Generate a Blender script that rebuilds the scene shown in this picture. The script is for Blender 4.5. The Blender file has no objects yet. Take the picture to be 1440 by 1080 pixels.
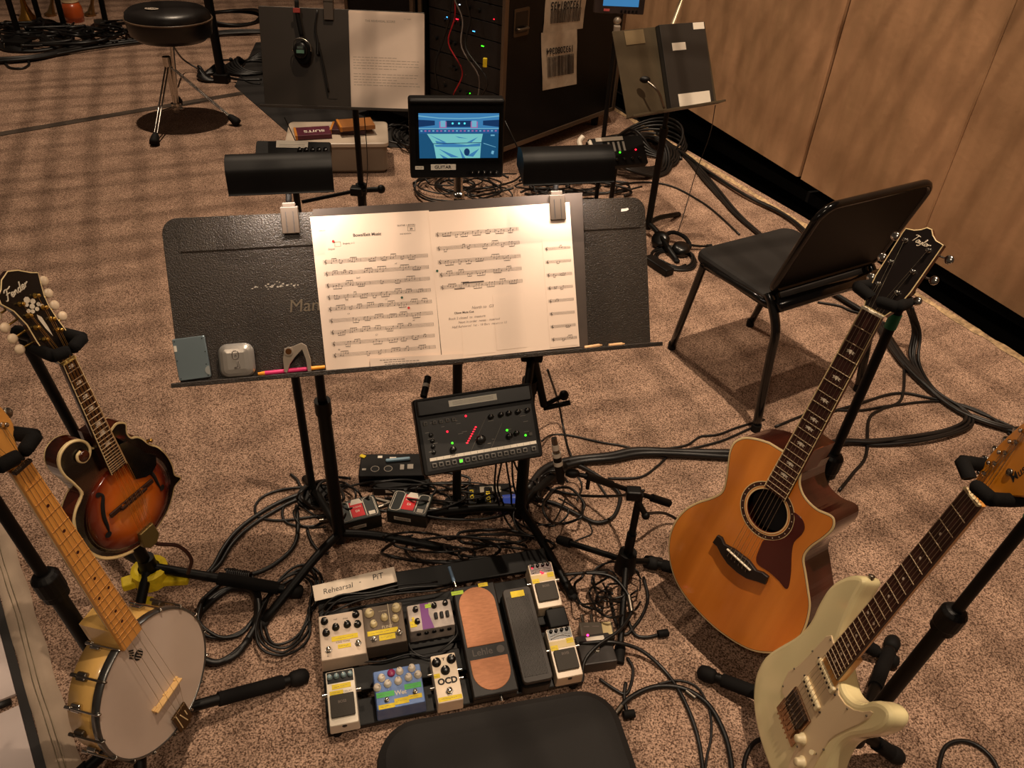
import bpy, bmesh, math, random
from mathutils import Matrix, Vector
from mathutils.geometry import tessellate_polygon
SC = bpy.context.scene
COL = SC.collection
R_ = math.radians
random.seed(7)

# ------------------------------------------------------------------ camera
F, PITCH, ROLL, CH = 1100.0, 0.65, 0.058, 1.72
cf = Vector((0, math.cos(PITCH), -math.sin(PITCH))); cr0 = Vector((1, 0, 0)); cu0 = cr0.cross(cf)
cr = math.cos(ROLL)*cr0 + math.sin(ROLL)*cu0
cu = -math.sin(ROLL)*cr0 + math.cos(ROLL)*cu0
CP = Vector((0, 0, CH))
cam = bpy.data.cameras.new('camera'); camo = bpy.data.objects.new('camera', cam); COL.objects.link(camo)
cam.sensor_width = 36; cam.lens = F/1440*36; cam.clip_start = 0.05; cam.clip_end = 60
camo.matrix_world = Matrix(((cr.x, cu.x, -cf.x, 0), (cr.y, cu.y, -cf.y, 0), (cr.z, cu.z, -cf.z, CH), (0, 0, 0, 1)))
SC.camera = camo

# ------------------------------------------------------------------ world, lights, exposure
SC.view_settings.view_transform = 'Standard'; SC.view_settings.look = 'None'
SC.view_settings.gamma = 1; SC.view_settings.use_curve_mapping = False
SC.view_settings.exposure = -0.12
w = bpy.data.worlds.new('dim_theatre'); SC.world = w; w.use_nodes = True
w.node_tree.nodes['Background'].inputs[0].default_value = (1.0, 0.70, 0.50, 1)
w.node_tree.nodes['Background'].inputs[1].default_value = 0.055

def light(name, kind, loc, target, energy, color, size=.1, spot=None, blend=.5, sy=None):
    l = bpy.data.lights.new(name, kind); l.energy = energy; l.color = color
    if kind == 'SPOT':
        l.spot_size = R_(spot); l.spot_blend = blend; l.shadow_soft_size = size
    elif kind == 'AREA':
        l.size = size
        if sy: l.shape = 'RECTANGLE'; l.size_y = sy
    else: l.shadow_soft_size = size
    o = bpy.data.objects.new(name, l); COL.objects.link(o); o.location = loc
    o.rotation_euler = (Vector(target)-Vector(loc)).to_track_quat('-Z', 'Y').to_euler()
    return o
WARM = (1.0, .775, .56)
light('stage_or_fill_spot', 'SPOT', (.85, 1.25, 6.2), (1.75, 2.3, 0), 1500, WARM, .04, 74, 1)
light('stage_or_fill_spot', 'SPOT', (-1.8, 4.9, 6.0), (-2.0, 4.6, 0), 1150, WARM, .04, 92, 1)
light('stage_or_fill_spot', 'SPOT', (.1, 3.6, 5.8), (1.9, 4.9, .5), 700, WARM, .04, 64, 1)  # added fill lamp that lifts the plywood and the back right area
light('stage_or_fill_spot', 'SPOT', (-1.0, -1.6, 4.5), (0.5, 1.6, 0.6), 190, WARM, .20, 70, 1)  # added front fill lamp that brightens the two guitars
light('stage_or_fill_spot', 'SPOT', (1.9, -.5, 4.2), (-.85, 1.0, .5), 230, WARM, .12, 34, .9)  # added narrow fill lamp that brightens banjo and mandolin

# ------------------------------------------------------------------ helpers: pixels -> points on real planes
def ray(px, py):
    return cf + cr*((px-720)/F) - cu*((py-540)/F)
def G(px, py, z=0.0):
    d = ray(px, py); return CP + d*((z-CH)/d.z)
def YP(px, py, Y):
    d = ray(px, py); return CP + d*(Y/d.y)
def HP(px, py, o, n):
    d = ray(px, py); return CP + d*((Vector(o)-CP).dot(n)/d.dot(n))
def proj(P):
    q = Vector(P)-CP; z = q.dot(cf); return (720+F*q.dot(cr)/z, 540-F*q.dot(cu)/z)
def frame(o, x, y):
    x = Vector(x).normalized(); y = Vector(y); y = (y - x*x.dot(y)).normalized(); n = x.cross(y); o = Vector(o)
    return Matrix(((x.x, y.x, n.x, o.x), (x.y, y.y, n.y, o.y), (x.z, y.z, n.z, o.z), (0, 0, 0, 1)))
def yawtilt(o, yaw, tilt):
    a, t = R_(yaw), R_(tilt)
    x = Vector((math.cos(a), math.sin(a), 0)); b = Vector((-math.sin(a), math.cos(a), 0))
    return frame(o, x, Vector((0, 0, 1))*math.cos(t) + b*math.sin(t))
def uv(Mt, px, py, z=0.0):
    o = Mt.translation; n = Mt.to_3x3().col[2]
    P = HP(px, py, o+n*z, n); q = Mt.inverted() @ P
    return (q.x, q.y)
T_ = Matrix.Translation
def RX(a): return Matrix.Rotation(a, 4, 'X')
def RY(a): return Matrix.Rotation(a, 4, 'Y')
def RZ(a): return Matrix.Rotation(a, 4, 'Z')

# ------------------------------------------------------------------ materials
def lin(c):
    return tuple(((v/255)/12.92 if v/255 <= .04045 else ((v/255+.055)/1.055)**2.4) for v in c)
MATS = {}
def mat(name, rgb, rough=.5, metal=0, noise=0, nscale=40, bump=0, bscale=200, emit=0, spec=.5, stretch=(1, 1, 1), rgb2=None, coat=0, detail=4):
    if name in MATS: return MATS[name]
    m = bpy.data.materials.new(name); m.use_nodes = True; nt = m.node_tree; b = nt.nodes['Principled BSDF']
    c = lin(rgb); b.inputs['Base Color'].default_value = (*c, 1)
    b.inputs['Roughness'].default_value = rough; b.inputs['Metallic'].default_value = metal
    b.inputs['Specular IOR Level'].default_value = spec
    if coat: b.inputs['Coat Weight'].default_value = coat; b.inputs['Coat Roughness'].default_value = .08
    if noise or bump or rgb2:
        tc = nt.nodes.new('ShaderNodeTexCoord'); mp = nt.nodes.new('ShaderNodeMapping'); mp.inputs['Scale'].default_value = stretch
        nt.links.new(tc.outputs['Object'], mp.inputs[0])
        if noise or rgb2:
            n = nt.nodes.new('ShaderNodeTexNoise'); n.inputs['Scale'].default_value = nscale; n.inputs['Detail'].default_value = detail
            nt.links.new(mp.outputs[0], n.inputs['Vector'])
            rp = nt.nodes.new('ShaderNodeValToRGB'); nt.links.new(n.outputs['Fac'], rp.inputs[0])
            d = lin(rgb2) if rgb2 else tuple(v*(1-noise) for v in c)
            h = c if rgb2 else tuple(min(1, v*(1+noise)) for v in c)
            rp.color_ramp.elements[0].position = .32; rp.color_ramp.elements[1].position = .68
            rp.color_ramp.elements[0].color = (*d, 1); rp.color_ramp.elements[1].color = (*h, 1)
            nt.links.new(rp.outputs[0], b.inputs['Base Color'])
        if bump:
            n2 = nt.nodes.new('ShaderNodeTexNoise'); n2.inputs['Scale'].default_value = bscale; n2.inputs['Detail'].default_value = 3
            nt.links.new(mp.outputs[0], n2.inputs['Vector'])
            bp = nt.nodes.new('ShaderNodeBump'); bp.inputs['Strength'].default_value = bump; bp.inputs['Distance'].default_value = .002
            nt.links.new(n2.outputs['Fac'], bp.inputs['Height']); nt.links.new(bp.outputs[0], b.inputs['Normal'])
    if emit:
        b.inputs['Emission Color'].default_value = (*c, 1); b.inputs['Emission Strength'].default_value = emit
    MATS[name] = m; return m
BLK = mat('black_plastic', (12, 10, 9), .5, noise=.15, nscale=60, spec=.25)
BLKM = mat('black_painted_metal', (9, 8, 7), .48, noise=.2, nscale=30, spec=.25)
BLKS = mat('black_satin', (11, 10, 9), .3)
FOAM = mat('black_foam_rubber', (14, 12, 11), .85, bump=.3, bscale=600, spec=.2)
RUB = mat('black_rubber', (15, 13, 12), .75, spec=.25)
CHR = mat('chrome', (205, 200, 192), .18, 1)
GOLD = mat('gold_metal', (214, 172, 88), .28, 1)
DCHR = mat('dull_steel', (130, 122, 112), .35, 1)
WHT = mat('white_plastic', (214, 204, 188), .4)
LBL = mat('white_label', (224, 214, 198), .6)
INK = mat('black_ink', (30, 27, 27), .7)
GINK = mat('grey_print', (120, 108, 100), .8)
YEL = mat('yellow_tape', (226, 198, 28), .6, noise=.12, nscale=60)
PAPER = mat('music_paper', (232, 208, 188), .75, noise=.03, nscale=8)
PAPER2 = mat('plain_paper', (222, 200, 182), .75, noise=.04, nscale=10)
LEDR = mat('red_led', (255, 20, 40), .4, emit=6)
LEDG = mat('green_led', (60, 255, 30), .4, emit=4)
LEDB = mat('blue_led', (70, 170, 255), .4, emit=3)
IVORY = mat('ivory_binding', (226, 200, 148), .35)
CBL = mat('cable_black', (12, 10, 9), .45)
CBL2 = mat('cable_dark_grey', (24, 20, 18), .45)
GRN = mat('green_tape', (18, 120, 80), .5)

# ------------------------------------------------------------------ mesh builder
_txt = {}
def text_geo(s, shear=0.0, bold=0.0):
    k = (s, shear, bold)
    if k in _txt: return _txt[k]
    cu_ = bpy.data.curves.new('t', 'FONT'); cu_.body = s; cu_.size = 1; cu_.shear = shear; cu_.align_x = 'CENTER'; cu_.align_y = 'CENTER'
    cu_.resolution_u = 3; cu_.offset = bold
    o = bpy.data.objects.new('t', cu_); COL.objects.link(o)
    dg = bpy.context.evaluated_depsgraph_get(); ob = o.evaluated_get(dg); me = ob.to_mesh()
    g = ([v.co.copy() for v in me.vertices], [list(p.vertices) for p in me.polygons])
    ob.to_mesh_clear(); bpy.data.objects.remove(o); bpy.data.curves.remove(cu_)
    _txt[k] = g; return g
def catmull(pts, sub=6, closed=False):
    P = [Vector(p) for p in pts]; n = len(P)
    if n < 3: return P
    out = []
    rng = range(n) if closed else range(n-1)
    for i in rng:
        p0 = P[(i-1) % n] if (closed or i > 0) else P[0]*2-P[1]
        p1 = P[i]; p2 = P[(i+1) % n]
        p3 = P[(i+2) % n] if (closed or i+2 < n) else P[-1]*2-P[-2]
        for k in range(sub):
            t = k/sub
            out.append(.5*((2*p1)+(p2-p0)*t+(2*p0-5*p1+4*p2-p3)*t*t+(3*p1-p0-3*p2+p3)*t**3))
    if not closed: out.append(P[-1])
    return out
class MB:
    def __init__(s, M=None):
        s.v = []; s.f = []; s.mi = []; s.sm = []; s.M = M or Matrix(); s.m = 0
    def add(s, vs, fs, smooth=False, L=None):
        b = len(s.v); X = s.M if L is None else s.M @ L
        s.v += [X @ Vector(v) for v in vs]
        for f in fs: s.f.append([b+i for i in f]); s.mi.append(s.m); s.sm.append(smooth)
        return s
    def mat(s, i): s.m = i; return s
    def box(s, c, size, bev=0, L=None, seg=2, taper=None):
        bm = bmesh.new(); bmesh.ops.create_cube(bm, size=1)
        for v in bm.verts:
            v.co = Vector((v.co.x*size[0], v.co.y*size[1], v.co.z*size[2]))
            if taper and v.co.z > 0: v.co.x *= taper[0]; v.co.y *= taper[1]
        if bev: bmesh.ops.bevel(bm, geom=bm.edges[:], offset=bev, segments=seg, profile=.5, affect='EDGES')
        vs = [v.co + Vector(c) for v in bm.verts]; bm.verts.index_update()
        fs = [[v.index for v in f.verts] for f in bm.faces]; bm.free()
        return s.add(vs, fs, False, L)
    def cyl(s, a, b, r, r2=None, n=14, L=None, caps=True):
        a = Vector(a); b = Vector(b); r2 = r if r2 is None else r2
        d = (b-a).normalized(); u = d.orthogonal().normalized(); w_ = d.cross(u)
        vs = []
        for p, q in ((a, r), (b, r2)):
            for i in range(n):
                t = 2*math.pi*i/n; vs.append(p + (u*math.cos(t)+w_*math.sin(t))*q)
        fs = [[i, (i+1) % n, n+(i+1) % n, n+i] for i in range(n)]
        s.add(vs, fs, True, L)
        if caps: s.add(vs[:n], [list(range(n))[::-1]], False, L); s.add(vs[n:], [list(range(n))], False, L)
        return s
    def tube(s, pts, r, n=8, sub=5, L=None, closed=False):
        P = catmull(pts, sub, closed) if sub > 1 else [Vector(p) for p in pts]
        m = len(P); rr = r if callable(r) else (lambda t: r)
        prev = None; vs = []
        for i, p in enumerate(P):
            if closed: d = P[(i+1) % m]-P[i-1]
            else: d = P[min(i+1, m-1)]-P[max(i-1, 0)]
            if d.length < 1e-9: d = Vector((0, 0, 1))
            d.normalize()
            u = d.orthogonal() if prev is None else prev - d*prev.dot(d)
            if u.length < 1e-6: u = d.orthogonal()
            u.normalize(); prev = u; w_ = d.cross(u); q = rr(i/(m-1))
            for k in range(n):
                t = 2*math.pi*k/n; vs.append(p+(u*math.cos(t)+w_*math.sin(t))*q)
        fs = []
        for i in range(m if closed else m-1):
            j = (i+1) % m
            for k in range(n): fs.append([i*n+k, i*n+(k+1) % n, j*n+(k+1) % n, j*n+k])
        if not closed: fs += [list(range(n))[::-1], [(m-1)*n+k for k in range(n)]]
        return s.add(vs, fs, True, L)
    def lathe(s, prof, n=24, L=None, sx=1, sy=1, smooth=True):
        vs = []; fs = []
        for r, z in prof:
            for k in range(n):
                t = 2*math.pi*k/n; vs.append((r*math.cos(t)*sx, r*math.sin(t)*sy, z))
        m = len(prof)
        for i in range(m-1):
            for k in range(n): fs.append([i*n+k, i*n+(k+1) % n, (i+1)*n+(k+1) % n, (i+1)*n+k])
        fs += [list(range(n))[::-1], [(m-1)*n+k for k in range(n)]]
        return s.add(vs, fs, smooth, L)
    def prism(s, out, prof, L=None, holes=None, smooth=False, topmat=None, botmat=None, sidemats=None, capt=True, capb=True):
        # out: CCW 2d outline; prof: list of (inset, z) from bottom to top
        n = len(out); P = [Vector((p[0], p[1])) for p in out]
        N = []
        for i in range(n):
            a = P[i]-P[i-1]; b = P[(i+1) % n]-P[i]
            na = Vector((a.y, -a.x)); nb = Vector((b.y, -b.x))
            na = na.normalized() if na.length else na; nb = nb.normalized() if nb.length else nb
            q = na+nb; N.append(q.normalized() if q.length > 1e-6 else na)
        rings = [[(P[i].x-N[i].x*ins, P[i].y-N[i].y*ins, z) for i in range(n)] for ins, z in prof]
        m0 = s.m
        for k in range(len(rings)-1):
            if sidemats: s.m = sidemats[k]
            s.add(rings[k]+rings[k+1], [[i, (i+1) % n, n+(i+1) % n, n+i] for i in range(n)], smooth, L)
        s.m = m0
        if capt:
            s.m = m0 if topmat is None else topmat
            loops = [[Vector(p) for p in rings[-1]]]
            if holes: loops += [[Vector((h[0], h[1], prof[-1][1])) for h in H] for H in holes]
            tris = tessellate_polygon(loops); fl = [p for l in loops for p in l]
            tr = []
            for t in tris:
                a, b, c = (fl[i] for i in t)
                tr.append(list(t) if (b-a).cross(c-a).z > 0 else list(t)[::-1])
            s.add(fl, tr, False, L)
        if capb:
            s.m = m0 if botmat is None else botmat
            loops = [[Vector(p) for p in rings[0]]]; tris = tessellate_polygon(loops); tr = []
            for t in tris:
                a, b, c = (loops[0][i] for i in t)
                tr.append(list(t) if (b-a).cross(c-a).z < 0 else list(t)[::-1])
            s.add(loops[0], tr, False, L)
        s.m = m0
        return s
    def quad(s, a, b, c, d, L=None): return s.add([a, b, c, d], [[0, 1, 2, 3]], False, L)
    def rect(s, x0, y0, x1, y1, z=0, L=None): return s.quad((x0, y0, z), (x1, y0, z), (x1, y1, z), (x0, y1, z), L)
    def text(s, t, size, L, shear=0, bold=0.0, sx=1, sy=1):
        v, f = text_geo(t, shear, bold)
        return s.add([(p.x*size*sx, p.y*size*sy, 0) for p in v], f, False, L)
    def sphere(s, c, r, L=None, n=12, sc=(1, 1, 1)):
        prof = [(max(1e-4, r*math.sin(math.pi*i/8)), -r*math.cos(math.pi*i/8)) for i in range(9)]
        Q = T_(Vector(c)) @ Matrix.Diagonal((*sc, 1))
        return s.lathe(prof, n, (Q if L is None else L @ Q))
    def build(s, name, mats, parent=None, label=None, root=None):
        return obj(name, s, mats, parent, label)
def obj(name, mb, mats, parent=None, label=None):
    me = bpy.data.meshes.new(name)
    if not isinstance(mats, (list, tuple)): mats = [mats]
    org = getattr(mb, 'origin', None)
    if parent is not None: inv = world_of(parent).inverted()
    elif org is not None: inv = T_(Vector(org)).inverted()
    else:
        xs = [v.x for v in mb.v]; ys = [v.y for v in mb.v]; zs = [v.z for v in mb.v]
        org = ((min(xs)+max(xs))/2, (min(ys)+max(ys))/2, min(zs)); inv = T_(Vector(org)).inverted()
    me.from_pydata([tuple(inv @ v) for v in mb.v], [], mb.f)
    for m in mats: me.materials.append(m)
    me.polygons.foreach_set('material_index', mb.mi); me.polygons.foreach_set('use_smooth', mb.sm)
    me.update()
    o = bpy.data.objects.new(name, me); COL.objects.link(o)
    if parent is None: o.location = org
    else: o.parent = parent
    if label: o['label'] = label
    return o
def world_of(o):
    M = o.matrix_basis.copy(); p = o.parent
    while p is not None: M = p.matrix_basis @ M; p = p.parent
    return M
def thing(name, label, cat, M=None, group=None):
    o = bpy.data.objects.new(name, None); COL.objects.link(o); o.empty_display_size = .05
    if M is not None:
        if not isinstance(M, Matrix): M = T_(Vector(M))
        o.matrix_basis = M
    o['label'] = label; o['category'] = cat
    if group: o['group'] = group
    return o
def tag(o, label, cat, group=None, kind=None):
    o['label'] = label; o['category'] = cat
    if group: o['group'] = group
    if kind: o['kind'] = kind
    return o
def struct(o, label=None):
    o['kind'] = 'structure'
    if label: o['label'] = label
    return o
GLY = {  # pen strokes of a script hand on a unit grid, for inlaid and drawn lettering
 'T': ([[(0, 1.25), (.3, 1.4), (1.1, 1.3)], [(.62, 1.32), (.5, .7), (.3, .0)]], .95),
 'F': ([[(-.1, .1), (.15, .0), (.35, .4), (.55, 1.3)], [(.0, 1.15), (.25, 1.45), (.8, 1.35), (1.25, 1.5)], [(.25, .72), (.6, .8), (.95, .74)]], .95),
 'a': ([[(.55, .55), (.3, .62), (.05, .35), (.15, .02), (.4, .1), (.58, .55), (.55, .1), (.75, .05)]], .72),
 'y': ([[(.05, .6), (.1, .15), (.35, .1), (.55, .5)], [(.62, .6), (.5, -.2), (.2, -.5), (.0, -.35)]], .70),
 'l': ([[(.0, .1), (.3, .8), (.35, 1.25), (.2, 1.2), (.12, .3), (.25, .02), (.45, .1)]], .45),
 'o': ([[(.3, .6), (.05, .35), (.2, .02), (.5, .15), (.5, .45), (.3, .6), (.65, .5)]], .65),
 'r': ([[(.05, .05), (.15, .6), (.25, .45), (.5, .6), (.55, .5)]], .55),
 'e': ([[(.05, .25), (.4, .35), (.42, .58), (.2, .6), (.05, .3), (.2, .0), (.55, .15)]], .58),
 'n': ([[(.08, .6), (.06, .05), (.2, .45), (.4, .6), (.48, .1), (.65, .05)]], .68),
 'd': ([[(.5, .5), (.25, .58), (.05, .3), (.2, .0), (.45, .2), (.62, 1.3), (.5, .5), (.55, .05), (.72, .08)]], .72),
}
def script(mb, word, size, L, r, shear=.25, sx=1.0):
    tot = sum(GLY[c][1] for c in word); x = -tot/2
    for c in word:
        st, adv = GLY[c]
        for s in st: mb.tube([((x+px+py*shear)*size*sx, (py-.45)*size, 0) for px, py in s], r, n=5, sub=4, L=L)
        x += adv
def circle(cx, cy, r, n=32, sx=1, sy=1, a0=0): return [(cx+r*sx*math.cos(a0+2*math.pi*i/n), cy+r*sy*math.sin(a0+2*math.pi*i/n)) for i in range(n)]
def rrect(x0, y0, x1, y1, r, n=5, rs=None):
    out = []; rs = rs or (r, r, r, r)
    for (cx, cy, a, q) in ((x1-rs[0], y0+rs[0], -90, rs[0]), (x1-rs[1], y1-rs[1], 0, rs[1]), (x0+rs[2], y1-rs[2], 90, rs[2]), (x0+rs[3], y0+rs[3], 180, rs[3])):
        for k in range(n+1):
            t = R_(a+90*k/n); out.append((cx+q*math.cos(t), cy+q*math.sin(t)))
    return out
def smooth2(pts, sub=3, closed=True): return [(p.x, p.y) for p in catmull([(x, y, 0) for x, y in pts], sub, closed)]
def ccw(pts):
    a = sum(pts[i-1][0]*pts[i][1]-pts[i][0]*pts[i-1][1] for i in range(len(pts)))
    return pts if a > 0 else pts[::-1]
# ================================================================== SETTING
def carpet_mat():
    m = bpy.data.materials.new('carpet'); m.use_nodes = True; nt = m.node_tree; b = nt.nodes['Principled BSDF']
    b.inputs['Roughness'].default_value = .95; b.inputs['Specular IOR Level'].default_value = .1
    tc = nt.nodes.new('ShaderNodeTexCoord')
    n1 = nt.nodes.new('ShaderNodeTexNoise'); n1.inputs['Scale'].default_value = 270; n1.inputs['Detail'].default_value = 3
    n2 = nt.nodes.new('ShaderNodeTexNoise'); n2.inputs['Scale'].default_value = 9; n2.inputs['Detail'].default_value = 5
    n3 = nt.nodes.new('ShaderNodeTexNoise'); n3.inputs['Scale'].default_value = 120; n3.inputs['Detail'].default_value = 2
    for n in (n1, n2, n3): nt.links.new(tc.outputs['Object'], n.inputs['Vector'])
    r1 = nt.nodes.new('ShaderNodeValToRGB'); nt.links.new(n1.outputs['Fac'], r1.inputs[0])
    r1.color_ramp.elements[0].position = .36; r1.color_ramp.elements[0].color = (*lin((82, 60, 47)), 1)
    r1.color_ramp.elements[1].position = .64; r1.color_ramp.elements[1].color = (*lin((206, 172, 148)), 1)
    r2 = nt.nodes.new('ShaderNodeValToRGB'); nt.links.new(n2.outputs['Fac'], r2.inputs[0])
    r2.color_ramp.elements[0].position = .3; r2.color_ramp.elements[0].color = (.72, .70, .70, 1)
    r2.color_ramp.elements[1].position = .7; r2.color_ramp.elements[1].color = (1, 1, 1, 1)
    mx = nt.nodes.new('ShaderNodeMix'); mx.data_type = 'RGBA'; mx.blend_type = 'MULTIPLY'; mx.inputs[0].default_value = 1
    nt.links.new(r1.outputs[0], mx.inputs[6]); nt.links.new(r2.outputs[0], mx.inputs[7]); nt.links.new(mx.outputs[2], b.inputs['Base Color'])
    bp = nt.nodes.new('ShaderNodeBump'); bp.inputs['Strength'].default_value = .5; bp.inputs['Distance'].default_value = .004
    nt.links.new(n3.outputs['Fac'], bp.inputs['Height']); nt.links.new(bp.outputs[0], b.inputs['Normal'])
    return m
CARPET = carpet_mat()
edge_px = [(860, 150), (1000, 230), (1130, 305), (1260, 385), (1440, 505)]
E = [G(*p) for p in edge_px]
ed = (E[-1]-E[0]).normalized(); en = Vector((-ed.y, ed.x, 0))          # en points away beyond the carpet
if en.x < 0: en = -en
A0 = E[0]-ed*5.5; B0 = E[-1]+ed*3.5
pts = [(-7, -1.5), (B0.x, B0.y)] + [(p.x, p.y) for p in E[::-1]] + [(A0.x, A0.y), (-7, A0.y)]
pts.insert(1, (B0.x, -1.5))
mb = MB(); mb.prism(ccw(pts), [(0, -.02), (0, 0)])
struct(mb.build('floor', CARPET), 'taupe short-pile carpet floor')
# frayed pale edge of the carpet
FRAY = mat('frayed_carpet_backing', (176, 148, 112), .95, noise=.4, nscale=60, bump=1, bscale=120)
mb = MB(); rnd = random.Random(4)
a = E[0]-ed*.3; L_ = (E[-1]+ed*1.5-a).length; N_ = 120
vs = []
for i in range(N_+1):
    p = a+ed*(L_*i/N_); q = p + (E[1]-p).project(en)*0
    j = rnd.uniform(-.012, .012)
    off = 0
    vs += [p-en*(.028+j*.6)+Vector((0, 0, .002)), p-en*.008+Vector((0, 0, .012+j*.3)), p+en*(.006+j*.5)+Vector((0, 0, .004)), p+en*(.010+j*.5)-Vector((0, 0, .02))]
mb.add(vs, [[i*4+k, i*4+4+k, i*4+5+k, i*4+1+k] for i in range(N_) for k in range(3)], True)
struct(mb.build('trim_1', FRAY), 'frayed pale edge of the carpet along the wall')
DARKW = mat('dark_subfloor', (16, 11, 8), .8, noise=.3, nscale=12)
mb = MB(); mb.box((0, 0, 0), (26, 26, .04)); mb.M = Matrix()
mb.v = [v+Vector((3, 4, -.20)) for v in mb.v]
struct(mb.build('floor_subfloor', DARKW), 'dark subfloor beyond the carpet')
# dark strip seen in the carpet on the left (cut edge between two carpet pieces)
SEAM = mat('carpet_tape', (66, 54, 44), .9, noise=.2, nscale=80)
p, q = G(-160, 216), G(372, 126); d = (q-p).normalized(); n = Vector((-d.y, d.x, 0))
mb = MB(); mb.prism(ccw([((p-n*.035).x, (p-n*.035).y), ((q-n*.03).x, (q-n*.03).y), ((q+n*.03).x, (q+n*.03).y), ((p+n*.035).x, (p+n*.035).y)]), [(0, .0005), (0, .003)])
tag(mb.build('carpet_tape', SEAM), 'long dark tape strip stuck straight across the carpet at left', 'tape')
# ---- wall on the right: three tall plywood sheets hung just above the floor
def wallmat():
    m = bpy.data.materials.new('painted_plywood'); m.use_nodes = True; nt = m.node_tree; b = nt.nodes['Principled BSDF']
    b.inputs['Roughness'].default_value = .7
    tc = nt.nodes.new('ShaderNodeTexCoord')
    mp = nt.nodes.new('ShaderNodeMapping'); mp.inputs['Scale'].default_value = (6, 6, .35)
    nt.links.new(tc.outputs['Object'], mp.inputs[0])
    n1 = nt.nodes.new('ShaderNodeTexNoise'); n1.inputs['Scale'].default_value = 2.2; n1.inputs['Detail'].default_value = 8; nt.links.new(mp.outputs[0], n1.inputs['Vector'])
    n2 = nt.nodes.new('ShaderNodeTexNoise'); n2.inputs['Scale'].default_value = 2.2; n2.inputs['Detail'].default_value = 4; nt.links.new(tc.outputs['Object'], n2.inputs['Vector'])
    mx0 = nt.nodes.new('ShaderNodeMath'); mx0.operation = 'ADD'; nt.links.new(n1.outputs['Fac'], mx0.inputs[0]); nt.links.new(n2.outputs['Fac'], mx0.inputs[1])
    r = nt.nodes.new('ShaderNodeValToRGB'); mul = nt.nodes.new('ShaderNodeMath'); mul.operation = 'MULTIPLY'; mul.inputs[1].default_value = .5
    nt.links.new(mx0.outputs[0], mul.inputs[0]); nt.links.new(mul.outputs[0], r.inputs[0])
    r.color_ramp.elements[0].position = .36; r.color_ramp.elements[0].color = (*lin((152, 116, 82)), 1)
    r.color_ramp.elements[1].position = .6; r.color_ramp.elements[1].color = (*lin((176, 134, 98)), 1)
    nt.links.new(r.outputs[0], b.inputs['Base Color'])
    n4 = nt.nodes.new('ShaderNodeTexNoise'); n4.inputs['Scale'].default_value = 30; n4.inputs['Detail'].default_value = 4; nt.links.new(tc.outputs['Object'], n4.inputs['Vector'])
    bp = nt.nodes.new('ShaderNodeBump'); bp.inputs['Strength'].default_value = .35; bp.inputs['Distance'].default_value = .004
    nt.links.new(n4.outputs['Fac'], bp.inputs['Height']); nt.links.new(bp.outputs[0], b.inputs['Normal'])
    return m
WALL = wallmat()
wo = E[2] + en*.14
def WP(px, py): return HP(px, py, wo, en)
bot = [(985, 170), (1123, 250), (1440, 447)]
seam1 = WP(1123, 250); seam2 = WP(1288, 352)
def along(P): return (P-wo).dot(ed)
zb0 = WP(985, 172).z; zb1 = seam1.z; zb2 = WP(1440, 447).z
s0 = along(WP(985, 172)); s1 = along(seam1); s2 = along(seam2); s3 = along(WP(1440, 447))
def zb(s): return zb1 + (zb2-zb1)*(s-s1)/(s3-s1)
mb = MB()
for (sa, sb) in ((s0-6, s1-.011), (s1+.011, s2-.0015), (s2+.0015, s3+3.0)):
    segs = 8 if sb < s2+.01 else 4
    def pt(s, z, o): return wo+ed*s+en*o+Vector((0, 0, z-wo.z))
    # each sheet: front face with slightly rounded side edges
    prof = [(sa, .006), (sa+.006, 0), (sb-.006, 0), (sb, .006)]
    vs = []
    for s_, o_ in prof: vs += [pt(s_, zb(s_), o_), pt(s_, 2.6, o_)]
    mb.add(vs, [[i*2, i*2+2, i*2+3, i*2+1] for i in range(3)])
    mb.add([pt(sa, zb(sa), .006), pt(sb, zb(sb), .006), pt(sb, zb(sb), .03), pt(sa, zb(sa), .03)], [[0, 1, 2, 3]])
    mb.add([pt(sa, zb(sa), .03), pt(sb, zb(sb), .03), pt(sb, 2.6, .03), pt(sa, 2.6, .03)], [[0, 1, 2, 3]])
    mb.add([pt(sb, zb(sb), .006), pt(sb, 2.6, .006), pt(sb, 2.6, .03), pt(sb, zb(sb), .03)], [[0, 1, 2, 3]])
    mb.add([pt(sa, zb(sa), .006), pt(sa, 2.6, .006), pt(sa, 2.6, .03), pt(sa, zb(sa), .03)], [[0, 1, 2, 3]])
struct(mb.build('wall_right', WALL), 'worn tan plywood sheets standing along the right')
# dark recess behind and below the sheets
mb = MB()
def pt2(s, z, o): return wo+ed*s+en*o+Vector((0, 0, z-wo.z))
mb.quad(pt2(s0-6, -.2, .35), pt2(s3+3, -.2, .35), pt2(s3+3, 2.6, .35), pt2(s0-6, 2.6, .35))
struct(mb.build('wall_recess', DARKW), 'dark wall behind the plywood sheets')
# dark sill under the sheets
mb = MB(); a_ = pt2(s0-6, -.05, .10); b_ = pt2(s3+3, -.05, .10)
mb.add([a_, b_, b_+en*.06, a_+en*.06, a_+Vector((0, 0, .06)), b_+Vector((0, 0, .06)), b_+en*.06+Vector((0, 0, .06)), a_+en*.06+Vector((0, 0, .06))],
       [[0, 1, 5, 4], [4, 5, 6, 7], [1, 2, 6, 5], [2, 3, 7, 6], [0, 4, 7, 3]])
struct(mb.build('trim_2', DARKW), 'dark sill under the plywood')
# back and left darkness of the pit
mb = MB(); mb.quad((-7, 10.9, -.2), (9, 10.9, -.2), (9, 10.9, 4), (-7, 10.9, 4)); struct(mb.build('wall_back', DARKW))
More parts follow.
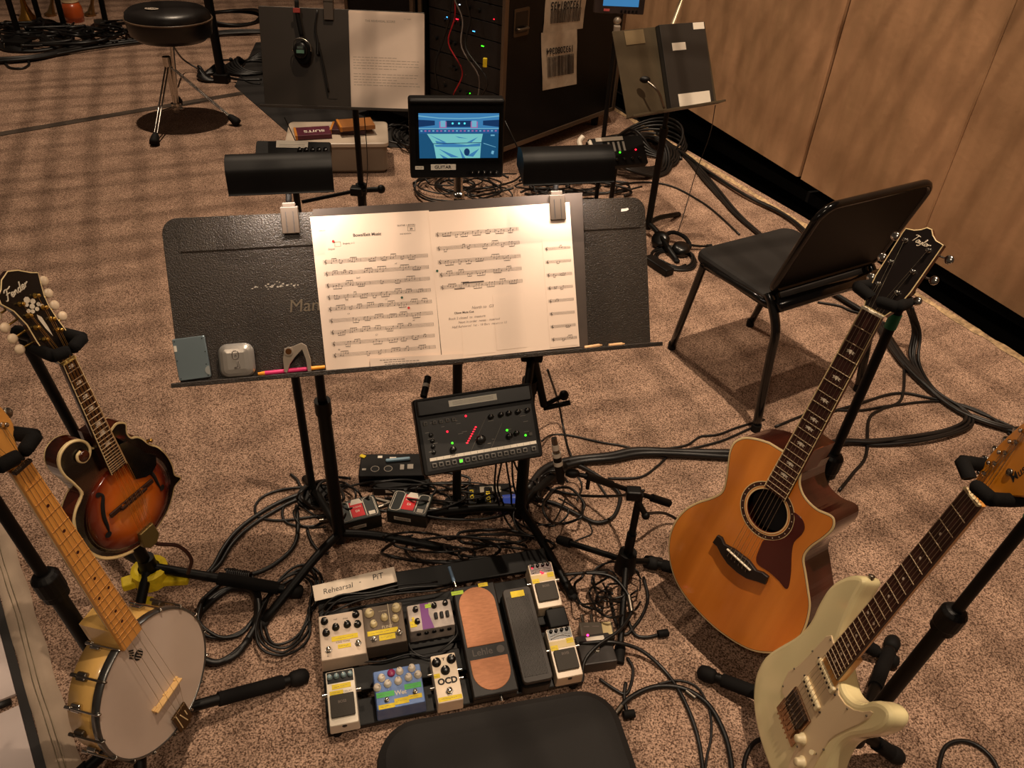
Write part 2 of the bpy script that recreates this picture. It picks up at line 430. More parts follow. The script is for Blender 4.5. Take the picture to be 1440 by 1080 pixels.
# ---- safety net over the pit (throws the criss-cross shadow on the carpet)
mb = MB(); NC = mat('net_cord', (40, 36, 32), .9)
ang = R_(24); ca, sa_ = math.cos(ang), math.sin(ang)
nr = random.Random(2)
for i in range(-52, 53):
    t = i*.102
    for (dx, dy) in ((ca, sa_), (-sa_, ca)):
        nx, ny = -dy, dx
        c = Vector((.2+nx*t, 3.2+ny*t, 3.15)); h = 5.2
        j = nr.uniform(-.012, .012); P_ = [c+Vector((nx*j, ny*j, 0))+Vector((dx, dy, 0))*h*(k/6-1)+Vector((nx, ny, 0))*nr.uniform(-.02, .02) for k in range(13)]
        mb.tube(P_, nr.uniform(.0050, .0072), n=4, sub=1)
tag(mb.build('safety_net', NC), 'dark cord safety net stretched overhead across the pit', 'net')
# ================================================================== INSTRUMENTS
def fretpos(scale, k): return scale*2**(-k/12)
def inst_root(name, label, cat, Mi, yb, z=0):
    return thing(name, label, cat, Mi @ T_((0, yb, z)))
def board(t, Mi, scale, wn, we, yend, z0, z1, nf, bmat, fmat, name='fretboard', bind=None):
    mb = MB(Mi)
    o = [(-wn/2, scale), (-we/2, yend), (we/2, yend), (wn/2, scale)]
    mb.prism(ccw(o), [(0, z0), (0, z1-.001), (.0015, z1)])
    if bind:
        mb.m = 1
        for s in (-1, 1): mb.quad((s*wn/2, scale, z1+.0002), (s*(wn/2-.002), scale, z1+.0002), (s*(we/2-.002), yend, z1+.0002), (s*we/2, yend, z1+.0002))
    b = mb.build(name, [bmat, bind or bmat], t)
    fr = MB(Mi)
    for k in range(1, nf+1):
        y = fretpos(scale, k)
        if y < yend: break
        w_ = wn+(we-wn)*(scale-y)/(scale-yend)
        fr.cyl((-w_/2+.0006, y, z1+.0003), (w_/2-.0006, y, z1+.0003), .0011, n=6)
    fr.build('fret_wire', fmat, b)
    return b
def neck(t, Mi, wn, we, yt, yb, z0, depth, m, label=None):
    mb = MB(Mi); n = 10; rings = []
    for i in range(9):
        f = i/8; y = yt+(yb-yt)*f; w_ = wn+(we-wn)*f
        rings.append([(w_/2*math.cos(math.pi+math.pi*k/n), y, z0+depth*math.sin(math.pi+math.pi*k/n)) for k in range(n+1)])
    vs = [p for r in rings for p in r]; m_ = n+1
    fs = [[i*m_+k, i*m_+k+1, (i+1)*m_+k+1, (i+1)*m_+k] for i in range(8) for k in range(n)]
    mb.add(vs, fs, True); mb.add(rings[0], [list(range(m_))]); mb.add(rings[-1], [list(range(m_))[::-1]])
    mb.add([rings[0][0], rings[0][-1], rings[-1][-1], rings[-1][0]], [[0, 1, 2, 3]])
    return mb.build('neck', m, t)
def strings(t, Mi, xs_n, xs_b, yn, yb, zn, zb, m, r=.00045, posts=None, Mh=None, tail=None):
    mb = MB(Mi)
    for i, (a, b) in enumerate(zip(xs_n, xs_b)):
        mb.cyl((a, yn, zn), (b, yb, zb), r, n=5, caps=False)
        if posts:
            P = Mi.inverted() @ (Mh @ Vector(posts[i])); mb.cyl((a, yn, zn), P, r, n=5, caps=False)
        if tail: mb.cyl((b, yb, zb), tail[i], r, n=5, caps=False)
    return mb.build('string_set', m, t)
def head_frame(Mi, y, tilt, z=0): return Mi @ T_((0, y, z)) @ RX(-tilt)
def lin_x(w_, n, inset=.004): return [-(w_/2-inset)+(w_-2*inset)*i/(n-1) for i in range(n)]
def tuner(t, Mh, post, knob, z, pm, km, kr=.009, kt=.006, bs=1):
    mb = MB(Mh)
    mb.lathe([(.005, 0), (.005, .002), (.0032, .003), (.0030, .011), (.0036, .012), (.002, .0125)], 12, T_((post[0], post[1], z)))
    mb.cyl((post[0], post[1], z-.020), (knob[0], knob[1], z-.020), .002, n=8)
    mb.m = 1
    d = (Vector((knob[0], knob[1], 0))-Vector((post[0], post[1], 0))).normalized()
    a = math.atan2(d.y, d.x)
    mb.sphere((knob[0], knob[1], z-.020), kr, n=14, L=None, sc=(1, 1, .5)) if bs == 1 else None
    if bs == 2: mb.box((0, 0, 0), (kr*1.5, kr*2.0, kt), .003, L=T_((knob[0], knob[1], z-.02)) @ RZ(a))
    return mb.build('tuning_peg', [pm, km], t)

# ---------------- acoustic guitar
MT = frame((.557, 1.225, .319), (.631, -.775, -.028), (.205, .132, .97))
TOPW = mat('amber_spruce_top', (234, 142, 52), .28, noise=.10, nscale=14, rgb2=(206, 114, 34), stretch=(1, .05, 1), coat=.5)
TOPW.node_tree.nodes['Principled BSDF'].inputs['Coat Weight'].default_value = .6
ROSE = mat('dark_rosewood', (74, 30, 20), .22, rgb2=(34, 13, 10), nscale=10, stretch=(1, .12, 1), coat=.6)
EBONY = mat('ebony', (30, 22, 19), .4)
RFB = mat('rosewood_fretboard', (66, 30, 22), .45, rgb2=(46, 20, 15), nscale=30, stretch=(1, .1, 1))
MAHG = mat('mahogany_neck', (110, 54, 30), .35, noise=.15, nscale=20, stretch=(1, .1, 1))
PURF = mat('dark_purfling', (70, 22, 16), .4)
PKG = mat('dark_red_pickguard', (74, 18, 14), .2, coat=.5)
PEARL = mat('pearl_inlay', (222, 208, 186), .25)
STR = mat('steel_strings', (200, 186, 160), .3, 1)
FRT = mat('fret_metal', (226, 205, 170), .3, .9)
body = [(-.0288, .292), (-.0673, .2889), (-.0968, .2783), (-.1245, .2623), (-.1416, .2381), (-.1424, .2102), (-.1334, .1803), (-.121, .1451), (-.1156, .1115), (-.131, .0801), (-.1599, .0412), (-.1811, -.0001), (-.1911, -.0495), (-.1858, -.0998), (-.1623, -.148), (-.1254, -.1842), (-.081, -.2039), (-.0263, -.212), (.0293, -.2120), (.0864, -.2010), (.1307, -.1820), (.168, -.1480), (.195, -.1050), (.2010, -.0650), (.1962, -.0191), (.1828, .0224), (.1640, .0500), (.1407, .0813), (.1212, .1083), (.1218, .1383), (.1353, .1791), (.1413, .2089), (.1353, .2282), (.1217, .2341), (.0912, .2265), (.0594, .2321), (.0373, .2494), (.0280, .2715), (.0274, .292)]
bs_ = smooth2(body[1:-1], 4, False); bs_ = ccw([(-.0288, .292)]+bs_+[(.0274, .292)])
t = inst_root('acoustic_guitar', 'amber-topped cutaway acoustic guitar with dark sides hanging on a floor stand', 'guitar', MT, -.21)
hole = [(0+.05*math.cos(2*math.pi*i/40), .145+.05*math.sin(2*math.pi*i/40)) for i in range(40)]
mb = MB(MT); mb.m = 0
mb.prism(bs_, [(.003, -.108), (0, -.104), (0, -.004), (0, -.001), (.0015, 0), (.0045, .0003), (.0055, .0003)], smooth=False, sidemats=[2, 0, 3, 2, 2, 3], capt=False, botmat=0)
P_ = [Vector(p) for p in bs_]; n_ = len(P_); ins = []
for i in range(n_):
    a = P_[i]-P_[i-1]; b = P_[(i+1) % n_]-P_[i]; q = (Vector((a.y, -a.x)).normalized()+Vector((b.y, -b.x)).normalized()).normalized(); ins.append((P_[i].x-q.x*.0055, P_[i].y-q.y*.0055))
mb.m = 1; mb.prism(ins, [(0, .0003), (0, .00031)], holes=[hole], capb=False)
mb.m = 4; mb.add([(x, y, .0003) for x, y in hole]+[(x, y, -.003) for x, y in hole], [[i, (i+1) % 40, 40+(i+1) % 40, 40+i] for i in range(40)])
mb.build('body', [ROSE, TOPW, IVORY, PURF, PURF], t)
mb = MB(MT); mb.add([(x*1.1, .145+(y-.145)*1.1, -.03) for x, y in hole], [list(range(40))]); mb.build('soundhole_dark_disc', mat('painted_hole_shade', (16, 10, 8), .9), t)  # near-black disc below the opening; the interior shade is put into its colour
mb = MB(MT)
def ring(mb, cx, cy, r0, r1, z, n=48):
    v = circle(cx, cy, r0, n)+circle(cx, cy, r1, n)
    mb.add([(x, y, z) for x, y in v], [[i, (i+1) % n, n+(i+1) % n, n+i][::-1] for i in range(n)])
mb.m = 0; ring(mb, 0, .145, .0535, .0505, .0008); mb.m = 1; ring(mb, 0, .145, .0665, .0575, .0008)
mb.m = 0; ring(mb, 0, .145, .0685, .0665, .0008); ring(mb, 0, .145, .0575, .0560, .0008)
mb.m = 2
for i in range(22):
    a = 2*math.pi*i/22; mb.add([(x, y, .0011) for x, y in circle(.062*math.cos(a), .145+.062*math.sin(a), .0014, 6)], [list(range(6))])
mb.build('rosette', [IVORY, mat('rosette_dark', (58, 30, 22), .3), PEARL], t)
pk = ccw(smooth2([(.0538, .185), (.0746, .1845), (.0892, .1717), (.0916, .1521), (.0859, .1251), (.0933, .0981), (.112, .0583), (.1235, .0243), (.1185, .0145), (.0998, .0190), (.0713, .0206), (.0412, .0170), (.0295, .0293), (.0256, .0608), (.0262, .0800), (.045, .0955), (.062, .118), (.0675, .145), (.062, .172)], 3))
MB(MT).prism(pk, [(0, .0003), (.0004, .0010)]).build('pickguard', PKG, t)
br = ccw([(-.0735, .0100), (-.062, .0125), (-.0480, .0035), (-.020, .0105), (.020, .0125), (.046, .0050), (.0600, .0125), (.0760, .0130), (.0790, -.0080), (.0600, -.0170), (.035, -.0300), (.010, -.0350), (-.020, -.0340), (-.045, -.0250), (-.0620, -.0150), (-.0760, -.0150)])
MB(MT).prism(br, [(0, .0003), (0, .007), (.0015, .0085)]).build('bridge', EBONY, t)
MB(MT).box((0, -.001, .0100), (.072, .003, .006), .0008, L=RZ(-.05)).build('saddle', mat('bone', (238, 226, 200), .4), t)
mb = MB(MT)
for i in range(6): mb.sphere((-.027+.0108*i, -.014, .0095), .0026, n=8)
mb.build('bridge_pin', mat('pin_dark', (60, 50, 44), .3), t)
bd = board(t, MT, .648, .044, .057, .197, .0035, .010, 20, RFB, FRT, bind=IVORY)
mb = MB(MT)
for k in (3, 5, 7, 9, 10, 12, 15, 17):
    y = (fretpos(.648, k)+fretpos(.648, k-1))/2
    for s in (-1, 1): mb.prism(ccw([(0, y+.004), (s*.010, y+.0015), (s*.006, y-.001), (s*.009, y-.004), (s*.002, y-.002), (0, y-.006)]), [(0, .0100), (0, .0103)])
mb.build('fret_inlay', PEARL, bd)
neck(t, MT, .044, .057, .650, .285, .004, .020, MAHG)
MB(MT).prism(ccw([(-.028, .335), (-.028, .275), (.028, .275), (.028, .335)]), [(.004, -.095), (0, -.06), (0, .0035)]).build('neck_heel', MAHG, t)
MB(MT).box((0, .650, .0085), (.046, .005, .009), .001).build('nut', mat('bone', (238, 226, 200), .4), t)
MH = head_frame(MT, .652, .26, .003)
hd = ccw([(-.0230, 0), (-.0310, .022), (-.0365, .060), (-.0385, .150), (-.0375, .1597), (-.022, .163), (-.012, .1685), (-.004, .1765), (.006, .1765), (.0140, .1680), (.0240, .1620), (.0400, .1600), (.0385, .060), (.0330, .022), (.0230, 0)][:-1]+[(.0230, 0)])
mb = MB(MH); mb.prism(hd, [(0, -.015), (0, 0), (.0012, .0006), (.0020, .0006)], sidemats=[1, 2, 2]); mb.build('headstock', [mat('ebony_veneer', (24, 17, 15), .3, coat=.4), MAHG, IVORY], t)
mb = MB(MH); script(mb, 'Taylor', .0092, T_((.002, .148, .0010)), .0009, sx=.95); mb.build('lettering', PEARL, t, 'pearl script lettering on the headstock')
pL = [(-.0236, .1389), (-.0234, .0929), (-.0209, .0476)]; pR = [(.0234, .1399), (.0214, .0945), (.0190, .0486)]
kL = [(-.0530, .1401), (-.0520, .0953), (-.0490, .0528)]; kR = [(.0565, .1420), (.0550, .0979), (.0510, .052)]
for p, k in zip(pL+pR, kL+kR): tuner(t, MH, p, k, .0006, CHR, CHR)
order = [pL[2], pL[1], pL[0], pR[0], pR[1], pR[2]]
strings(t, MT, lin_x(.044, 6), lin_x(.060, 6), .650, 0, .0125, .0135, STR, posts=[(p[0], p[1], .008) for p in order], Mh=MH, tail=[(-.027+.0108*i, -.014, .011) for i in range(6)])

# ---------------- electric guitar
MS = frame((.623, .894, .216), (.108, -.994, .008), (.201, .03, .979))
CREAM = mat('vintage_white_lacquer', (242, 226, 172), .18, coat=.7)
PGC = mat('parchment_pickguard', (226, 200, 160), .3)
PUC = mat('aged_white_plastic', (226, 208, 166), .35)
MAPLE = mat('maple_neck', (212, 150, 76), .3, noise=.12, nscale=16, stretch=(1, .1, 1), coat=.4)
AMB = mat('amber_maple', (206, 128, 30), .28, noise=.12, nscale=14, stretch=(1, .2, 1), coat=.5)
so = [(-.028, .200), (-.036, .222), (-.0475, .252), (-.0560, .2820), (-.0640, .310), (-.0676, .3308), (-.0715, .3468), (-.0822, .3508), (-.0960, .3400), (-.1120, .3180), (-.1250, .2895), (-.1310, .2599), (-.1300, .2321), (-.1253, .2027), (-.1186, .1755), (-.1174, .1436), (-.1250, .1022), (-.1390, .0569), (-.1530, .0096), (-.1580, -.030), (-.1500, -.072), (-.128, -.106), (-.092, -.130), (-.045, -.143), (0, -.146), (.050, -.143), (.096, -.130), (.130, -.106), (.150, -.070), (.154, -.030), (.146, .005), (.132, .040), (.119, .075), (.1140, .1050), (.1190, .1350), (.1320, .1650), (.1450, .1970), (.1520, .2250), (.1500, .2480), (.1380, .2590), (.1210, .2540), (.1060, .2400), (.0960, .2220), (.0860, .2000), (.0700, .1830), (.0480, .1740), (.028, .178)]
so = ccw(smooth2(so, 3))
t = inst_root('electric_guitar', 'cream double-cutaway electric guitar with parchment pickguard on a floor stand', 'guitar', MS, -.14)
mb = MB(MS)
pr = [(.010, -.044), (.0045, -.0425), (.001, -.038), (0, -.032), (0, -.012), (.001, -.007), (.0045, -.0015), (.010, 0)]
mb.prism(so, pr, smooth=True); mb.build('body', CREAM, t)
# lighter arm bevel is omitted: body is one shell
pg = ccw([(-.028, .180), (-.036, .205), (-.052, .209), (-.060, .195), (-.0620, .160), (-.0640, .120), (-.0690, .080), (-.0790, .042), (-.0720, .010), (-.058, -.004), (-.044, .000), (-.044, .006), (.040, .006), (.048, -.020), (.060, -.062), (.082, -.098), (.100, -.100), (.112, -.078), (.114, -.040), (.108, .000), (.099, .040), (.0935, .075), (.0950, .100), (.104, .136), (.1150, .175), (.121, .205), (.1190, .222), (.1130, .218), (.1040, .2000), (.0880, .1790), (.0680, .1640), (.0450, .1580), (.0330, .1650), (.028, .1760)])
pgp = MB(MS).prism(pg, [(0, 0), (0, .0014), (.0012, .0022)]).build('pickguard', PGC, t)
mb = MB(MS)
for x, y in [(-.046, .203), (-.0625, .14), (-.071, .065), (-.066, .008), (.052, -.02), (.088, -.094), (.108, -.02), (.098, .055), (.115, .205), (.078, .165), (.036, .162)]: mb.sphere((x, y, .0024), .0022, n=8)
mb.build('pickguard_screw', DCHR, pgp)
for yc, tl in ((.150, 0), (.088, 0)):
    mb = MB(MS); mb.box((0, yc, .005), (.072, .018, .009), .004, L=None); mb.m = 1
    for i in range(6): mb.cyl((-.0255+.0102*i, yc, .009), (-.0255+.0102*i, yc, .0108), .0026, n=10)
    for s in (-1, 1): mb.sphere((s*.040, yc, .003), .0025, n=8)
    mb.build('single_coil_pickup', [PUC, mat('dark_pole', (60, 50, 44), .4, .6)], t, 'aged white single coil pickup')
mb = MB(MS); mb.box((0, .029, .004), (.078, .046, .007), .002); mb.m = 1; mb.box((0, .029, .009), (.068, .036, .008), .0015); mb.m = 2
for i in range(6): mb.cyl((-.0255+.0102*i, .020, .0125), (-.0255+.0102*i, .020, .0140), .0024, n=8)
mb.m = 1
mb.build('humbucker_pickup', [mat('chrome_frame', (150, 120, 96), .25, 1), mat('dark_bobbin', (38, 26, 20), .25), CHR], t, 'dark humbucker pickup by the bridge')
mb = MB(MS); mb.box((0, -.018, .003), (.088, .040, .004), .001)
for i in range(6):
    x = -.0265+.0106*i
    mb.box((x, -.006-.0015*(i % 2), .009), (.0095, .024, .007), .0015)
    mb.cyl((x, -.022, .010), (x, -.034, .010), .0018, n=6)
    mb.sphere((x-.002, .004, .0135), .0014, n=6)
mb.build('tremolo_bridge', mat('bridge_steel', (190, 160, 130), .25, 1, noise=.2, nscale=80), t)
for x, y in ((.050, .006), (.083, -.022), (.103, -.056)):
    MB(MS).lathe([(.013, .002), (.013, .005), (.0095, .008), (.0082, .017), (.007, .0185), (.003, .019)], 18, T_((x, y, 0))).build('control_knob', PUC, t)
mb = MB(MS); mb.cyl((.092, .028, .002), (.095, .036, .014), .0022, n=8); mb.m = 1; mb.cyl((.095, .036, .012), (.0975, .042, .022), .0035, .005, n=10); mb.build('pickup_switch', [DCHR, PUC], t)
mb = MB(MS); mb.tube([(.045, -.028, .006), (.050, -.034, .016), (.060, -.020, .020), (.078, .040, .020), (.085, .070, .019)], .0022, sub=4); mb.build('tremolo_arm', CHR, t) if False else None
neck(t, MS, .043, .056, .650, .160, .004, .019, MAPLE)
MB(MS).prism(ccw([(-.028, .245), (-.028, .150), (.028, .150), (.028, .245)]), [(.003, -.012), (0, -.004), (0, .0045)]).build('neck_heel', MAPLE, t)
bd = board(t, MS, .648, .043, .056, .178, .004, .0105, 22, RFB, FRT)
mb = MB(MS)
for k in (3, 5, 7, 9, 12, 12.1, 15, 17, 19, 21):
    kk = int(k); y = (fretpos(.648, kk)+fretpos(.648, kk-1))/2; x = 0 if kk != 12 else (-.012 if k == 12 else .012)
    mb.add([(p, q, .0107) for p, q in circle(x, y, .0030, 12)], [list(range(12))])
mb.build('fret_inlay', mat('dot_inlay', (214, 196, 176), .5), bd)
MB(MS).box((0, .650, .0095), (.0425, .0045, .008), .001).build('nut', PUC, t)
MHs = MS @ T_((0, .652, -.004)) @ RX(-.03)
hs = ccw(smooth2([(-.021, 0), (-.030, .022), (-.036, .045), (-.037, .075), (-.033, .110), (-.027, .140), (-.016, .163), (.004, .176), (.026, .170), (.038, .152), (.040, .130), (.045, .112), (.056, .098), (.062, .080), (.060, .062), (.046, .048), (.033, .033), (.024, .015), (.021, 0)], 2))
MB(MHs).prism(hs, [(.002, -.012), (0, -.010), (0, -.002), (.002, 0)]).build('headstock', AMB, t)
ps = [(-.0215+.0, .030+.0245*i) for i in range(6)]
for i, p in enumerate(ps): tuner(t, MHs, (p[0]+.004*i*.5, p[1]), (p[0]-.033+.004*i, p[1]+.004), 0, CHR, CHR, kr=.009)
mb = MB(MHs); mb.text('Musikraft', .018, T_((.026, .092, .0004)) @ RZ(1.45), shear=.2, bold=.006); mb.build('lettering', INK, t, 'dark lettering on the headstock')
mb = MB(MHs); mb.lathe([(.006, 0), (.006, .003), (.004, .004)], 12, T_((.012, .066, 0))); mb.build('string_tree', DCHR, t)
strings(t, MS, lin_x(.043, 6), [-.0265+.0106*i for i in range(6)], .650, 0, .0125, .0145, STR, posts=[(p[0]+.002*i, p[1], .006) for i, p in enumerate(ps)], Mh=MHs)
for p in ((-.0790, .3470), (0, -.146)):
    d = Vector((-.35, .94)) if p[1] > 0 else Vector((0, -1))
    a = Vector((p[0], p[1], -.020)); MB(MS).lathe([(.005, 0), (.0035, .004), (.0065, .009), (.0065, .011), (.002, .012)], 12, T_(a) @ Vector((d.x, d.y, 0)).to_track_quat('Z', 'X').to_matrix().to_4x4()).build('strap_button', DCHR, t)

# ---------------- mandolin
MM = frame((-.801, 1.156, .479), (.384, .923, .02), (-.098, .019, .995))
def burst(name, cx, cy, rx, ry):
    m = bpy.data.materials.new(name); m.use_nodes = True; nt = m.node_tree; b = nt.nodes['Principled BSDF']
    b.inputs['Roughness'].default_value = .2; b.inputs['Coat Weight'].default_value = .7; b.inputs['Coat Roughness'].default_value = .06
    tc = nt.nodes.new('ShaderNodeTexCoord'); mp = nt.nodes.new('ShaderNodeMapping'); nt.links.new(tc.outputs['Object'], mp.inputs[0])
    mp.inputs['Location'].default_value = (-cx/rx, -cy/ry, 0); mp.inputs['Scale'].default_value = (1/rx, 1/ry, 0)
    ln = nt.nodes.new('ShaderNodeVectorMath'); ln.operation = 'LENGTH'; nt.links.new(mp.outputs[0], ln.inputs[0])
    r = nt.nodes.new('ShaderNodeValToRGB'); nt.links.new(ln.outputs['Value'], r.inputs[0]); e = r.color_ramp.elements
    e[0].position = .0; e[0].color = (*lin((240, 146, 46)), 1); e[1].position = 1; e[1].color = (*lin((10, 6, 5)), 1)
    for p, c in ((.42, (216, 106, 26)), (.68, (120, 38, 10)), (.84, (30, 11, 6))): x = e.new(p); x.color = (*lin(c), 1)
    nt.links.new(r.outputs[0], b.inputs['Base Color']); return m
t = inst_root('mandolin', 'sunburst scroll-body mandolin with cream binding hanging on a floor stand', 'mandolin', MM, 0)
BURST = burst('sunburst', 0.0, -.02, .125, .145)
SIDEB = mat('brown_burst_side', (92, 36, 14), .2, coat=.6, rgb2=(20, 9, 6), nscale=9)
# outline with scroll
mo = [(.016, .150), (.0284, .1580), (.0480, .1640), (.0660, .1500), (.0600, .1300), (.0640, .1130), (.0760, .1060), (.0869, .0920), (.0960, .0700), (.1130, .0480), (.1250, .0150), (.1285, -.0200), (.1250, -.0450), (.1350, -.0600), (.1340, -.0690), (.1130, -.0740), (.1000, -.0900), (.0760, -.1130), (.0400, -.1310), (0, -.1370), (-.0400, -.1310), (-.0760, -.1130), (-.1060, -.0840), (-.1230, -.0450), (-.1270, .0000), (-.1210, .0320), (-.1080, .0560), (-.0880, .0730), (-.0800, .0800), (-.0870, .1100), (-.0960, .1400), (-.0960, .1680), (-.0830, .1890), (-.0600, .1960), (-.0380, .1880), (-.0270, .1720), (-.0270, .1560), (-.0380, .1430), (-.0500, .1420), (-.0570, .1510), (-.0540, .1610), (-.0460, .1640), (-.0400, .1600), (-.0445, .1560), (-.0480, .1500), (-.0440, .1465), (-.0360, .1480), (-.0330, .1580), (-.0350, .1700), (-.0470, .1790), (-.0620, .1810), (-.0740, .1720), (-.0780, .1560), (-.0720, .1380), (-.0560, .1280), (-.0380, .1270), (-.0200, .1350)]
# simplified: drop the returning inner coil (modelled as a raised scroll piece below)
mo = mo[:36]+[(-.0220, .1560), (-.0160, .1500)]
mo = ccw(smooth2(mo, 3))
mb = MB(MM); mb.m = 0
mb.prism(mo, [(.002, -.052), (0, -.050), (0, -.047), (0, -.014), (0, -.011), (.0035, -.0105)], sidemats=[1, 1, 2, 1, 1], smooth=False, topmat=0, botmat=2)
mb.build('body', [BURST, IVORY, SIDEB], t)
mb = MB(MM)
prof = [(1, 0), (.9, .004), (.75, .008), (.55, .011), (.3, .0125), (.0001, .013)]
mb.lathe([(r*.112, z-.0106) for r, z in prof], 40, T_((0, -.022, 0)), sx=1.0, sy=.96)
mb.build('arched_top', BURST, t)
# scroll: cream coil line with dark centre
sc = [(-.040, -.1330, -.010), (-.076, -.1150, -.010), (-.107, -.0850, -.010), (-.1245, -.0450, -.010), (-.1285, .0000, -.010), (-.1225, .0320, -.010), (-.1085, .056, -.009), (-.083, .079, -.009), (-.086, .110, -.009), (-.095, .140, -.009), (-.095, .167, -.009), (-.082, .187, -.009), (-.060, .194, -.009), (-.040, .186, -.009), (-.029, .171, -.009), (-.028, .155, -.008), (-.037, .143, -.007), (-.050, .140, -.006), (-.060, .150, -.006), (-.058, .162, -.006), (-.048, .166, -.006)]
mb = MB(MM); mb.tube(sc, lambda f: .0030, n=6, sub=5); sc_ = mb.build('scroll_binding', IVORY, t)
mb = MB(MM); mb.lathe([(.012, -.011), (.012, -.003), (.009, -.001), (.001, 0)], 20, T_((-.047, .153, 0))); mb.build('scroll_button', SIDEB, t)
bd = board(t, MM, .353, .029, .041, .083, .004, .009, 24, mat('dark_fingerboard', (40, 20, 14), .4), FRT, bind=IVORY)
mb = MB(MM)
for k in (1, 3, 5, 7, 10, 12, 15):
    y = (fretpos(.353, k)+fretpos(.353, k-1))/2
    for s in (-1, 1): mb.prism(ccw([(0, y+.004), (s*.007, y+.002), (s*.003, y), (s*.008, y-.003), (0, y-.004)]), [(0, .009), (0, .0093)])
mb.build('fret_inlay', PEARL, bd)
neck(t, MM, .029, .040, .354, .150, .004, .019, mat('dark_brown_neck', (46, 20, 12), .25))
MB(MM).prism(ccw([(-.017, .185), (-.020, .10), (.020, .10), (.017, .185)]), [(.004, -.045), (0, -.03), (0, .0045)]).build('neck_heel', mat('dark_brown_neck', (46, 20, 12), .25), t)
MB(MM).box((0, .355, .008), (.029, .0045, .008), .001).build('nut', mat('aged_bone', (222, 190, 110), .4), t)
mb = MB(MM)
mb.box((0, 0, .006), (.118, .011, .006), .002); mb.m = 0
mb.box((0, 0, .012), (.070, .007, .008), .002); mb.m = 1
for s in (-1, 1): mb.cyl((s*.026, 0, .006), (s*.026, 0, .013), .005, n=12)
mb.build('bridge', [mat('dark_bridge_wood', (50, 24, 14), .4), GOLD], t)
for s in (-1, 1):
    mb = MB(MM)
    f = [(s*.066, .040), (s*.058, .050), (s*.062, .057), (s*.050, .058), (s*.050, .046), (s*.058, .030), (s*.064, .010), (s*.066, -.010), (s*.064, -.032), (s*.070, -.045), (s*.082, -.046), (s*.086, -.036), (s*.080, -.030), (s*.078, -.038), (s*.072, -.030), (s*.074, -.005), (s*.074, .012)]
    def az(x, y):
        r = math.hypot(x/.112, (y+.022)/.1075); zz = 0
        for i in range(5):
            r1, z1 = prof[i]; r2, z2 = prof[i+1]
            if r2 <= r <= r1: return z2+(z1-z2)*(r-r2)/(r1-r2)-.0106+.0009
        return -.0100
    pts = smooth2([(s*.052, .056), (s*.050, .046), (s*.060, .028), (s*.068, .005), (s*.070, -.020), (s*.072, -.038)], 5, False)
    mb.tube([(x, y, az(x, y)) for x, y in pts], lambda f: .0016+.0032*math.sin(math.pi*f), n=5, sub=1)
    for x, y, r in ((s*.056, .055, .0055), (s*.076, -.040, .0075)): mb.add([(p, q, az(p, q)+.0012) for p, q in circle(x, y, r, 12)], [list(range(12)) if s > 0 else list(range(12))])
    mb.build('f_hole_inlay', mat('painted_hole_shade', (16, 10, 8), .9), t)  # dark inlay lying on the top; the opening's shade is painted
pgm = ccw([(.0225, .1300), (.0240, .0320), (.0480, .0180), (.0640, .0150), (.0820, .0250), (.0900, .0480), (.0700, .0700), (.0560, .1000), (.0420, .1250)])
MB(MM).prism(pgm, [(0, .004), (.0005, .0055)]).build('pickguard', mat('black_pickguard', (12, 9, 9), .15, coat=.5), t)
mb = MB(MM); mb.prism(ccw([(-.019, -.095), (-.023, -.132), (-.010, -.148), (.010, -.148), (.023, -.132), (.019, -.095)]), [(0, -.004), (0, .005), (.002, .007)]); mb.build('tailpiece', mat('aged_brass_cover', (120, 104, 62), .4, .7), t)
MHm = head_frame(MM, .356, .24, .004)
hm = [(-.0150, 0), (-.0220, .016), (-.0290, .034), (-.0300, .056), (-.0285, .0905), (-.0348, .1214), (-.0470, .1420), (-.0440, .1560), (-.0330, .1640), (-.0231, .1776), (-.0052, .186), (.0120, .1800), (.0293, .1668), (.0417, .1600), (.0360, .1425), (.0285, .1191), (.0260, .0994), (.0265, .0757), (.0290, .0479), (.0260, .024), (.0150, .0000)]
mb = MB(MHm); mb.prism(ccw(hm), [(0, -.013), (0, 0), (.0014, .0006), (.0020, .0006)], sidemats=[1, 2, 2])
mb.build('headstock', [mat('black_veneer', (14, 11, 10), .25, coat=.4), mat('dark_brown_neck', (46, 20, 12), .25), IVORY], t)
mb = MB(MHm); script(mb, 'Fender', .0118, T_((-.012, .150, .0010)) @ RZ(.14), .0012, shear=.35); mb.build('lettering', PEARL, t, 'pearl script lettering on the headstock')
mb = MB(MHm)
for (x, y, r) in ((-.004, .128, .006), (-.009, .121, .004), (.004, .121, .005), (-.002, .114, .005), (-.012, .110, .004), (.010, .112, .004), (.014, .106, .004), (-.006, .106, .004), (.003, .106, .004)):
    mb.add([(p, q, .0012) for p, q in circle(x, y, r, 7, a0=x*300)], [list(range(7))])
mb.add([(x, y, .0012) for x, y in ((-.003, .098), (.002, .090), (.0025, .070), (.001, .050), (-.003, .070), (-.005, .090))], [list(range(6))[::-1]])
mb.build('headstock_inlay', PEARL, t)
pm = [(-.0182, .1272), (-.0176, .1033), (-.0172, .0788), (-.016, .0531)]; pm2 = [(.0134, .1273), (.0142, .1027), (.0153, .0783), (.0159, .0545)]
km = [(-.0545, .1240), (-.0535, .1000), (-.0530, .0770), (-.0530, .0550)]; km2 = [(.0520, .1383), (.0470, .1155), (.0450, .0916), (.0470, .0673)]
PB = mat('pearl_button', (226, 200, 168), .3)
for p, k in zip(pm+pm2, km+km2): tuner(t, MHm, p, k, .0006, GOLD, PB, kr=.0095)
cs = [-.0105, -.0085, -.0042, -.0022, .0022, .0042, .0085, .0105]
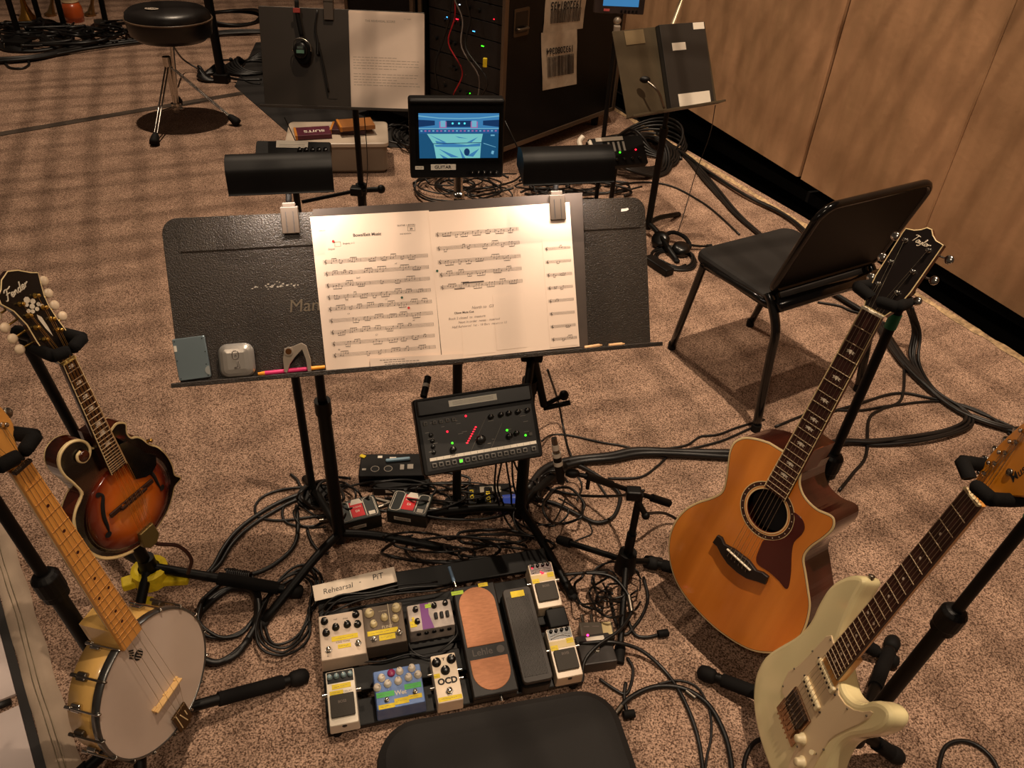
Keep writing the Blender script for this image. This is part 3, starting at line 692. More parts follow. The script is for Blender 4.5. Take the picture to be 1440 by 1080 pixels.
strings(t, MM, cs, [v*1.9 for v in cs], .355, 0, .0120, .0165, mat('bronze_strings', (226, 172, 92), .3, .9), r=.0004, posts=[(pm[3-i][0], pm[3-i][1], .008) for i in range(4)]+[(pm2[i][0], pm2[i][1], .008) for i in range(4)], Mh=MHm, tail=[(v*1.6, -.100, .006) for v in cs])
MB(MM).lathe([(.004, 0), (.003, .006), (.0055, .010), (.001, .012)], 10, T_((.094, .078, -.012)) @ RY(.6)).build('strap_button', GOLD, t)
mb = MB(MM); mb.tube([(0, -.137, -.02), (.02, -.17, -.01), (.05, -.20, .01), (.06, -.25, .02), (.05, -.30, .0)], .0045, sub=6); mb.build('leather_strap', mat('dark_brown_leather', (58, 26, 18), .5), t)

# ---------------- banjo
MBj = frame((-.654, .841, .258), (.253, .967, .025), (-.157, .016, .988))
BM = mat('blonde_maple', (222, 176, 98), .35, noise=.10, nscale=12, stretch=(1, .2, 1), coat=.4)
BM2 = mat('orange_maple_board', (224, 156, 76), .4, noise=.10, nscale=14, stretch=(1, .08, 1))
SKIN = mat('frosted_drum_head', (206, 186, 170), .5, noise=.05, nscale=6)
t = inst_root('banjo', 'four-string open-back banjo with frosted white head on a floor stand', 'banjo', MBj, -.10)
yc, rad = .042, .1365
mb = MB(MBj); C0 = T_((0, yc, 0))
mb.lathe([(rad-.012, -.075), (rad-.012, -.004), (rad, -.004), (rad, -.075)], 64, C0, smooth=True); mb.build('rim', BM, t)
mb = MB(MBj)
n = 64
def rn(r, z): return [(r*math.cos(2*math.pi*i/n), yc+r*math.sin(2*math.pi*i/n), z) for i in range(n)]
def strip(mb, rings, close=True):
    vs = [p for r in rings for p in r]; k = len(rings)
    mb.add(vs, [[i*n+j, i*n+(j+1) % n, ((i+1) % k)*n+(j+1) % n, ((i+1) % k)*n+j] for i in range(k if close else k-1) for j in range(n)], True)
strip(mb, [rn(.1375, -.014), rn(.1430, -.014), rn(.1435, .001), rn(.1405, .003), rn(.1385, .001)])
mb.build('tension_hoop', mat('nickel_hoop', (120, 120, 118), .3, .9), t)
mb = MB(MBj); mb.add(rn(.1390, .0005), [list(range(n))]); mb.build('drum_head', SKIN, t)
mb = MB(MBj)
# logo: small dark brush mark
L = T_((-.003, .135, .0012)) @ RZ(.5)
mb.add([(p, q, 0) for p, q in circle(0, -.004, .011, 16, sy=1.0)], [list(range(16))], L=L)
for k in range(4): mb.box((-.008+.006*k, .012+.002*k, 0), (.003, .012, .0004), L=L @ RZ(.1*k))
mb.build('head_logo', mat('logo_black', (34, 30, 26), .7), t)
mb = MB(MBj)
for k in range(4): mb.box((-.006+.005*k, -.004, .0016), (.0012, .014, .0003), L=L)
mb.build('logo_gap', SKIN, t)
for i in range(16):
    a = 2*math.pi*(i+.5)/16
    if abs(math.atan2(math.sin(a-math.pi/2), math.cos(a-math.pi/2))) < .15: continue
    Q = C0 @ RZ(a)
    mb = MB(MBj); mb.box((.1405, 0, -.050), (.010, .016, .022), .003, L=Q)
    mb.cyl((.1465, 0, -.066), (.1465, 0, .001), .0022, n=8, L=Q); mb.cyl((.1465, 0, -.070), (.1465, 0, -.058), .0038, n=6, L=Q)
    mb.tube([(.1465, 0, -.002), (.1460, 0, .004), (.1425, 0, .006), (.1400, 0, .0035)], .0022, n=6, sub=3, L=Q)
    mb.build('tension_hook', DCHR if i % 2 else CHR, t)
mb = MB(MBj); mb.box((0, 0, .007), (.076, .003, .011), 0); 
for s in (-1, 0, 1): mb.box((s*.034, .0, .003), (.010, .008, .006), .001)
mb.box((0, 0, .0135), (.078, .004, .003), .001)
mb.build('bridge', mat('pale_bridge_wood', (222, 182, 120), .45), t)
mb = MB(MBj); Lt = T_((0, -.078, .006))
mb.prism([(-.020, -.026), (.020, -.026), (.020, .022), (-.020, .022)], [(0, 0), (0, .004), (.001, .005)], L=Lt); mb.m = 1
mb.box((-.012, .0, .0055), (.002, .040, .001), L=Lt); mb.box((.0, -.004, .0055), (.002, .032, .001), L=Lt @ RZ(.25)); mb.box((.010, 0, .0055), (.002, .014, .001), L=Lt)
mb.m = 0; mb.box((0, -.028, -.004), (.022, .006, .018), .001, L=Lt)
mb.build('tailpiece', [mat('bronze_tailpiece', (88, 68, 44), .35, .8), IVORY], t)
bd = board(t, MBj, .609, .032, .050, .180, .006, .013, 19, BM2, mat('brass_fret', (205, 150, 84), .35, .7))
mb = MB(MBj)
for k in (3, 5, 7, 10, 12, 12.1, 15, 17):
    kk = int(k); y = (fretpos(.609, kk)+fretpos(.609, kk-1))/2; x = 0 if kk != 12 else (-.012 if k == 12 else .012)
    mb.add([(p, q, .0133) for p, q in circle(x, y, .0030, 12)], [list(range(12))])
mb.build('fret_inlay', mat('dark_dot', (64, 20, 12), .5), bd)
neck(t, MBj, .032, .052, .611, .182, .006, .020, BM)
mb = MB(MBj); mb.prism(ccw([(-.026, .182), (.026, .182), (.025, .235), (-.025, .235)]), [(.006, -.070), (.001, -.055), (0, .006)], smooth=False); mb.build('neck_heel', BM, t)
MB(MBj).box((0, .611, .012), (.033, .006, .008), .001).build('nut', EBONY, t)
MHb = head_frame(MBj, .614, .20, .005)
hb = ccw(smooth2([(-.016, 0), (-.016, .018), (-.022, .034), (-.034, .052), (-.036, .080), (-.032, .110), (-.036, .140), (-.020, .158), (0, .150), (.020, .158), (.036, .140), (.032, .110), (.036, .080), (.034, .052), (.022, .034), (.016, .018), (.016, 0)], 2))
MB(MHb).prism(hb, [(.002, -.013), (0, -.011), (0, -.001), (.002, 0)]).build('headstock', BM2, t)
for s in (-1, 1):
    for y in (.062, .110): tuner(t, MHb, (s*.019, y), (s*.048, y+.002), 0, CHR, DCHR, kr=.009)
strings(t, MBj, [-.0105, -.0035, .0035, .0105], [-.026, -.009, .009, .026], .612, 0, .0155, .0165, STR, r=.0004, posts=[(-.019, .062, .006), (-.019, .110, .006), (.019, .110, .006), (.019, .062, .006)], Mh=MHb, tail=[(-.014, -.060, .012), (-.005, -.060, .012), (.005, -.060, .012), (.014, -.060, .012)])

# ================================================================== INSTRUMENT STANDS
def istand(label, Mi, ynut, base, feet, band=None, back=.10, name='instrument_stand', collar=.5, spread=.030, prong_z=.022, side=0):
    base = Vector(base); up = Mi @ Vector((side, ynut+.030, -back))
    t = thing(name, label, 'stand', (base.x, base.y, 0), 'instrument floor stands')
    d = (base-up)
    top = up; lowp = Vector((base.x, base.y, .10))
    mid = top.lerp(lowp, collar)
    mb = MB(); mb.cyl(top, mid, .0105, n=16); mb.build('upper_tube', BLKM, t)
    mb = MB(); mb.cyl(mid, lowp, .0150, n=16); mb.build('lower_tube', BLKM, t)
    dd = (lowp-mid).normalized()
    mb = MB(); mb.lathe([(.014, -.014), (.019, -.012), (.0235, -.006), (.0245, -.004), (.0245, .030), (.0225, .034), (.0225, .046), (.017, .050)], 18, T_(mid) @ dd.to_track_quat('Z', 'X').to_matrix().to_4x4(), smooth=False)
    mb.build('height_collar', BLK, t)
    if band:
        a = top.lerp(mid, .10); b = top.lerp(mid, .18); mb = MB(); mb.cyl(a, b, .0122, n=16); mb.build('tape_band', band, t, 'green tape band')
    # yoke
    mb = MB(Mi); yk = ynut+.040
    mb.tube([(side, yk, -back-.012), (side*.6, yk, -back*.72), (0, yk, -.050)], .013, n=10, sub=4)
    mb.tube([(-spread-.006, yk, -.030), (-spread*.8, yk, -.044), (0, yk, -.050), (spread*.8, yk, -.044), (spread+.006, yk, -.030)], .0105, n=10, sub=4)
    yo = mb.build('yoke', BLKM, t)
    for s in (-1, 1):
        mb = MB(Mi); mb.tube([(s*(spread+.006), yk, -.034), (s*(spread+.010), yk-.002, -.008), (s*(spread+.012), yk-.004, prong_z+.004)], .0115, n=10, sub=4)
        mb.tube([(s*(spread+.014), yk-.004, prong_z+.002), (s*(spread*.5), yk-.008, prong_z+.006), (s*.010, yk-.010, prong_z+.006)], .0115, n=10, sub=4)
        mb.build('grip_prong', FOAM, yo)
    # hub and legs
    mb = MB(); mb.cyl((base.x, base.y, .085), (base.x, base.y, .150), .024, .020, n=16); mb.build('hub', BLK, t)
    for f in feet:
        f = Vector((f[0], f[1], .016)); a = Vector((base.x, base.y, .115)); v = (f-a)
        mb = MB(); mb.cyl(a, a+v*.9, .0125, n=14); lg = mb.build('leg', BLKM, t)
        mb = MB(); mb.cyl(a+v*.45, a+v*.86, .0165, n=14); mb.build('foam_sleeve', FOAM, lg)
        mb = MB(); q = v.normalized().to_track_quat('Z', 'X').to_matrix().to_4x4()
        mb.lathe([(.012, -.035), (.018, -.028), (.020, -.008), (.017, .006), (.008, .012)], 14, T_(a+v) @ q); mb.build('rubber_foot', RUB, lg)
    # strut rings from shaft to legs
    return t
def g2(px, py): p = G(px, py, .016); return (p.x, p.y)
istand('black tripod stand with green tape holding the acoustic guitar', MT, .648, (.700, 1.300, 0), [g2(910, 790), (1.00, 1.18), (.72, 1.62)], GRN, collar=.48)
istand('black tripod stand with green tape holding the cream electric guitar', MS, .648, (.800, .930, 0), [g2(988, 946), g2(1262, 1064), (1.02, 1.24)], GRN, back=.12, collar=.42)
istand('black tripod stand with yellow base bracket holding the sunburst mandolin', MM, .353, (-.890, 1.262, 0), [g2(420, 832), (-1.15, 1.45), (-.86, .96)], None, collar=.62, spread=.020)
istand('black tripod stand under the white-headed banjo', MBj, .609, (-.745, .860, 0), [g2(427, 951), (-.93, .68), (-.66, .60)], None, collar=.40, spread=.022)
# ================================================================== FRONT MUSIC STANDS
MD = yawtilt((-.653, 1.206, .756), 14, 30)
DESK = mat('hammered_black_desk', (54, 43, 32), .36, bump=.8, bscale=420, nscale=420, rgb2=(24, 19, 15), detail=2)
DESK.node_tree.nodes['Principled BSDF'].inputs['Specular IOR Level'].default_value = .6
def music_stand(label, Md, u0, u1, h, base, group=None, feet=3, a0=.3, corners=(1, 1), tubes=True, dm=None, lipd=.055, crease=True, foot=.30):
    t = thing('music_stand', label, 'music stand', (base[0], base[1], 0))
    o = rrect(u0, 0, u1, h, 0, 5, (.001, .030 if corners[1] else .004, .030 if corners[0] else .004, .001))
    mb = MB(Md); mb.prism(o, [(0, -.0035), (0, -.0006), (.0006, 0)])
    if crease:
        zc = h*.80; x0_, x1_ = u0+.03, u1-.015          # pressed panel whose upper band stands proud and slopes back
        mb.add([(x0_, zc-.004, 0), (x1_, zc-.004, 0), (x1_, zc, .0017), (x0_, zc, .0017), (x1_, h-.006, .0002), (x0_, h-.006, .0002)], [[0, 1, 2, 3], [3, 2, 4, 5]])
    dk = mb.build('desk', dm or DESK, t)
    mb = MB(Md)
    mb.prism([(u0-.006, 0), (u1+.006, 0), (u1+.006, .0030), (u0-.006, .0030)], [(0, -.004), (0, lipd)])
    mb.box(((u0+u1)/2, .0035, lipd), (u1-u0+.012, .009, .0026), .001)
    mb.build('shelf', dm or DESK, t)
    base = Vector(base); c = Md @ Vector(((u0+u1)/2, h*.42, -.026)); 
    top = Vector((base.x, base.y, c.z-.015))
    mb = MB(); mb.cyl(top, (base.x, base.y, .45), .0110, n=16); mb.build('inner_tube', BLKM, t)
    mb = MB(); mb.cyl((base.x, base.y, .50), (base.x, base.y, .03), .0165, n=16); mb.cyl((base.x, base.y, .49), (base.x, base.y, .53), .020, n=16); mb.build('outer_tube', BLKM, t)
    mb = MB(); mb.tube([top-Vector((0, 0, .01)), top.lerp(c, .5)+Vector((0, 0, .01)), c], .012, sub=4); mb.cyl(c-(Md.to_3x3().col[0])*.045, c+(Md.to_3x3().col[0])*.045, .014, n=14); mb.build('tilt_bracket', BLKM, t)
    for k in range(feet):
        a = a0+2*math.pi*k/feet; f = Vector((base.x+foot*math.cos(a), base.y+foot*math.sin(a), .010)); s = Vector((base.x, base.y, .060))
        mb = MB(); mb.tube([s, s.lerp(f, .35)+Vector((0, 0, .012)), f], .0125, n=8, sub=4); lg = mb.build('leg', BLKM, t)
        mb = MB(); mb.sphere(f, .015, n=10, sc=(1, 1, .65)); mb.build('foot_cap', RUB, lg)
    return t, dk
tL, dkL = music_stand('left black music stand of the front pair, card case and silver case on its lip', MD, 0, .497, .320, (-.453, 1.457), a0=R_(-118))
tR, dkR = music_stand('right black music stand of the front pair, white chip on its upper corner', MD @ T_((0, 0, -.006)), .489, .986, .320, (.045, 1.590), a0=R_(-60))
mb = MB(MD); x, y = uv(MD, 418, 428); mb.text('Manhasset', .036, T_((x+.058, y-.004, .0008)), shear=.15); mb.build('embossed_lettering', mat('embossed_metal', (104, 92, 76), .35), dkL)
# paint scuffs
mb = MB(MD); rnd = random.Random(3); x, y = uv(MD, 385, 402)
for i in range(34):
    q = (x+rnd.gauss(0, .022), y+rnd.gauss(0, .0025)); r = rnd.uniform(.0004, .0016)
    mb.add([(a, b, .0006) for a, b in circle(q[0], q[1], r, 5, sx=1.8)], [list(range(5))])
mb.build('paint_scuff', mat('pale_scuff', (170, 160, 145), .8), dkL)
mb = MB(MD @ T_((0, 0, -.006))); x, y = uv(MD, 880, 295)
mb.add([(x+a, y+b, .0008) for a, b in ((-.009, -.003), (.004, -.002), (.009, .001), (.007, .004), (-.002, .003), (-.008, .003))], [list(range(6))])
mb.build('white_chip', mat('white_chip', (230, 222, 210), .8), dkR)
# backing board under the pages
BO = mat('dark_brown_board', (66, 54, 46), .7, noise=.1, nscale=30)
p = [uv(MD, *q) for q in ((440, 298), (816, 275), (824, 487), (465, 522))]
o = [(p[3][0], .004), (p[2][0]+.004, .004), (p[1][0]+.004, p[1][1]+.006), (p[0][0], p[1][1]-.003)]
tag(MB(MD).prism(ccw(o), [(0, .0005), (0, .0022)]).build('backing_board', BO), 'dark brown backing board leaning on both front desks behind the score', 'board')
# ---- sheet music with real printing
def staff(mb, Mp, x0, x1, y, gap, rnd, notes=10, lw=.00035, up=None, dense=1.0):
    for k in range(5): mb.rect(x0, y+k*gap-lw/2, x1, y+k*gap+lw/2, .0003)
    mb.m = 1
    # clef
    mb.tube([(x0+.004, y-gap*1.2, .0004), (x0+.006, y+gap*1, .0004), (x0+.004, y+gap*3, .0004), (x0+.0065, y+gap*5, .0004), (x0+.003, y+gap*2, .0004), (x0+.007, y+gap*.4, .0004)], .00035, n=3, sub=3)
    x = x0+.016
    while x < x1-.012:
        if rnd.random() < .18/dense:
            x += rnd.uniform(.008, .02); continue
        cnt = rnd.choice((2, 3, 4, 4)); sp = rnd.uniform(.0042, .0058); dn = rnd.random() < .5
        ys = [y+gap*(rnd.randint(-1, 7))*.5+gap*.5 for _ in range(cnt)]
        yb = (max(ys)+gap*2.6) if not dn else (min(ys)-gap*2.6)
        if x+sp*cnt > x1-.002: break
        for i, yy in enumerate(ys):
            mb.add([(a, b, .0004) for a, b in circle(x+i*sp, yy, .0011, 6, sy=.75)], [list(range(6))])
            xx = x+i*sp+(.001 if not dn else -.001)
            mb.rect(xx-.00017, min(yy, yb), xx+.00017, max(yy, yb), .0004)
        xx0 = x+(.001 if not dn else -.001)
        mb.rect(xx0, yb-.0005, xx0+sp*(cnt-1), yb+.0005, .0004)
        x += sp*cnt+rnd.uniform(.002, .006)
        if rnd.random() < .35: mb.rect(x, y, x+.0004, y+4*gap, .0004); x += .003
    mb.m = 0
    mb.rect(x1-.0004, y, x1, y+4*gap, .0004)
def page_frame(Md, bl, br_, z):
    a = Vector((*uv(Md, *bl, z), z)); b = Vector((*uv(Md, *br_, z), z)); d = (b-a).normalized(); yv = Vector((-d.y, d.x, 0))
    return Md @ Matrix(((d.x, yv.x, 0, a.x), (d.y, yv.y, 0, a.y), (0, 0, 1, z), (0, 0, 0, 1))), (b-a).length
TXT = mat('print_black', (58, 48, 46), .8)
# left page
Mp, wv = page_frame(MD, (459, 524), (621, 509), .0030)
hv = (Vector(uv(MD, 436, 305, .003))-Vector(uv(MD, 459, 524, .003))).length; print('PAGE1', wv, hv)
t = thing('sheet_music_page', 'left page of the open score, nine lines of notes under a title', 'sheet music', Mp)
mb = MB(Mp); mb.prism([(0, 0), (wv, 0), (wv, hv), (0, hv)], [(0, 0), (0, .0004)]); sheet = mb.build('paper', PAPER, t)
MP2 = Mp @ T_((0, 0, .0004))
mb = MB(MP2); rnd = random.Random(11)
for k in range(9): staff(mb, MP2, .016, wv-.010, .030+.0236*k, .0016, rnd, dense=1.6)
mb.m = 1
mb.text('Bows/Exit Music', .0085, T_((.108, .271, .0003)), bold=.02); mb.text('39', .006, T_((.197, .277, .0003)), bold=.02)
mb.text('GUITAR 1 (BOOK)', .0045, T_((.188, .285, .0003))); mb.text('2ND REVISION', .0035, T_((.185, .268, .0003)))
mb.text('rehearsal', .0035, T_((.020, .284, .0003))); mb.text('(Segue)', .0045, T_((.035, .247, .0003))); mb.text('Brightly, in 2', .0045, T_((.070, .256, .0003)))
for x0, y0, x1, y1 in ((.190, .273, .205, .2734), (.190, .2815, .205, .2819), (.190, .273, .1904, .2819), (.2046, .273, .205, .2819), (.042, .251, .054, .2514), (.042, .260, .054, .2604), (.042, .251, .0424, .2604), (.0536, .251, .054, .2604)): mb.rect(x0, y0, x1, y1, .0003)
for k in range(7): mb.text(random.Random(k).choice(('Gm7', 'C7', 'F', 'Bb', 'mf', 'C#dim')), .0042, T_((.03+.026*k, .0445+.0236*((k*3) % 8), .0003)))
mb.build('music_print', [GINK, TXT], sheet)
mb = MB(MP2)
for x, y, in ((.040, .262), (.178, .118)): mb.add([(a, b, .0006) for a, b in circle(x, y, .0026, 10)], [list(range(10))])
mb.m = 1; mb.add([(a, b, .0006) for a, b in circle(.166, .140, .0026, 10)], [list(range(10))])
mb.build('cue_dot', [mat('red_dot', (206, 40, 40), .7), mat('dark_green_dot', (40, 84, 62), .7)], sheet, 'red and dark green round cue stickers')
# right page
Mq, _ = page_frame(MD, (622, 507), (815, 487), .0034)
p0 = Mq.inverted() @ (MD @ Vector((*uv(MD, 608, 294, .0034), .0034))); 
wq = _; hq = (Vector(uv(MD, 808, 284, .0034))-Vector(uv(MD, 815, 487, .0034))).length; print('PAGE2', wq, hq)
t = thing('sheet_music_page', 'right page of the open score, few staves above handwritten notes', 'sheet music', Mq)
mb = MB(Mq); mb.prism([(0, 0), (wq, 0), (wq, hq), (0, hq)], [(0, 0), (0, .0004)]); sheet = mb.build('paper', PAPER, t)
MQ2 = Mq @ T_((0, 0, .0004)); mb = MB(MQ2); rnd = random.Random(23)
for k, y in enumerate((.256, .228, .200, .174, .148)): staff(mb, MQ2, .010, .185, y, .0016, rnd, dense=.7 if k in (0, 2) else 1.1)
mb.m = 1; mb.box((.080, .157, .0004), (.045, .0022, .0002), L=None); mb.box((.050, .146, .0004), (.022, .0016, .0002))
mb.text('Oboe: Mute Cue', .0060, T_((.055, .096, .0003)), bold=.02); 
mb.build('music_print', [GINK, TXT], sheet)
mb = MB(MQ2)
for s, x, y, z in (('North to  G3', .095, .104, .0085), ('Book 2 closed  to  measure', .060, .085, .0070), ('Next in order  notes - inserted', .085, .076, .0070), ('Half Rehearsal  1st - 18 Bars  measure 10', .085, .067, .0070)): mb.text(s, z, T_((x, y, .0003)), shear=.25)
mb.build('handwriting', mat('pencil', (120, 104, 96), .8), sheet)
mb = MB(MQ2); mb.add([(a, b, .0006) for a, b in circle(.007, .186, .0026, 10)], [list(range(10))]); mb.build('cue_dot', mat('dark_green_dot', (40, 84, 62), .7), sheet, 'dark green round cue sticker')
# side strip pasted on the right page
Mr = Mq @ T_((wq-.066, .004, .0006)); t = thing('pasted_music_strip', 'narrow music strip pasted down the outer edge of the right page', 'sheet music', Mr)
mb = MB(Mr); mb.prism([(0, 0), (.063, 0), (.063, .232), (0, .232)], [(0, 0), (0, .0003)]); sheet = mb.build('paper', PAPER, t)
mb = MB(Mr @ T_((0, 0, .0003))); rnd = random.Random(31)
for k in range(8): staff(mb, None, .004, .060, .014+.0275*k, .0013, rnd, dense=.9)
mb.build('music_print', [GINK, TXT], sheet)
# patch sheets taped on the lower half of right page
for (x, y, a, b, l) in ((.118, .010, .066, .115, 'blank paper patch taped low on the right page beside the pasted strip'), (.046, .006, .068, .06, 'small blank paper patch taped at the foot of the right page')):
    mb = MB(Mq @ T_((x, y, .0005))); mb.prism([(0, 0), (a, 0), (a, b), (0, b)], [(0, 0), (0, .0002)]); tag(mb.build('paper_patch', PAPER), l, 'paper')
# text slip lying across foot of both pages
Ms, _ = page_frame(MD, (521, 519), (670, 511), .0080)
t = thing('text_slip', 'narrow white slip of typed text taped across the foot of both pages', 'paper', Ms)
mb = MB(Ms); mb.prism([(0, 0), (.193, 0), (.193, .022), (0, .022)], [(0, 0), (0, .0004)]); sheet = mb.build('paper', PAPER2, t)
mb = MB(Ms @ T_((0, 0, .0004)))
for k, (x0, x1) in enumerate(((.032, .125), (.030, .135), (.028, .100), (.020, .065))):
    x = x0
    r = random.Random(k)
    while x < x1: w_ = r.uniform(.003, .008); mb.rect(x, .003+.0045*k, x+w_, .0044+.0045*k, .0002); x += w_+.0015
mb.build('typed_text', GINK, sheet)

# ---- small things on the lip
a = Vector(uv(MD, 252, 536, .01)); b = Vector(uv(MD, 297, 530, .01)); c = Vector(uv(MD, 247, 477, .01))
w_ = (b-a).length; h_ = (c-a).length; ang = math.atan2((b-a).y, (b-a).x)
Mc = MD @ T_((a.x, max(a.y, .0035), .001)) @ RZ(ang)
t = thing('card_case', 'flat grey-blue metal card case standing at the left end of the lip', 'card case', Mc)
mb = MB(Mc); mb.prism(rrect(0, 0, w_, h_, .003), [(.001, 0), (0, .001), (0, .008), (.001, .009)]); mb.build('plate', mat('grey_blue_anodised', (128, 142, 146), .3, .5), t)
mb = MB(Mc)
for x, y in ((.004, .004), (w_-.005, .004), (.004, h_-.005), (w_-.005, h_-.005), (w_-.003, h_*.62), (.003, h_*.48), (w_-.005, h_*.32)): mb.cyl((x, y, .009), (x, y, .0095), .0011, n=8)
mb.build('screw', BLK, t)
mb = MB(Mc); mb.prism([(w_-.009*math.cos(q), .014+.009*math.sin(q)) for q in [(-math.pi/2+math.pi*i/10) for i in range(11)]][::-1], [(0, .009), (0, .0097)]); mb.build('thumb_notch', mat('silver_disc', (176, 178, 174), .4, .6), t)
mb = MB(Mc); mb.prism([(.001, h_*.70), (.006, h_*.70), (.006, h_*.84), (.001, h_*.84)], [(0, .009), (0, .0095)]); mb.build('sticker', LBL, t)
p = uv(MD, 333, 507, .018); Mx = MD @ T_((p[0], max(p[1], .036), .002))
t = thing('earbud_case', 'rounded silver-grey plastic case between card case and pink pencil', 'case', Mx)
mb = MB(Mx); rr_ = rrect(-.034, -.034, .034, .034, .018, 6)
mb.prism(rr_, [(.008, 0), (.002, .004), (0, .010), (.0005, .016), (.004, .022), (.010, .0255), (.018, .027)], smooth=True); mb.build('shell', mat('silver_grey_plastic', (176, 168, 158), .3, .6), t)
mb = MB(Mx); mb.prism(rr_, [(-.0006, .0105), (-.0006, .0118)]); mb.build('seam', BLK, t)
mb = MB(Mx); mb.tube([(p_[0], p_[1], .0272) for p_ in rrect(-.006, .004, .006, .020, .005, 4)], .0008, n=5, sub=1, closed=True)
mb.tube([(-.0015, .009, .0272), (0, .015, .0272), (.0015, .009, .0272)], .0006, n=5, sub=1)
mb.tube([(.005, .0, .0272), (.006, -.014, .0272), (-.004, -.015, .0272), (-.004, -.0125, .0272), (.002, -.0115, .0272), (.002, 0, .0272)], .0008, n=5, sub=1, closed=True)
mb.build('embossed_logo', mat('embossed_silver', (110, 102, 96), .35, .7), t)
a = MD @ Vector((*uv(MD, 361, 526, .012), .012)); b = MD @ Vector((*uv(MD, 457, 516, .012), .012)); d = b-a
t = thing('pencil', 'pink marker pencil with orange tips lying on the lip', 'pencil', a)
PNK = mat('pink_barrel', (214, 48, 108), .35); ORG = mat('orange_tip', (236, 150, 30), .5)
mb = MB(); mb.cyl(a+d*.12, a+d*.80, .0045, n=10); mb.build('barrel', PNK, t)
mb = MB(); mb.cyl(a+d*.12, a+d*.02, .0045, .0030, n=10); mb.cyl(a+d*.80, a+d, .0042, .0036, n=10); mb.build('tip', ORG, t)
# capo
P3 = lambda px, py, z: Vector((*uv(MD, px, py, z), z))
t = thing('capo', 'silver guitar capo with brass disc leaning over the pencil', 'capo', MD @ P3(405, 518, .014))
al = mat('brushed_aluminium', (208, 190, 170), .3, .8)
k = [P3(*q, .016) for q in ((400, 523), (398, 505), (400, 490), (412, 487), (424, 482), (431, 486), (437, 505), (438, 522), (433, 522), (430, 505), (425, 491), (415, 502), (408, 512), (404, 524))]
mb = MB(MD); mb.prism(ccw([(q.x, q.y) for q in k]), [(0, .012), (0, .020), (.0006, .021)]); mb.build('frame', al, t)
q = P3(406, 494, .018); mb = MB(MD); mb.cyl((q.x, q.y, .010), (q.x, q.y, .0235), .0085, n=20); mb.m = 1; mb.cyl((q.x, q.y, .0235), (q.x, q.y, .0240), .0060, n=20); mb.build('pivot_disc', [al, mat('brass_disc', (130, 84, 48), .3, .9)], t)
mb = MB(MD); a = P3(406, 511, .01); b = P3(420, 497, .01); mb.tube([(a.x, a.y, .012), (b.x, b.y, .012)], .005, sub=1); mb.build('rubber_pad', RUB, t)
# pencil stubs on the right
for px0, px1, l in (((822, 489), (842, 486), 'short bare wooden pencil stub on the right desk lip, next to the pages'), ((856, 486), (874, 484), 'pale pencil stub on the right desk lip, nearer the corner')):
    a = MD @ Vector((*uv(MD, *px0, .012), .012)); b = MD @ Vector((*uv(MD, *px1, .012), .012)); mb = MB(); mb.cyl(a, b, .0042, n=8); mb.cyl(b, b+(b-a)*.25, .0042, .001, n=8)
    tag(mb.build('pencil_stub', mat('bare_wood', (206, 160, 112), .6)), l, 'pencil')

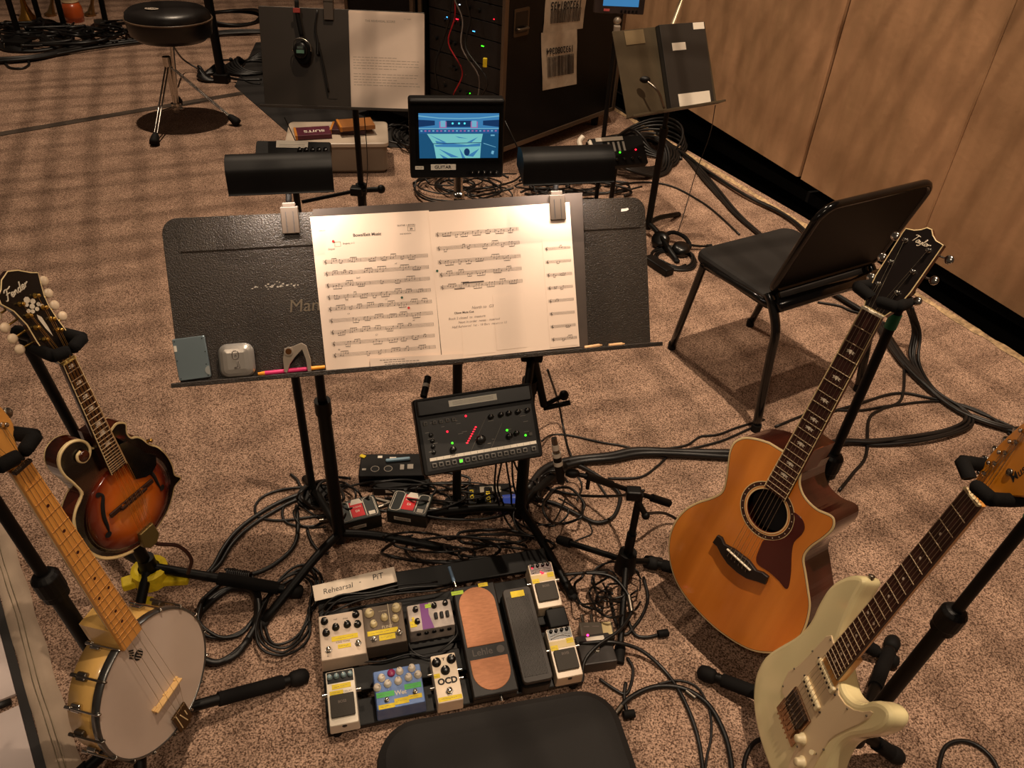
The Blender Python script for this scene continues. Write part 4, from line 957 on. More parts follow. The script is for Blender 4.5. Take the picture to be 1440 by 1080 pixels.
# ================================================================== STAND LIGHTS on the front desks
def stand_light(label, pxl, pxr, clip_px, energy):
    # hood: horizontal half-tube reflector above the desk's top edge
    v = .345
    o = MD @ Vector((0, v, .035)); n = Vector((MD.to_3x3().col[2])); n.z = 0; n.normalize()
    pa = HP(*pxl, o, n); pb = HP(*pxr, o, n); ctr = (pa+pb)/2; w_ = (pb-pa).length
    x = MD.to_3x3().col[0]; Mh = frame(ctr, x, (0, 0, 1))   # x along, y up, z toward the player
    t = thing('stand_light', label, 'stand light', Mh)
    prof = [(.026, .056), (-.002, .060), (-.020, .050), (-.030, .034), (-.034, .010), (-.036, -.040), (.030, -.052), (.058, -.050), (.058, -.044), (.042, -.030)]
    # profile in (z, y): rounded top, slanting front, open underneath
    pr_ = [(-.030, .052), (-.006, .062), (.018, .058), (.034, .044), (.042, .026), (.046, -.030), (.050, -.040), (.044, -.040), (.038, .022), (.028, .036), (.014, .048), (-.006, .052), (-.024, .044), (-.030, -.010), (-.036, -.010)]
    pr_ = [(a*.80, b*.60) for a, b in pr_]; outer = [(p.x, p.y) for p in catmull([(a, b, 0) for a, b in pr_[:7]], 4)]; pr = outer+pr_[7:]; vs = []; m = len(pr)
    for s in (-1, 1): vs += [(s*w_/2, y, z) for z, y in pr]
    mb = MB(Mh); mb.add(vs, [[i, (i+1) % m, m+(i+1) % m, m+i] for i in range(m)], True)
    for s in (-1, 1):
        cap = [(s*w_/2, y, z) for z, y in outer+[(-.0288, -.006)]]
        mb.add(cap+[(p[0]-s*.003, p[1], p[2]) for p in cap], [list(range(len(cap))), list(range(len(cap), 2*len(cap)))])
    mb.build('hood', BLK, t)
    mb = MB(Mh); mb.cyl((-w_*.36, .020, .004), (w_*.36, .020, .004), .0065, n=12); mb.build('lamp_tube', mat('lamp_tube', (255, 214, 160), .5, emit=14), t)
    # clip
    cx = uv(MD, *clip_px, .004)[0]
    mb = MB(MD); mb.box((cx, .305, .006), (.034, .052, .005), .0015); mb.box((cx, .312, -.010), (.034, .044, .006), .0015); mb.box((cx, .334, -.004), (.026, .012, .020), .002)
    ck = mb.build('clip', mat('brown_grey_clip', (66, 53, 41), .5), t)
    mb = MB(MD)
    for s in (-1, 1): mb.box((cx+s*.007, .302, .0088), (.0014, .040, .0008))
    mb.build('clip_groove', INK, ck)
    e = Mh @ Vector(((cx and (Mh.inverted() @ (MD @ Vector((cx, .34, 0)))).x), -.005, -.034)); f = MD @ Vector((cx, .336, -.004))
    mb = MB(); mb.tube([f, f.lerp(e, .5)+Vector((0, .012, 0)), e], .006, sub=4); mb.build('arm', BLK, t)
    l = light('stand_light_glow', 'AREA', Mh @ Vector((0, .008, .006)), MD @ Vector(((pa+pb).x*0+uv(MD, *clip_px)[0], .22, 0)), energy, (1.0, .85, .72), w_*.7, sy=.02)
    l.parent = t; l.matrix_parent_inverse = Matrix(); M_ = l.matrix_basis.copy()
    l.matrix_basis = Mh.inverted() @ M_
    return t
stand_light('black stand light clipped on the left front desk', (320, 243), (468, 245), (407, 300), 1.4)
stand_light('black stand light clipped behind the right page, right of the small monitor', (731, 232), (857, 232), (783, 280), 1.3)
# ================================================================== MONITOR behind the desks
MN = yawtilt((-.243, 1.599, 1.042), 9.9, 3)
t = thing('video_monitor', 'small black monitor marked GUITAR showing a blue stage picture', 'monitor', MN)
W_, H_ = .200, .167
mb = MB(MN); mb.prism(rrect(0, 0, W_, H_, .006), [(.003, -.034), (0, -.030), (0, -.004), (.003, 0)]); mb.box((W_/2, H_-.004, .004), (W_-.006, .006, .008), .002); mb.build('housing', BLK, t)
s = [uv(MN, *q) for q in ((590, 222), (700, 222), (700, 159), (590, 159))]
x0, y0, x1, y1 = s[0][0], (s[0][1]+s[1][1])/2, s[1][0], (s[2][1]+s[3][1])/2
mb = MB(MN); mb.prism([(x0-.006, y0-.006), (x1+.006, y0-.006), (x1+.006, y1+.006), (x0-.006, y1+.006)], [(0, 0), (0, .0012)]); mb.build('bezel', BLKS, t)
def em(name, rgb, e): 
    m = mat(name, rgb, .4); b = m.node_tree.nodes['Principled BSDF']; b.inputs['Base Color'].default_value = (0, 0, 0, 1); b.inputs['Emission Color'].default_value = (*lin(rgb), 1); b.inputs['Emission Strength'].default_value = e; return m
SM = [em('screen_blue', (38, 92, 150), .9), em('screen_light', (120, 186, 214), .9), em('screen_dark', (18, 50, 92), 1.1), em('screen_teal', (126, 206, 206), .9), em('screen_mid', (64, 132, 186), .9), em('screen_pink', (170, 110, 170), .9), em('screen_cyan', (90, 230, 240), 1.2), em('screen_deep', (28, 86, 126), .9)]
mb = MB(MN @ T_((x0, y0, .0014))); w_, h_ = x1-x0, y1-y0
def sp(i, pts, z): mb.m = i; mb.add([(x*w_, y*h_, z*.0001) for x, y in ccw(pts)], [list(range(len(pts)))])
sp(0, [(0, 0), (1, 0), (1, 1), (0, 1)], 0)
sp(4, [(0, .60), (1, .60), (1, 1), (0, 1)], 1)
sp(1, [(.0, .93), (.25, .885), (.5, .875), (.75, .885), (1, .93), (1, .955), (.75, .905), (.5, .895), (.25, .905), (0, .955)], 2)
sp(2, [(0, .70), (.2, .74), (.2, .84), (0, .86)], 2); sp(2, [(1, .70), (.8, .74), (.8, .84), (1, .86)], 2)
sp(2, [(.34, .70), (.65, .70), (.65, .84), (.34, .84)], 2)
sp(0, [(0, .56), (1, .56), (1, .66), (0, .66)], 2); sp(1, [(0, .655), (1, .655), (1, .675), (0, .675)], 3)
for i in range(20): sp(5 if i % 3 else 1, [(.02+.049*i, .60), (.045+.049*i, .60), (.045+.049*i, .63), (.02+.049*i, .63)], 3)
for x in (.30, .69): sp(5, [(x-.045, .68), (x+.045, .68), (x+.045, .82), (x-.045, .82)], 3); sp(1, [(x-.03, .70), (x+.03, .70), (x+.03, .84), (x-.03, .84)], 4)
for x in (.42, .50, .57): mb.m = 6; mb.add([(p*1, q, .0004) for p, q in circle(x*w_, .78*h_, .0022, 10)], [list(range(10))])
sp(7, [(0, 0), (1, 0), (1, .56), (0, .56)], 2)
sp(3, [(.10, .55), (.80, .55), (.78, .35), (.77, .0), (.21, .0), (.18, .32)], 3)
sp(4, [(.19, .30), (.40, .34), (.60, .30), (.77, .34), (.77, .27), (.50, .25), (.21, .26)], 4)
for a in ([(.12, .54), (.34, .36), (.30, .36)], [(.20, .40), (.45, .31), (.22, .33)], [(.24, .22), (.50, .02), (.40, .02)], [(.74, .48), (.60, .36), (.66, .36)], [(.76, .22), (.60, .05), (.68, .03)], [(.25, .10), (.36, .0), (.30, 0)], [(.45, .5), (.62, .44), (.5, .46)], [(.50, .24), (.58, .0), (.54, 0)]): sp(4, a, 5)
sp(2, [(.17, .325), (.78, .345), (.78, .36), (.17, .34)], 6)
mb.m = 2; mb.add([(p, q, .0007) for p, q in circle(.60*w_, .14*h_, .0062, 16, sy=1.3)], [list(range(16))])
sp(1, [(.90, .5), (.95, .5), (.95, .53), (.90, .53)], 4); sp(1, [(.91, .1), (.94, .08), (.95, .16), (.92, .17)], 4); sp(1, [(.81, .33), (.97, .24), (.97, .25), (.81, .345)], 4)
mb.build('screen', SM, t, 'glowing blue screen picture')
mb = MB(MN); a = uv(MN, 606, 239); b = uv(MN, 641, 232); mb.prism([(a[0], a[1]), (b[0], a[1]), (b[0], a[1]+.012), (a[0], a[1]+.012)], [(0, 0), (0, .0008)]); mb.m = 1
mb.text('GUITAR', .0100, T_(((a[0]+b[0])/2-.001, a[1]+.006, .0010)), bold=.02); mb.build('name_label', [LBL, INK], t)
mb = MB(MN); a = uv(MN, 584, 239); mb.prism([(a[0], a[1]+.001), (a[0]+.018, a[1]+.001), (a[0]+.018, a[1]+.008), (a[0], a[1]+.008)], [(0, 0), (0, .0006)]); mb.m = 1; mb.text('MELCO', .004, T_((a[0]+.009, a[1]+.005, .0008))); mb.build('maker_label', [LBL, INK], t)
for i in range(5):
    q = uv(MN, 664+8.4*i, 242); mb = MB(MN); mb.cyl((q[0], q[1], 0), (q[0], q[1], .007), .0042, .0036, n=12); mb.m = 1; mb.box((q[0], q[1]+.002, .0072), (.0008, .003, .0004)); mb.build('control_knob', [BLKS, LBL], t)
MBX = MN @ T_((W_/2+.004, -.004, -.016))
mt = thing('monitor_stand', 'slim black stand with steel ball joint carrying the small monitor', 'stand', (MBX @ Vector((0, 0, 0))).xy.to_3d())
top = MBX @ Vector((0, 0, 0)); top = Vector(top)
mb = MB(); mb.cyl(top+Vector((0, 0, .004)), top-Vector((0, 0, .030)), .010, n=14); mb.sphere(top-Vector((0, 0, .040)), .014); mb.build('ball_joint', CHR, mt)
mb = MB(); mb.cyl(top-Vector((0, 0, .05)), (top.x, top.y, .55), .0105, n=14); mb.build('pole', BLKM, mt)
mb = MB(); mb.cyl((top.x, top.y, .56), (top.x, top.y, .02), .0130, n=14); mb.cyl((top.x, top.y, .0), (top.x, top.y, .016), .045, .042, n=28); mb.build('base', BLKM, mt)
mb = MB(); c_ = top-Vector((0, 0, .075)); mb.box(c_, (.040, .030, .030), .004); mb.cyl(c_+Vector((.02, 0, 0)), c_+Vector((.05, 0, 0)), .004, n=8); mb.sphere(c_+Vector((.055, 0, 0)), .010); mb.build('clamp', BLK, mt)
# thin stand just behind the left front desk
p = G(441, 700); t = thing('straight_pole_stand', 'thin black pole stand rising close behind the left front music stand', 'stand', (p.x, p.y, 0))
mb = MB(); mb.cyl((p.x, p.y, .02), (p.x, p.y, .80), .0115, n=12); mb.build('pole', BLKM, t); mb = MB(); mb.cyl((p.x, p.y, 0), (p.x, p.y, .02), .05, .045, n=32); mb.build('base', BLKM, t)

# ================================================================== PERSONAL MIXER
MX = yawtilt((-.182, 1.244, .508), 18.9, 41.8)
t = thing('personal_mixer', 'black desktop mixer with green and red lights clamped to the right front stand', 'mixer', MX)
PW, PH = .278, .168
MXB = mat('black_mixer_panel', (34, 33, 32), .4, noise=.1, nscale=40)
mb = MB(MX); mb.prism(rrect(0, -.004, PW, PH, .008), [(.003, -.036), (0, -.030), (0, -.003), (.003, 0)]); mb.build('housing', BLK, t)
mb = MB(MX); mb.prism([(.010, .006), (PW-.010, .006), (PW-.010, PH-.048), (.010, PH-.048)], [(0, 0), (0, .0008)]); mb.build('panel', MXB, t)
mb = MB(MX); mb.box((PW/2, PH-.022, .003), (PW-.014, .036, .008), .003); mb.build('rear_ridge', BLKS, t)
def mq(px, py, z=.001): return uv(MX, px, py, z)
a = mq(632, 573, .008); b = mq(698, 554, .008); c = (Vector(a)+Vector(b))/2
mb = MB(MX); mb.prism([(a[0], c.y-.006), (b[0], c.y-.006), (b[0], c.y+.008), (a[0], c.y+.008)], [(0, .0068), (0, .0078)]); mb.m = 1
for k in range(3): mb.box((c.x, c.y-.002+.003*k, .0079), ((b[0]-a[0])*.85, .0006, .0002))
mb.build('paper_label', [mat('grey_white_label', (226, 222, 208), .6), GINK], t)
mb = MB(MX); mb.prism([(.018, .0275), (PW-.012, .0275), (PW-.012, .0345), (.018, .0345)], [(0, .0008), (0, .0016)]); mb.m = 1
for k in range(1, 16): mb.box((.018+(PW-.03)*k/16, .0308, .0017), (.0005, .0052, .0002))
mb.build('write_on_strip', [LBL, INK], t)
KEY = mat('grey_key', (104, 100, 94), .5)
for k in range(16):
    x = .026+.0150*k+(.006 if k == 15 else 0)
    mb = MB(MX); mb.box((x, .0175, .003), (.0105, .0100, .005), .001); mb.m = 1; mb.box((x, .0175, .0056), (.006, .0055, .0004)); mb.build('channel_key', [KEY, BLKS], t) if k != 4 else mb.build('channel_key', [KEY, LEDG], t, 'channel key glowing green')
for k, (px, py) in enumerate([(598, 596), (611, 594), (620, 593), (629, 591), (638, 590)]):
    x, y = mq(px, py); mb = MB(MX); mb.box((x, y, .003), (.0085, .0085, .005), .001); mb.m = 1; mb.box((x, y, .0056), (.005, .005, .0004)); mb.build('preset_key', [KEY, BLKS], t)
for px, py in ((606, 612), (608, 620), (609, 628), (610, 636)):
    x, y = mq(px, py); mb = MB(MX); mb.lathe([(.0048, 0), (.0048, .003), (.003, .004)], 14, T_((x, y, .001))); mb.build('round_key', BLKS, t)
for px, py in ((690, 586), (704, 583), (715, 581), (728, 579), (741, 577)):
    x, y = mq(px, py); mb = MB(MX); mb.lathe([(.0060, 0), (.0058, .008), (.0045, .0095)], 16, T_((x, y, .001))); mb.m = 1; mb.box((x, y+.003, .0108), (.0008, .004, .0003)); mb.build('rotary_knob', [BLKS, LBL], t)
for px, py, r in ((676, 618, .0105), (637, 632, .007), (716, 613, .007), (726, 609, .006)):
    x, y = mq(px, py); mb = MB(MX); mb.lathe([(r, 0), (r*.96, .009), (r*.75, .0105)], 20, T_((x, y, .001))); mb.m = 1; mb.box((x, y+r*.6, .0117), (.0008, r*.5, .0003)); mb.build('rotary_knob', [BLKS, LBL], t)
mb = MB(MX)
for k in range(8):
    x, y = mq(657+1.7*k, 623-3.2*k); mb.box((x, y, .0018), (.0035, .0022, .001), 0, None)
for px, py in ((655, 585), (629, 607)): x, y = mq(px, py); mb.sphere((x, y, .0015), .0022, n=8)
mb.build('red_lamp', LEDR, t)
mb = MB(MX)
for px, py in ((636, 623), (713, 605), (739, 612)): x, y = mq(px, py); mb.sphere((x, y, .0015), .0024, n=8)
mb.build('green_lamp', LEDG, t)
mb = MB(MX); x, y = mq(741, 611); mb.box((x+.008, y, .003), (.008, .008, .005), .001); mb.build('mute_key', KEY, t)
mb = MB(MX); rnd = random.Random(5)
for k in range(26):
    x, y = rnd.uniform(.02, PW-.02), rnd.uniform(.045, PH-.055); mb.box((x, y, .0010), (rnd.uniform(.006, .014), .0010, .0002))
a, b = mq(660, 640), mq(684, 585); mb.tube([(a[0], a[1], .001), (b[0], b[1], .001)], .0004, n=4, sub=1)
a, b = mq(690, 632), mq(706, 595); mb.tube([(a[0], a[1], .001), (b[0], b[1], .001)], .0004, n=4, sub=1)
mb.build('panel_print', mat('panel_grey_print', (150, 144, 134), .6), t)
# clamp to the stand's shaft
mb = MB(MX); sh = Vector((.045, 1.590, .62)); q = MX.inverted() @ sh
mb.tube([(PW-.03, PH*.55, -.036), (PW-.01, PH*.6, -.075), (q.x, q.y, q.z)], .010, n=8, sub=4); mb.build('mount_arm', BLK, t)
mb = MB(); mb.box(sh, (.055, .050, .045), .006, L=None); e1 = YP(793, 556, 1.60); e0 = YP(765, 570, 1.60)
mb.cyl(sh, e0, .010, n=10); mb.cyl(e0, e1, .006, n=10); mb.sphere(e1, .013, sc=(1, 1, 1.1)); e2 = YP(802, 566, 1.60); mb.cyl(e0-Vector((0, 0, .01)), e2, .007, n=8); mb.build('shaft_clamp', BLK, t)
# plug standing up behind mixer
a = MX @ Vector((.028, PH+.004, -.016)); b = YP(602, 530, 1.42)
t2 = thing('audio_plug', 'black plug with pale band entering the top left of the mixer', 'plug', a)
mb = MB(); mb.cyl(a, b, .0080, n=10); mb.build('barrel', BLKM, t2); mb = MB(); mb.cyl(a.lerp(b, .45), a.lerp(b, .62), .0086, n=10); mb.build('band', LBL, t2)

# ================================================================== PEDALBOARD
MP_ = frame((-.365, .9009, .035), (.962, .273, 0), (-.27, .9515, .1478))
t = thing('pedalboard', 'black sloping pedalboard frame carrying the effects pedals', 'pedalboard', MP_)
BW, BD = .600, .375
for y0, y1 in ((0, .062), (.080, .140), (.158, .218), (.236, .296), (.314, .375)):
    mb = MB(MP_); mb.box((BW/2, (y0+y1)/2, -.008), (BW, y1-y0, .014), .003); mb.build('rail', BLKM, t)
for x in (.006, BW-.006):
    mb = MB(MP_); mb.prism([(x-.006, 0), (x+.006, 0), (x+.006, BD), (x-.006, BD)], [(0, -.028), (0, -.002)]); mb.build('side_rail', BLKM, t)
for x in (.02, BW-.02):
    for y in (.012, BD-.012):
        p = MP_ @ Vector((x, y, -.02)); mb = MB(); mb.cyl((p.x, p.y, 0), p, .012, n=10); mb.build('rubber_foot', RUB, t)
mb = MB(MP_); mb.box((BW/2, .188, -.016), (.3, .20, .01), .002); mb.build('power_tray', BLK, t)
def pedal(label, x, y, w, l, h, color, tilt=0, rot=0, name='effects_pedal', rough=.4, metal=.1, taper=.96, bev=.003, drop=0):
    M = MP_ @ T_((x, y, 0)) @ RZ(rot)
    t = thing(name, label, 'effects pedal', M, 'effects pedals on the pedalboard')
    M2 = M
    hb, ht = h-drop, h                       # front lower than rear
    mb = MB(M2); b2 = .0015
    o = rrect(-w/2, -l/2, w/2, l/2, .003, 2)
    k = len(o); vs = [(a*1.0, b*1.0, 0) for a, b in o]+[(a*taper, b*taper, (hb+(ht-hb)*(b/l+.5))-.002) for a, b in o]+[(a*(taper-.03), b*(taper-.02), (hb+(ht-hb)*(b/l+.5))) for a, b in o]
    mb.add(vs, [[i, (i+1) % k, k+(i+1) % k, k+i] for i in range(k)]+[[k+i, k+(i+1) % k, 2*k+(i+1) % k, 2*k+i] for i in range(k)]+[[2*k+i for i in range(k)], list(range(k))[::-1]])
    mb.build('enclosure', color, t)
    tl = math.atan2(ht-hb, l)
    MT_ = M2 @ T_((0, 0, (hb+ht)/2)) @ RX(tl)
    return t, MT_
def knob(t, Mt, x, y, r, h, m, mark, ang=0):
    mb = MB(Mt); mb.lathe([(r, 0), (r, h*.25), (r*.82, h*.35), (r*.78, h*.9), (r*.6, h)], 18, T_((x, y, 0))); mb.m = 1
    mb.box((0, r*.45, h+.0002), (r*.16, r*.6, .0006), L=T_((x, y, 0)) @ RZ(ang)); mb.build('knob', [m, mark], t)
def fsw(t, Mt, x, y, r=.0065):
    mb = MB(Mt); mb.lathe([(r*1.25, 0), (r*1.25, .003), (r*.8, .003), (r*.8, .011), (r*.5, .013)], 6, T_((x, y, 0)), smooth=False); mb.lathe([(r*.8, .003), (r*.8, .012), (r*.5, .0135)], 16, T_((x, y, 0))); mb.build('footswitch', CHR, t)
def tape(t, Mt, x0, y0, x1, y1, m=YEL, z=.0004, words=True, rot=0, label=None):
    L = T_(((x0+x1)/2, (y0+y1)/2, z)) @ RZ(rot); a, b = (x1-x0)/2, (y1-y0)/2
    mb = MB(Mt); mb.prism([(-a, -b), (a, -b), (a, b), (-a, b)], [(0, 0), (0, .0005)], L=L); mb.m = 1
    if words:
        r = random.Random(int((x0+y0)*1e5)); x = -a*.7
        while x < a*.6: q = r.uniform(.0015, .004); mb.box((x, r.uniform(-b*.2, b*.2), .0006), (q, .0008, .0002), L=L); x += q+.0015
    mb.build('tape_label', [m, GINK], t, label)
PEDW = mat('pale_grey_enclosure', (206, 186, 166), .35, .2, noise=.05)
TAUPE = mat('taupe_enclosure', (96, 82, 68), .4, .3, noise=.1)
WENC = mat('cream_enclosure', (228, 208, 182), .4, noise=.05)
KC = mat('cream_knob', (214, 196, 150), .4)
# 1 six-knob pale pedal
t, Mt = pedal('pale grey pedal with six black knobs and two footswitches, rear left of the board', .053, .200, .108, .118, .050, PEDW)
for x, y in ((-.038, .040), (.036, .044), (-.036, .010), (-.013, .020), (.014, .022), (.038, .018)): knob(t, Mt, x, y, .0088, .013, BLKS, LBL, x*40)
fsw(t, Mt, -.033, -.034); fsw(t, Mt, .035, -.030)
tape(t, Mt, -.025, -.014, .036, -.002); tape(t, Mt, -.012, -.034, .018, -.024)
mb = MB(Mt)
for s, x, y, z in (('vol', -.013, .042, .007), ('drive', .010, .040, .006), ('KING TONE', .0, -.018, .006), ('fx', -.036, -.048, .006)): mb.text(s, z, T_((x, y, .0004)), shear=.2)
mb.build('panel_print', INK, t)
# 2 taupe pedal with five cream knobs
t, Mt = pedal('taupe pedal with five cream knobs and a centre divide, in the rear pedal row', .153, .207, .100, .108, .050, TAUPE)
for x, y, r in ((-.032, .034, .0115), (.033, .036, .0115), (.002, .016, .009), (-.025, .004, .009), (.027, .008, .009)): knob(t, Mt, x, y, r, .014, KC, GINK, x*50)
fsw(t, Mt, -.028, -.034); fsw(t, Mt, .032, -.028)
tape(t, Mt, -.042, -.024, .030, -.012); tape(t, Mt, -.016, -.040, .022, -.026)
mb = MB(Mt); mb.box((.014, .020, .0004), (.0016, .064, .0004)); mb.text('FLINT', .010, T_((.006, -.007, .0005)), bold=.01); mb.text('strymon', .006, T_((0, .036, .0005))); mb.build('panel_print', mat('pale_print', (196, 180, 150), .6), t)
# 3 white pedal with purple stripe
t, Mt = pedal('white pedal with purple paint stripe and black knobs, rear row beside the tan treadle', .2650, .210, .112, .072, .050, mat('white_marble_enclosure', (206, 192, 180), .4, rgb2=(150, 138, 130), nscale=26))
for x, y in ((-.034, .020), (-.034, -.012), (.012, .022), (.040, .024)): knob(t, Mt, x, y, .0070, .012, BLKS, LBL, x*60)
for x in (.012, .026, .040): mb = MB(Mt); mb.box((x, -.006, .004), (.0085, .016, .008), .002); mb.build('toggle_switch', BLKS, t)
mb = MB(Mt); mb.prism([(-.022, .034), (-.024, -.034), (.004, -.034), (-.004, .004), (-.001, .034)], [(0, 0), (0, .0006)]); mb.build('paint_stripe', mat('purple_paint', (112, 46, 124), .5), t)
tape(t, Mt, -.010, .020, .004, .030, mat('lime_tape', (176, 206, 50), .6)); tape(t, Mt, -.052, -.024, -.036, -.008); tape(t, Mt, -.046, -.010, -.040, .002)
mb = MB(Mt @ T_((0, -.035, -.014)) @ RX(R_(84)))
for k in range(5): mb.lathe([(.0055, 0), (.0055, .002), (.003, .0022)], 12, T_((-.034+.0185*k, .0, .001)))
mb.build('jack_socket', BLKS, t)
# 4 white compact pedal front left
def compact(label, x, y, enc, ledm, txt, tl=True, top=BLK, w=.066, l=.122, h=.052, led=False):
    t, Mt = pedal(label, x, y, w, l, h, enc, drop=.016)
    mb = MB(Mt); mb.prism(rrect(-w*.40, -l*.36, w*.40, l*.04, .003), [(.001, .0005), (0, .002), (0, .006), (.001, .007)]); mb.build('treadle_pad', mat('dark_olive_rubber', (52, 46, 38), .7, bump=.3, bscale=500), t)
    mb = MB(Mt); mb.prism([(-w*.44, l*.26), (w*.44, l*.26), (w*.44, l*.47), (-w*.44, l*.47)], [(0, 0), (0, .0008)]); mb.build('control_panel', top, t)
    mb = MB(Mt); mb.lathe([(.0055, 0), (.0055, .004), (.004, .005)], 14, T_((0, -l*.47, -.010)) @ RX(R_(80))); mb.build('thumb_screw', BLKS, t)
    for s in (-1, 1): mb = MB(Mt); mb.cyl((s*w*.48, l*.1, -.014), (s*(w*.5+.010), l*.1, -.014), .005, n=10); mb.build('jack_plug', CHR, t)
    return t, Mt
t, Mt = compact('white compact pedal with pale blue-grey knobs and black pad, front left corner of the board', .040, .055, mat('gloss_white', (232, 220, 200), .3), None, '')
BG = mat('blue_grey_knob', (126, 150, 156), .35)
for i, x in enumerate((-.023, -.008, .008, .023)): knob(t, Mt, x, .046, .0062, .012, BG, LBL, x*50)
tape(t, Mt, -.020, .018, .022, .029); tape(t, Mt, -.026, -.002+.008, .004, .016-.001)
mb = MB(Mt); mb.text('DELAY', .006, T_((.014, .010, .0005))); mb.text('BOSS', .008, T_((0, -.012, .0075)), bold=.01); mb.build('panel_print', GINK, t)
# 5 blue pedal with eight white knobs
BLUE = mat('iridescent_blue', (84, 116, 178), .35, .1, rgb2=(112, 140, 190), nscale=30)
t, Mt = pedal('blue pedal with white knobs and green and yellow tape, front middle of the board', .167, .050, .112, .094, .050, BLUE)
for i, (x, y) in enumerate(((-.036, .026), (.006, .034), (.034, .036), (-.048, .006), (-.024, .010), (.000, .012), (.024, .016), (.046, .018))): knob(t, Mt, x, y, .0088, .013, mat('white_knob', (226, 214, 196), .35), GINK, x*40)
mb = MB(Mt); mb.lathe([(.009, 0), (.009, .004), (.007, .006)], 16, T_((-.013, .034, 0))); mb.build('knob', mat('magenta_knob', (140, 34, 84), .4), t, 'magenta knob')
GT = mat('light_green_tape', (86, 190, 96), .6)
tape(t, Mt, -.052, -.018, -.012, -.006, GT, label='light green tape label'); tape(t, Mt, .012, -.010, .050, .002, GT, label='light green tape label')
fsw(t, Mt, -.030, -.026, .005); fsw(t, Mt, .034, -.020, .005)
tape(t, Mt, -.050, -.044, -.014, -.034); tape(t, Mt, -.014, -.040, .018, -.026); tape(t, Mt, .018, -.034, .048, -.024)
mb = MB(Mt); mb.text('Wet', .014, T_((.002, -.014, .0005)), bold=.03); mb.build('panel_print', WHT, t)
# 6 OCD
t, Mt = pedal('cream pedal lettered OCD with three black knobs, front row beside the tan treadle', .2765, .052, .060, .118, .046, WENC)
for x, y, a in ((-.017, .038, .5), (.018, .040, -.6), (.0, .016, .1)): knob(t, Mt, x, y, .0108, .013, BLKS, LBL, a)
fsw(t, Mt, .001, -.034, .0075)
mb = MB(Mt); mb.text('OCD', .020, T_((.001, -.009, .0005)), bold=.045); mb.text('Y', .010, T_((0, .044, .0005)), bold=.03); mb.build('panel_print', INK, t)
tape(t, Mt, -.028, -.006+.008, -.014, .012); tape(t, Mt, -.027, -.054, .027, -.044)
mb = MB(Mt)
for s, y in ((-1, .02), (1, .02), (-1, -.012), (1, .0)): mb.cyl((s*.028, y, -.018), (s*.040, y, -.018), .004, n=8)
mb.build('jack_plug', CHR, t)
# 7 tan treadle volume pedal
M = MP_ @ T_((.382, .132, 0)); t = thing('volume_pedal', 'large volume pedal with tan rubber pads lettered Lehle', 'effects pedal', M)
PB_ = mat('black_brown_pedal', (22, 17, 14), .5, spec=.3)
mb = MB(M); mb.box((0, 0, .012), (.104, .272, .022), .003); mb.build('base', PB_, t)
MTr = M @ T_((0, 0, .047)) @ RX(R_(3.0))
mb = MB(MTr); mb.box((0, 0, -.006), (.106, .276, .012), .003); mb.build('treadle', PB_, t)
TAN = mat('tan_grip', (196, 128, 84), .6, rgb2=(176, 112, 70), nscale=120, stretch=(.5, 2, 1))
a = circle(0, .090, .045, 20, 1, 1)
top = [(.045*math.cos(math.pi*i/16), .085+.045*math.sin(math.pi*i/16)) for i in range(17)]+[(-.045, -.020), (.045, -.020)]
mb = MB(MTr); mb.prism(ccw(top), [(0, .0), (0, .0012), (.0008, .0018)]); mb.build('grip_pad', TAN, t)
bt = [(.045*math.cos(-math.pi*i/16), -.083+.045*math.sin(-math.pi*i/16)) for i in range(17)]+[(-.045, -.052), (.045, -.052)]
mb = MB(MTr); mb.prism(ccw(bt), [(0, .0), (0, .0012), (.0008, .0018)]); mb.build('grip_pad', TAN, t)
mb = MB(MTr); mb.text('Lehle', .023, T_((-.012, -.036, .0004)), bold=.012); mb.add([(p, q, .0004) for p, q in circle(.032, -.036, .0095, 20)], [list(range(20))]); mb.build('raised_lettering', mat('grey_brown_emboss', (58, 47, 39), .5), t)
tape(t, MTr, -.058, .118, -.028, .128, mat('lime_tape', (176, 206, 50), .6)); tape(t, MTr, .012, .128, .036, .138)
mb = MB(M); mb.cyl((.012, -.136, .020), (.012, -.150, .020), .006, n=12); mb.build('corner_bolt', CHR, t)
# 8 wah
M = MP_ @ T_((.484, .118, 0)); t = thing('wah_pedal', 'black treadle pedal with ribbed rubber top between the tan pedal and white compact ones', 'effects pedal', M)
mb = MB(M); mb.prism(rrect(-.040, -.122, .034, .122, .014, 4), [(0, 0), (0, .030), (.003, .034)]); mb.build('base', BLKM, t)
MTr = M @ T_((0, 0, .058)) @ RX(R_(4))
mb = MB(MTr); mb.prism(rrect(-.037, -.118, .035, .118, .010, 4), [(.004, -.016), (0, -.012), (0, -.003), (.002, 0)]); mb.build('treadle', mat('brown_black_rubber', (50, 44, 39), .6), t)
mb = MB(MTr)
for k in range(17): mb.box((-.029+.0034*k, -.004, .0008), (.0019, .200, .0018))
mb.build('rib', mat('brown_black_rubber', (50, 44, 39), .6), t)
tape(t, MTr, -.018, .092, .016, .108, z=.002, words=False)
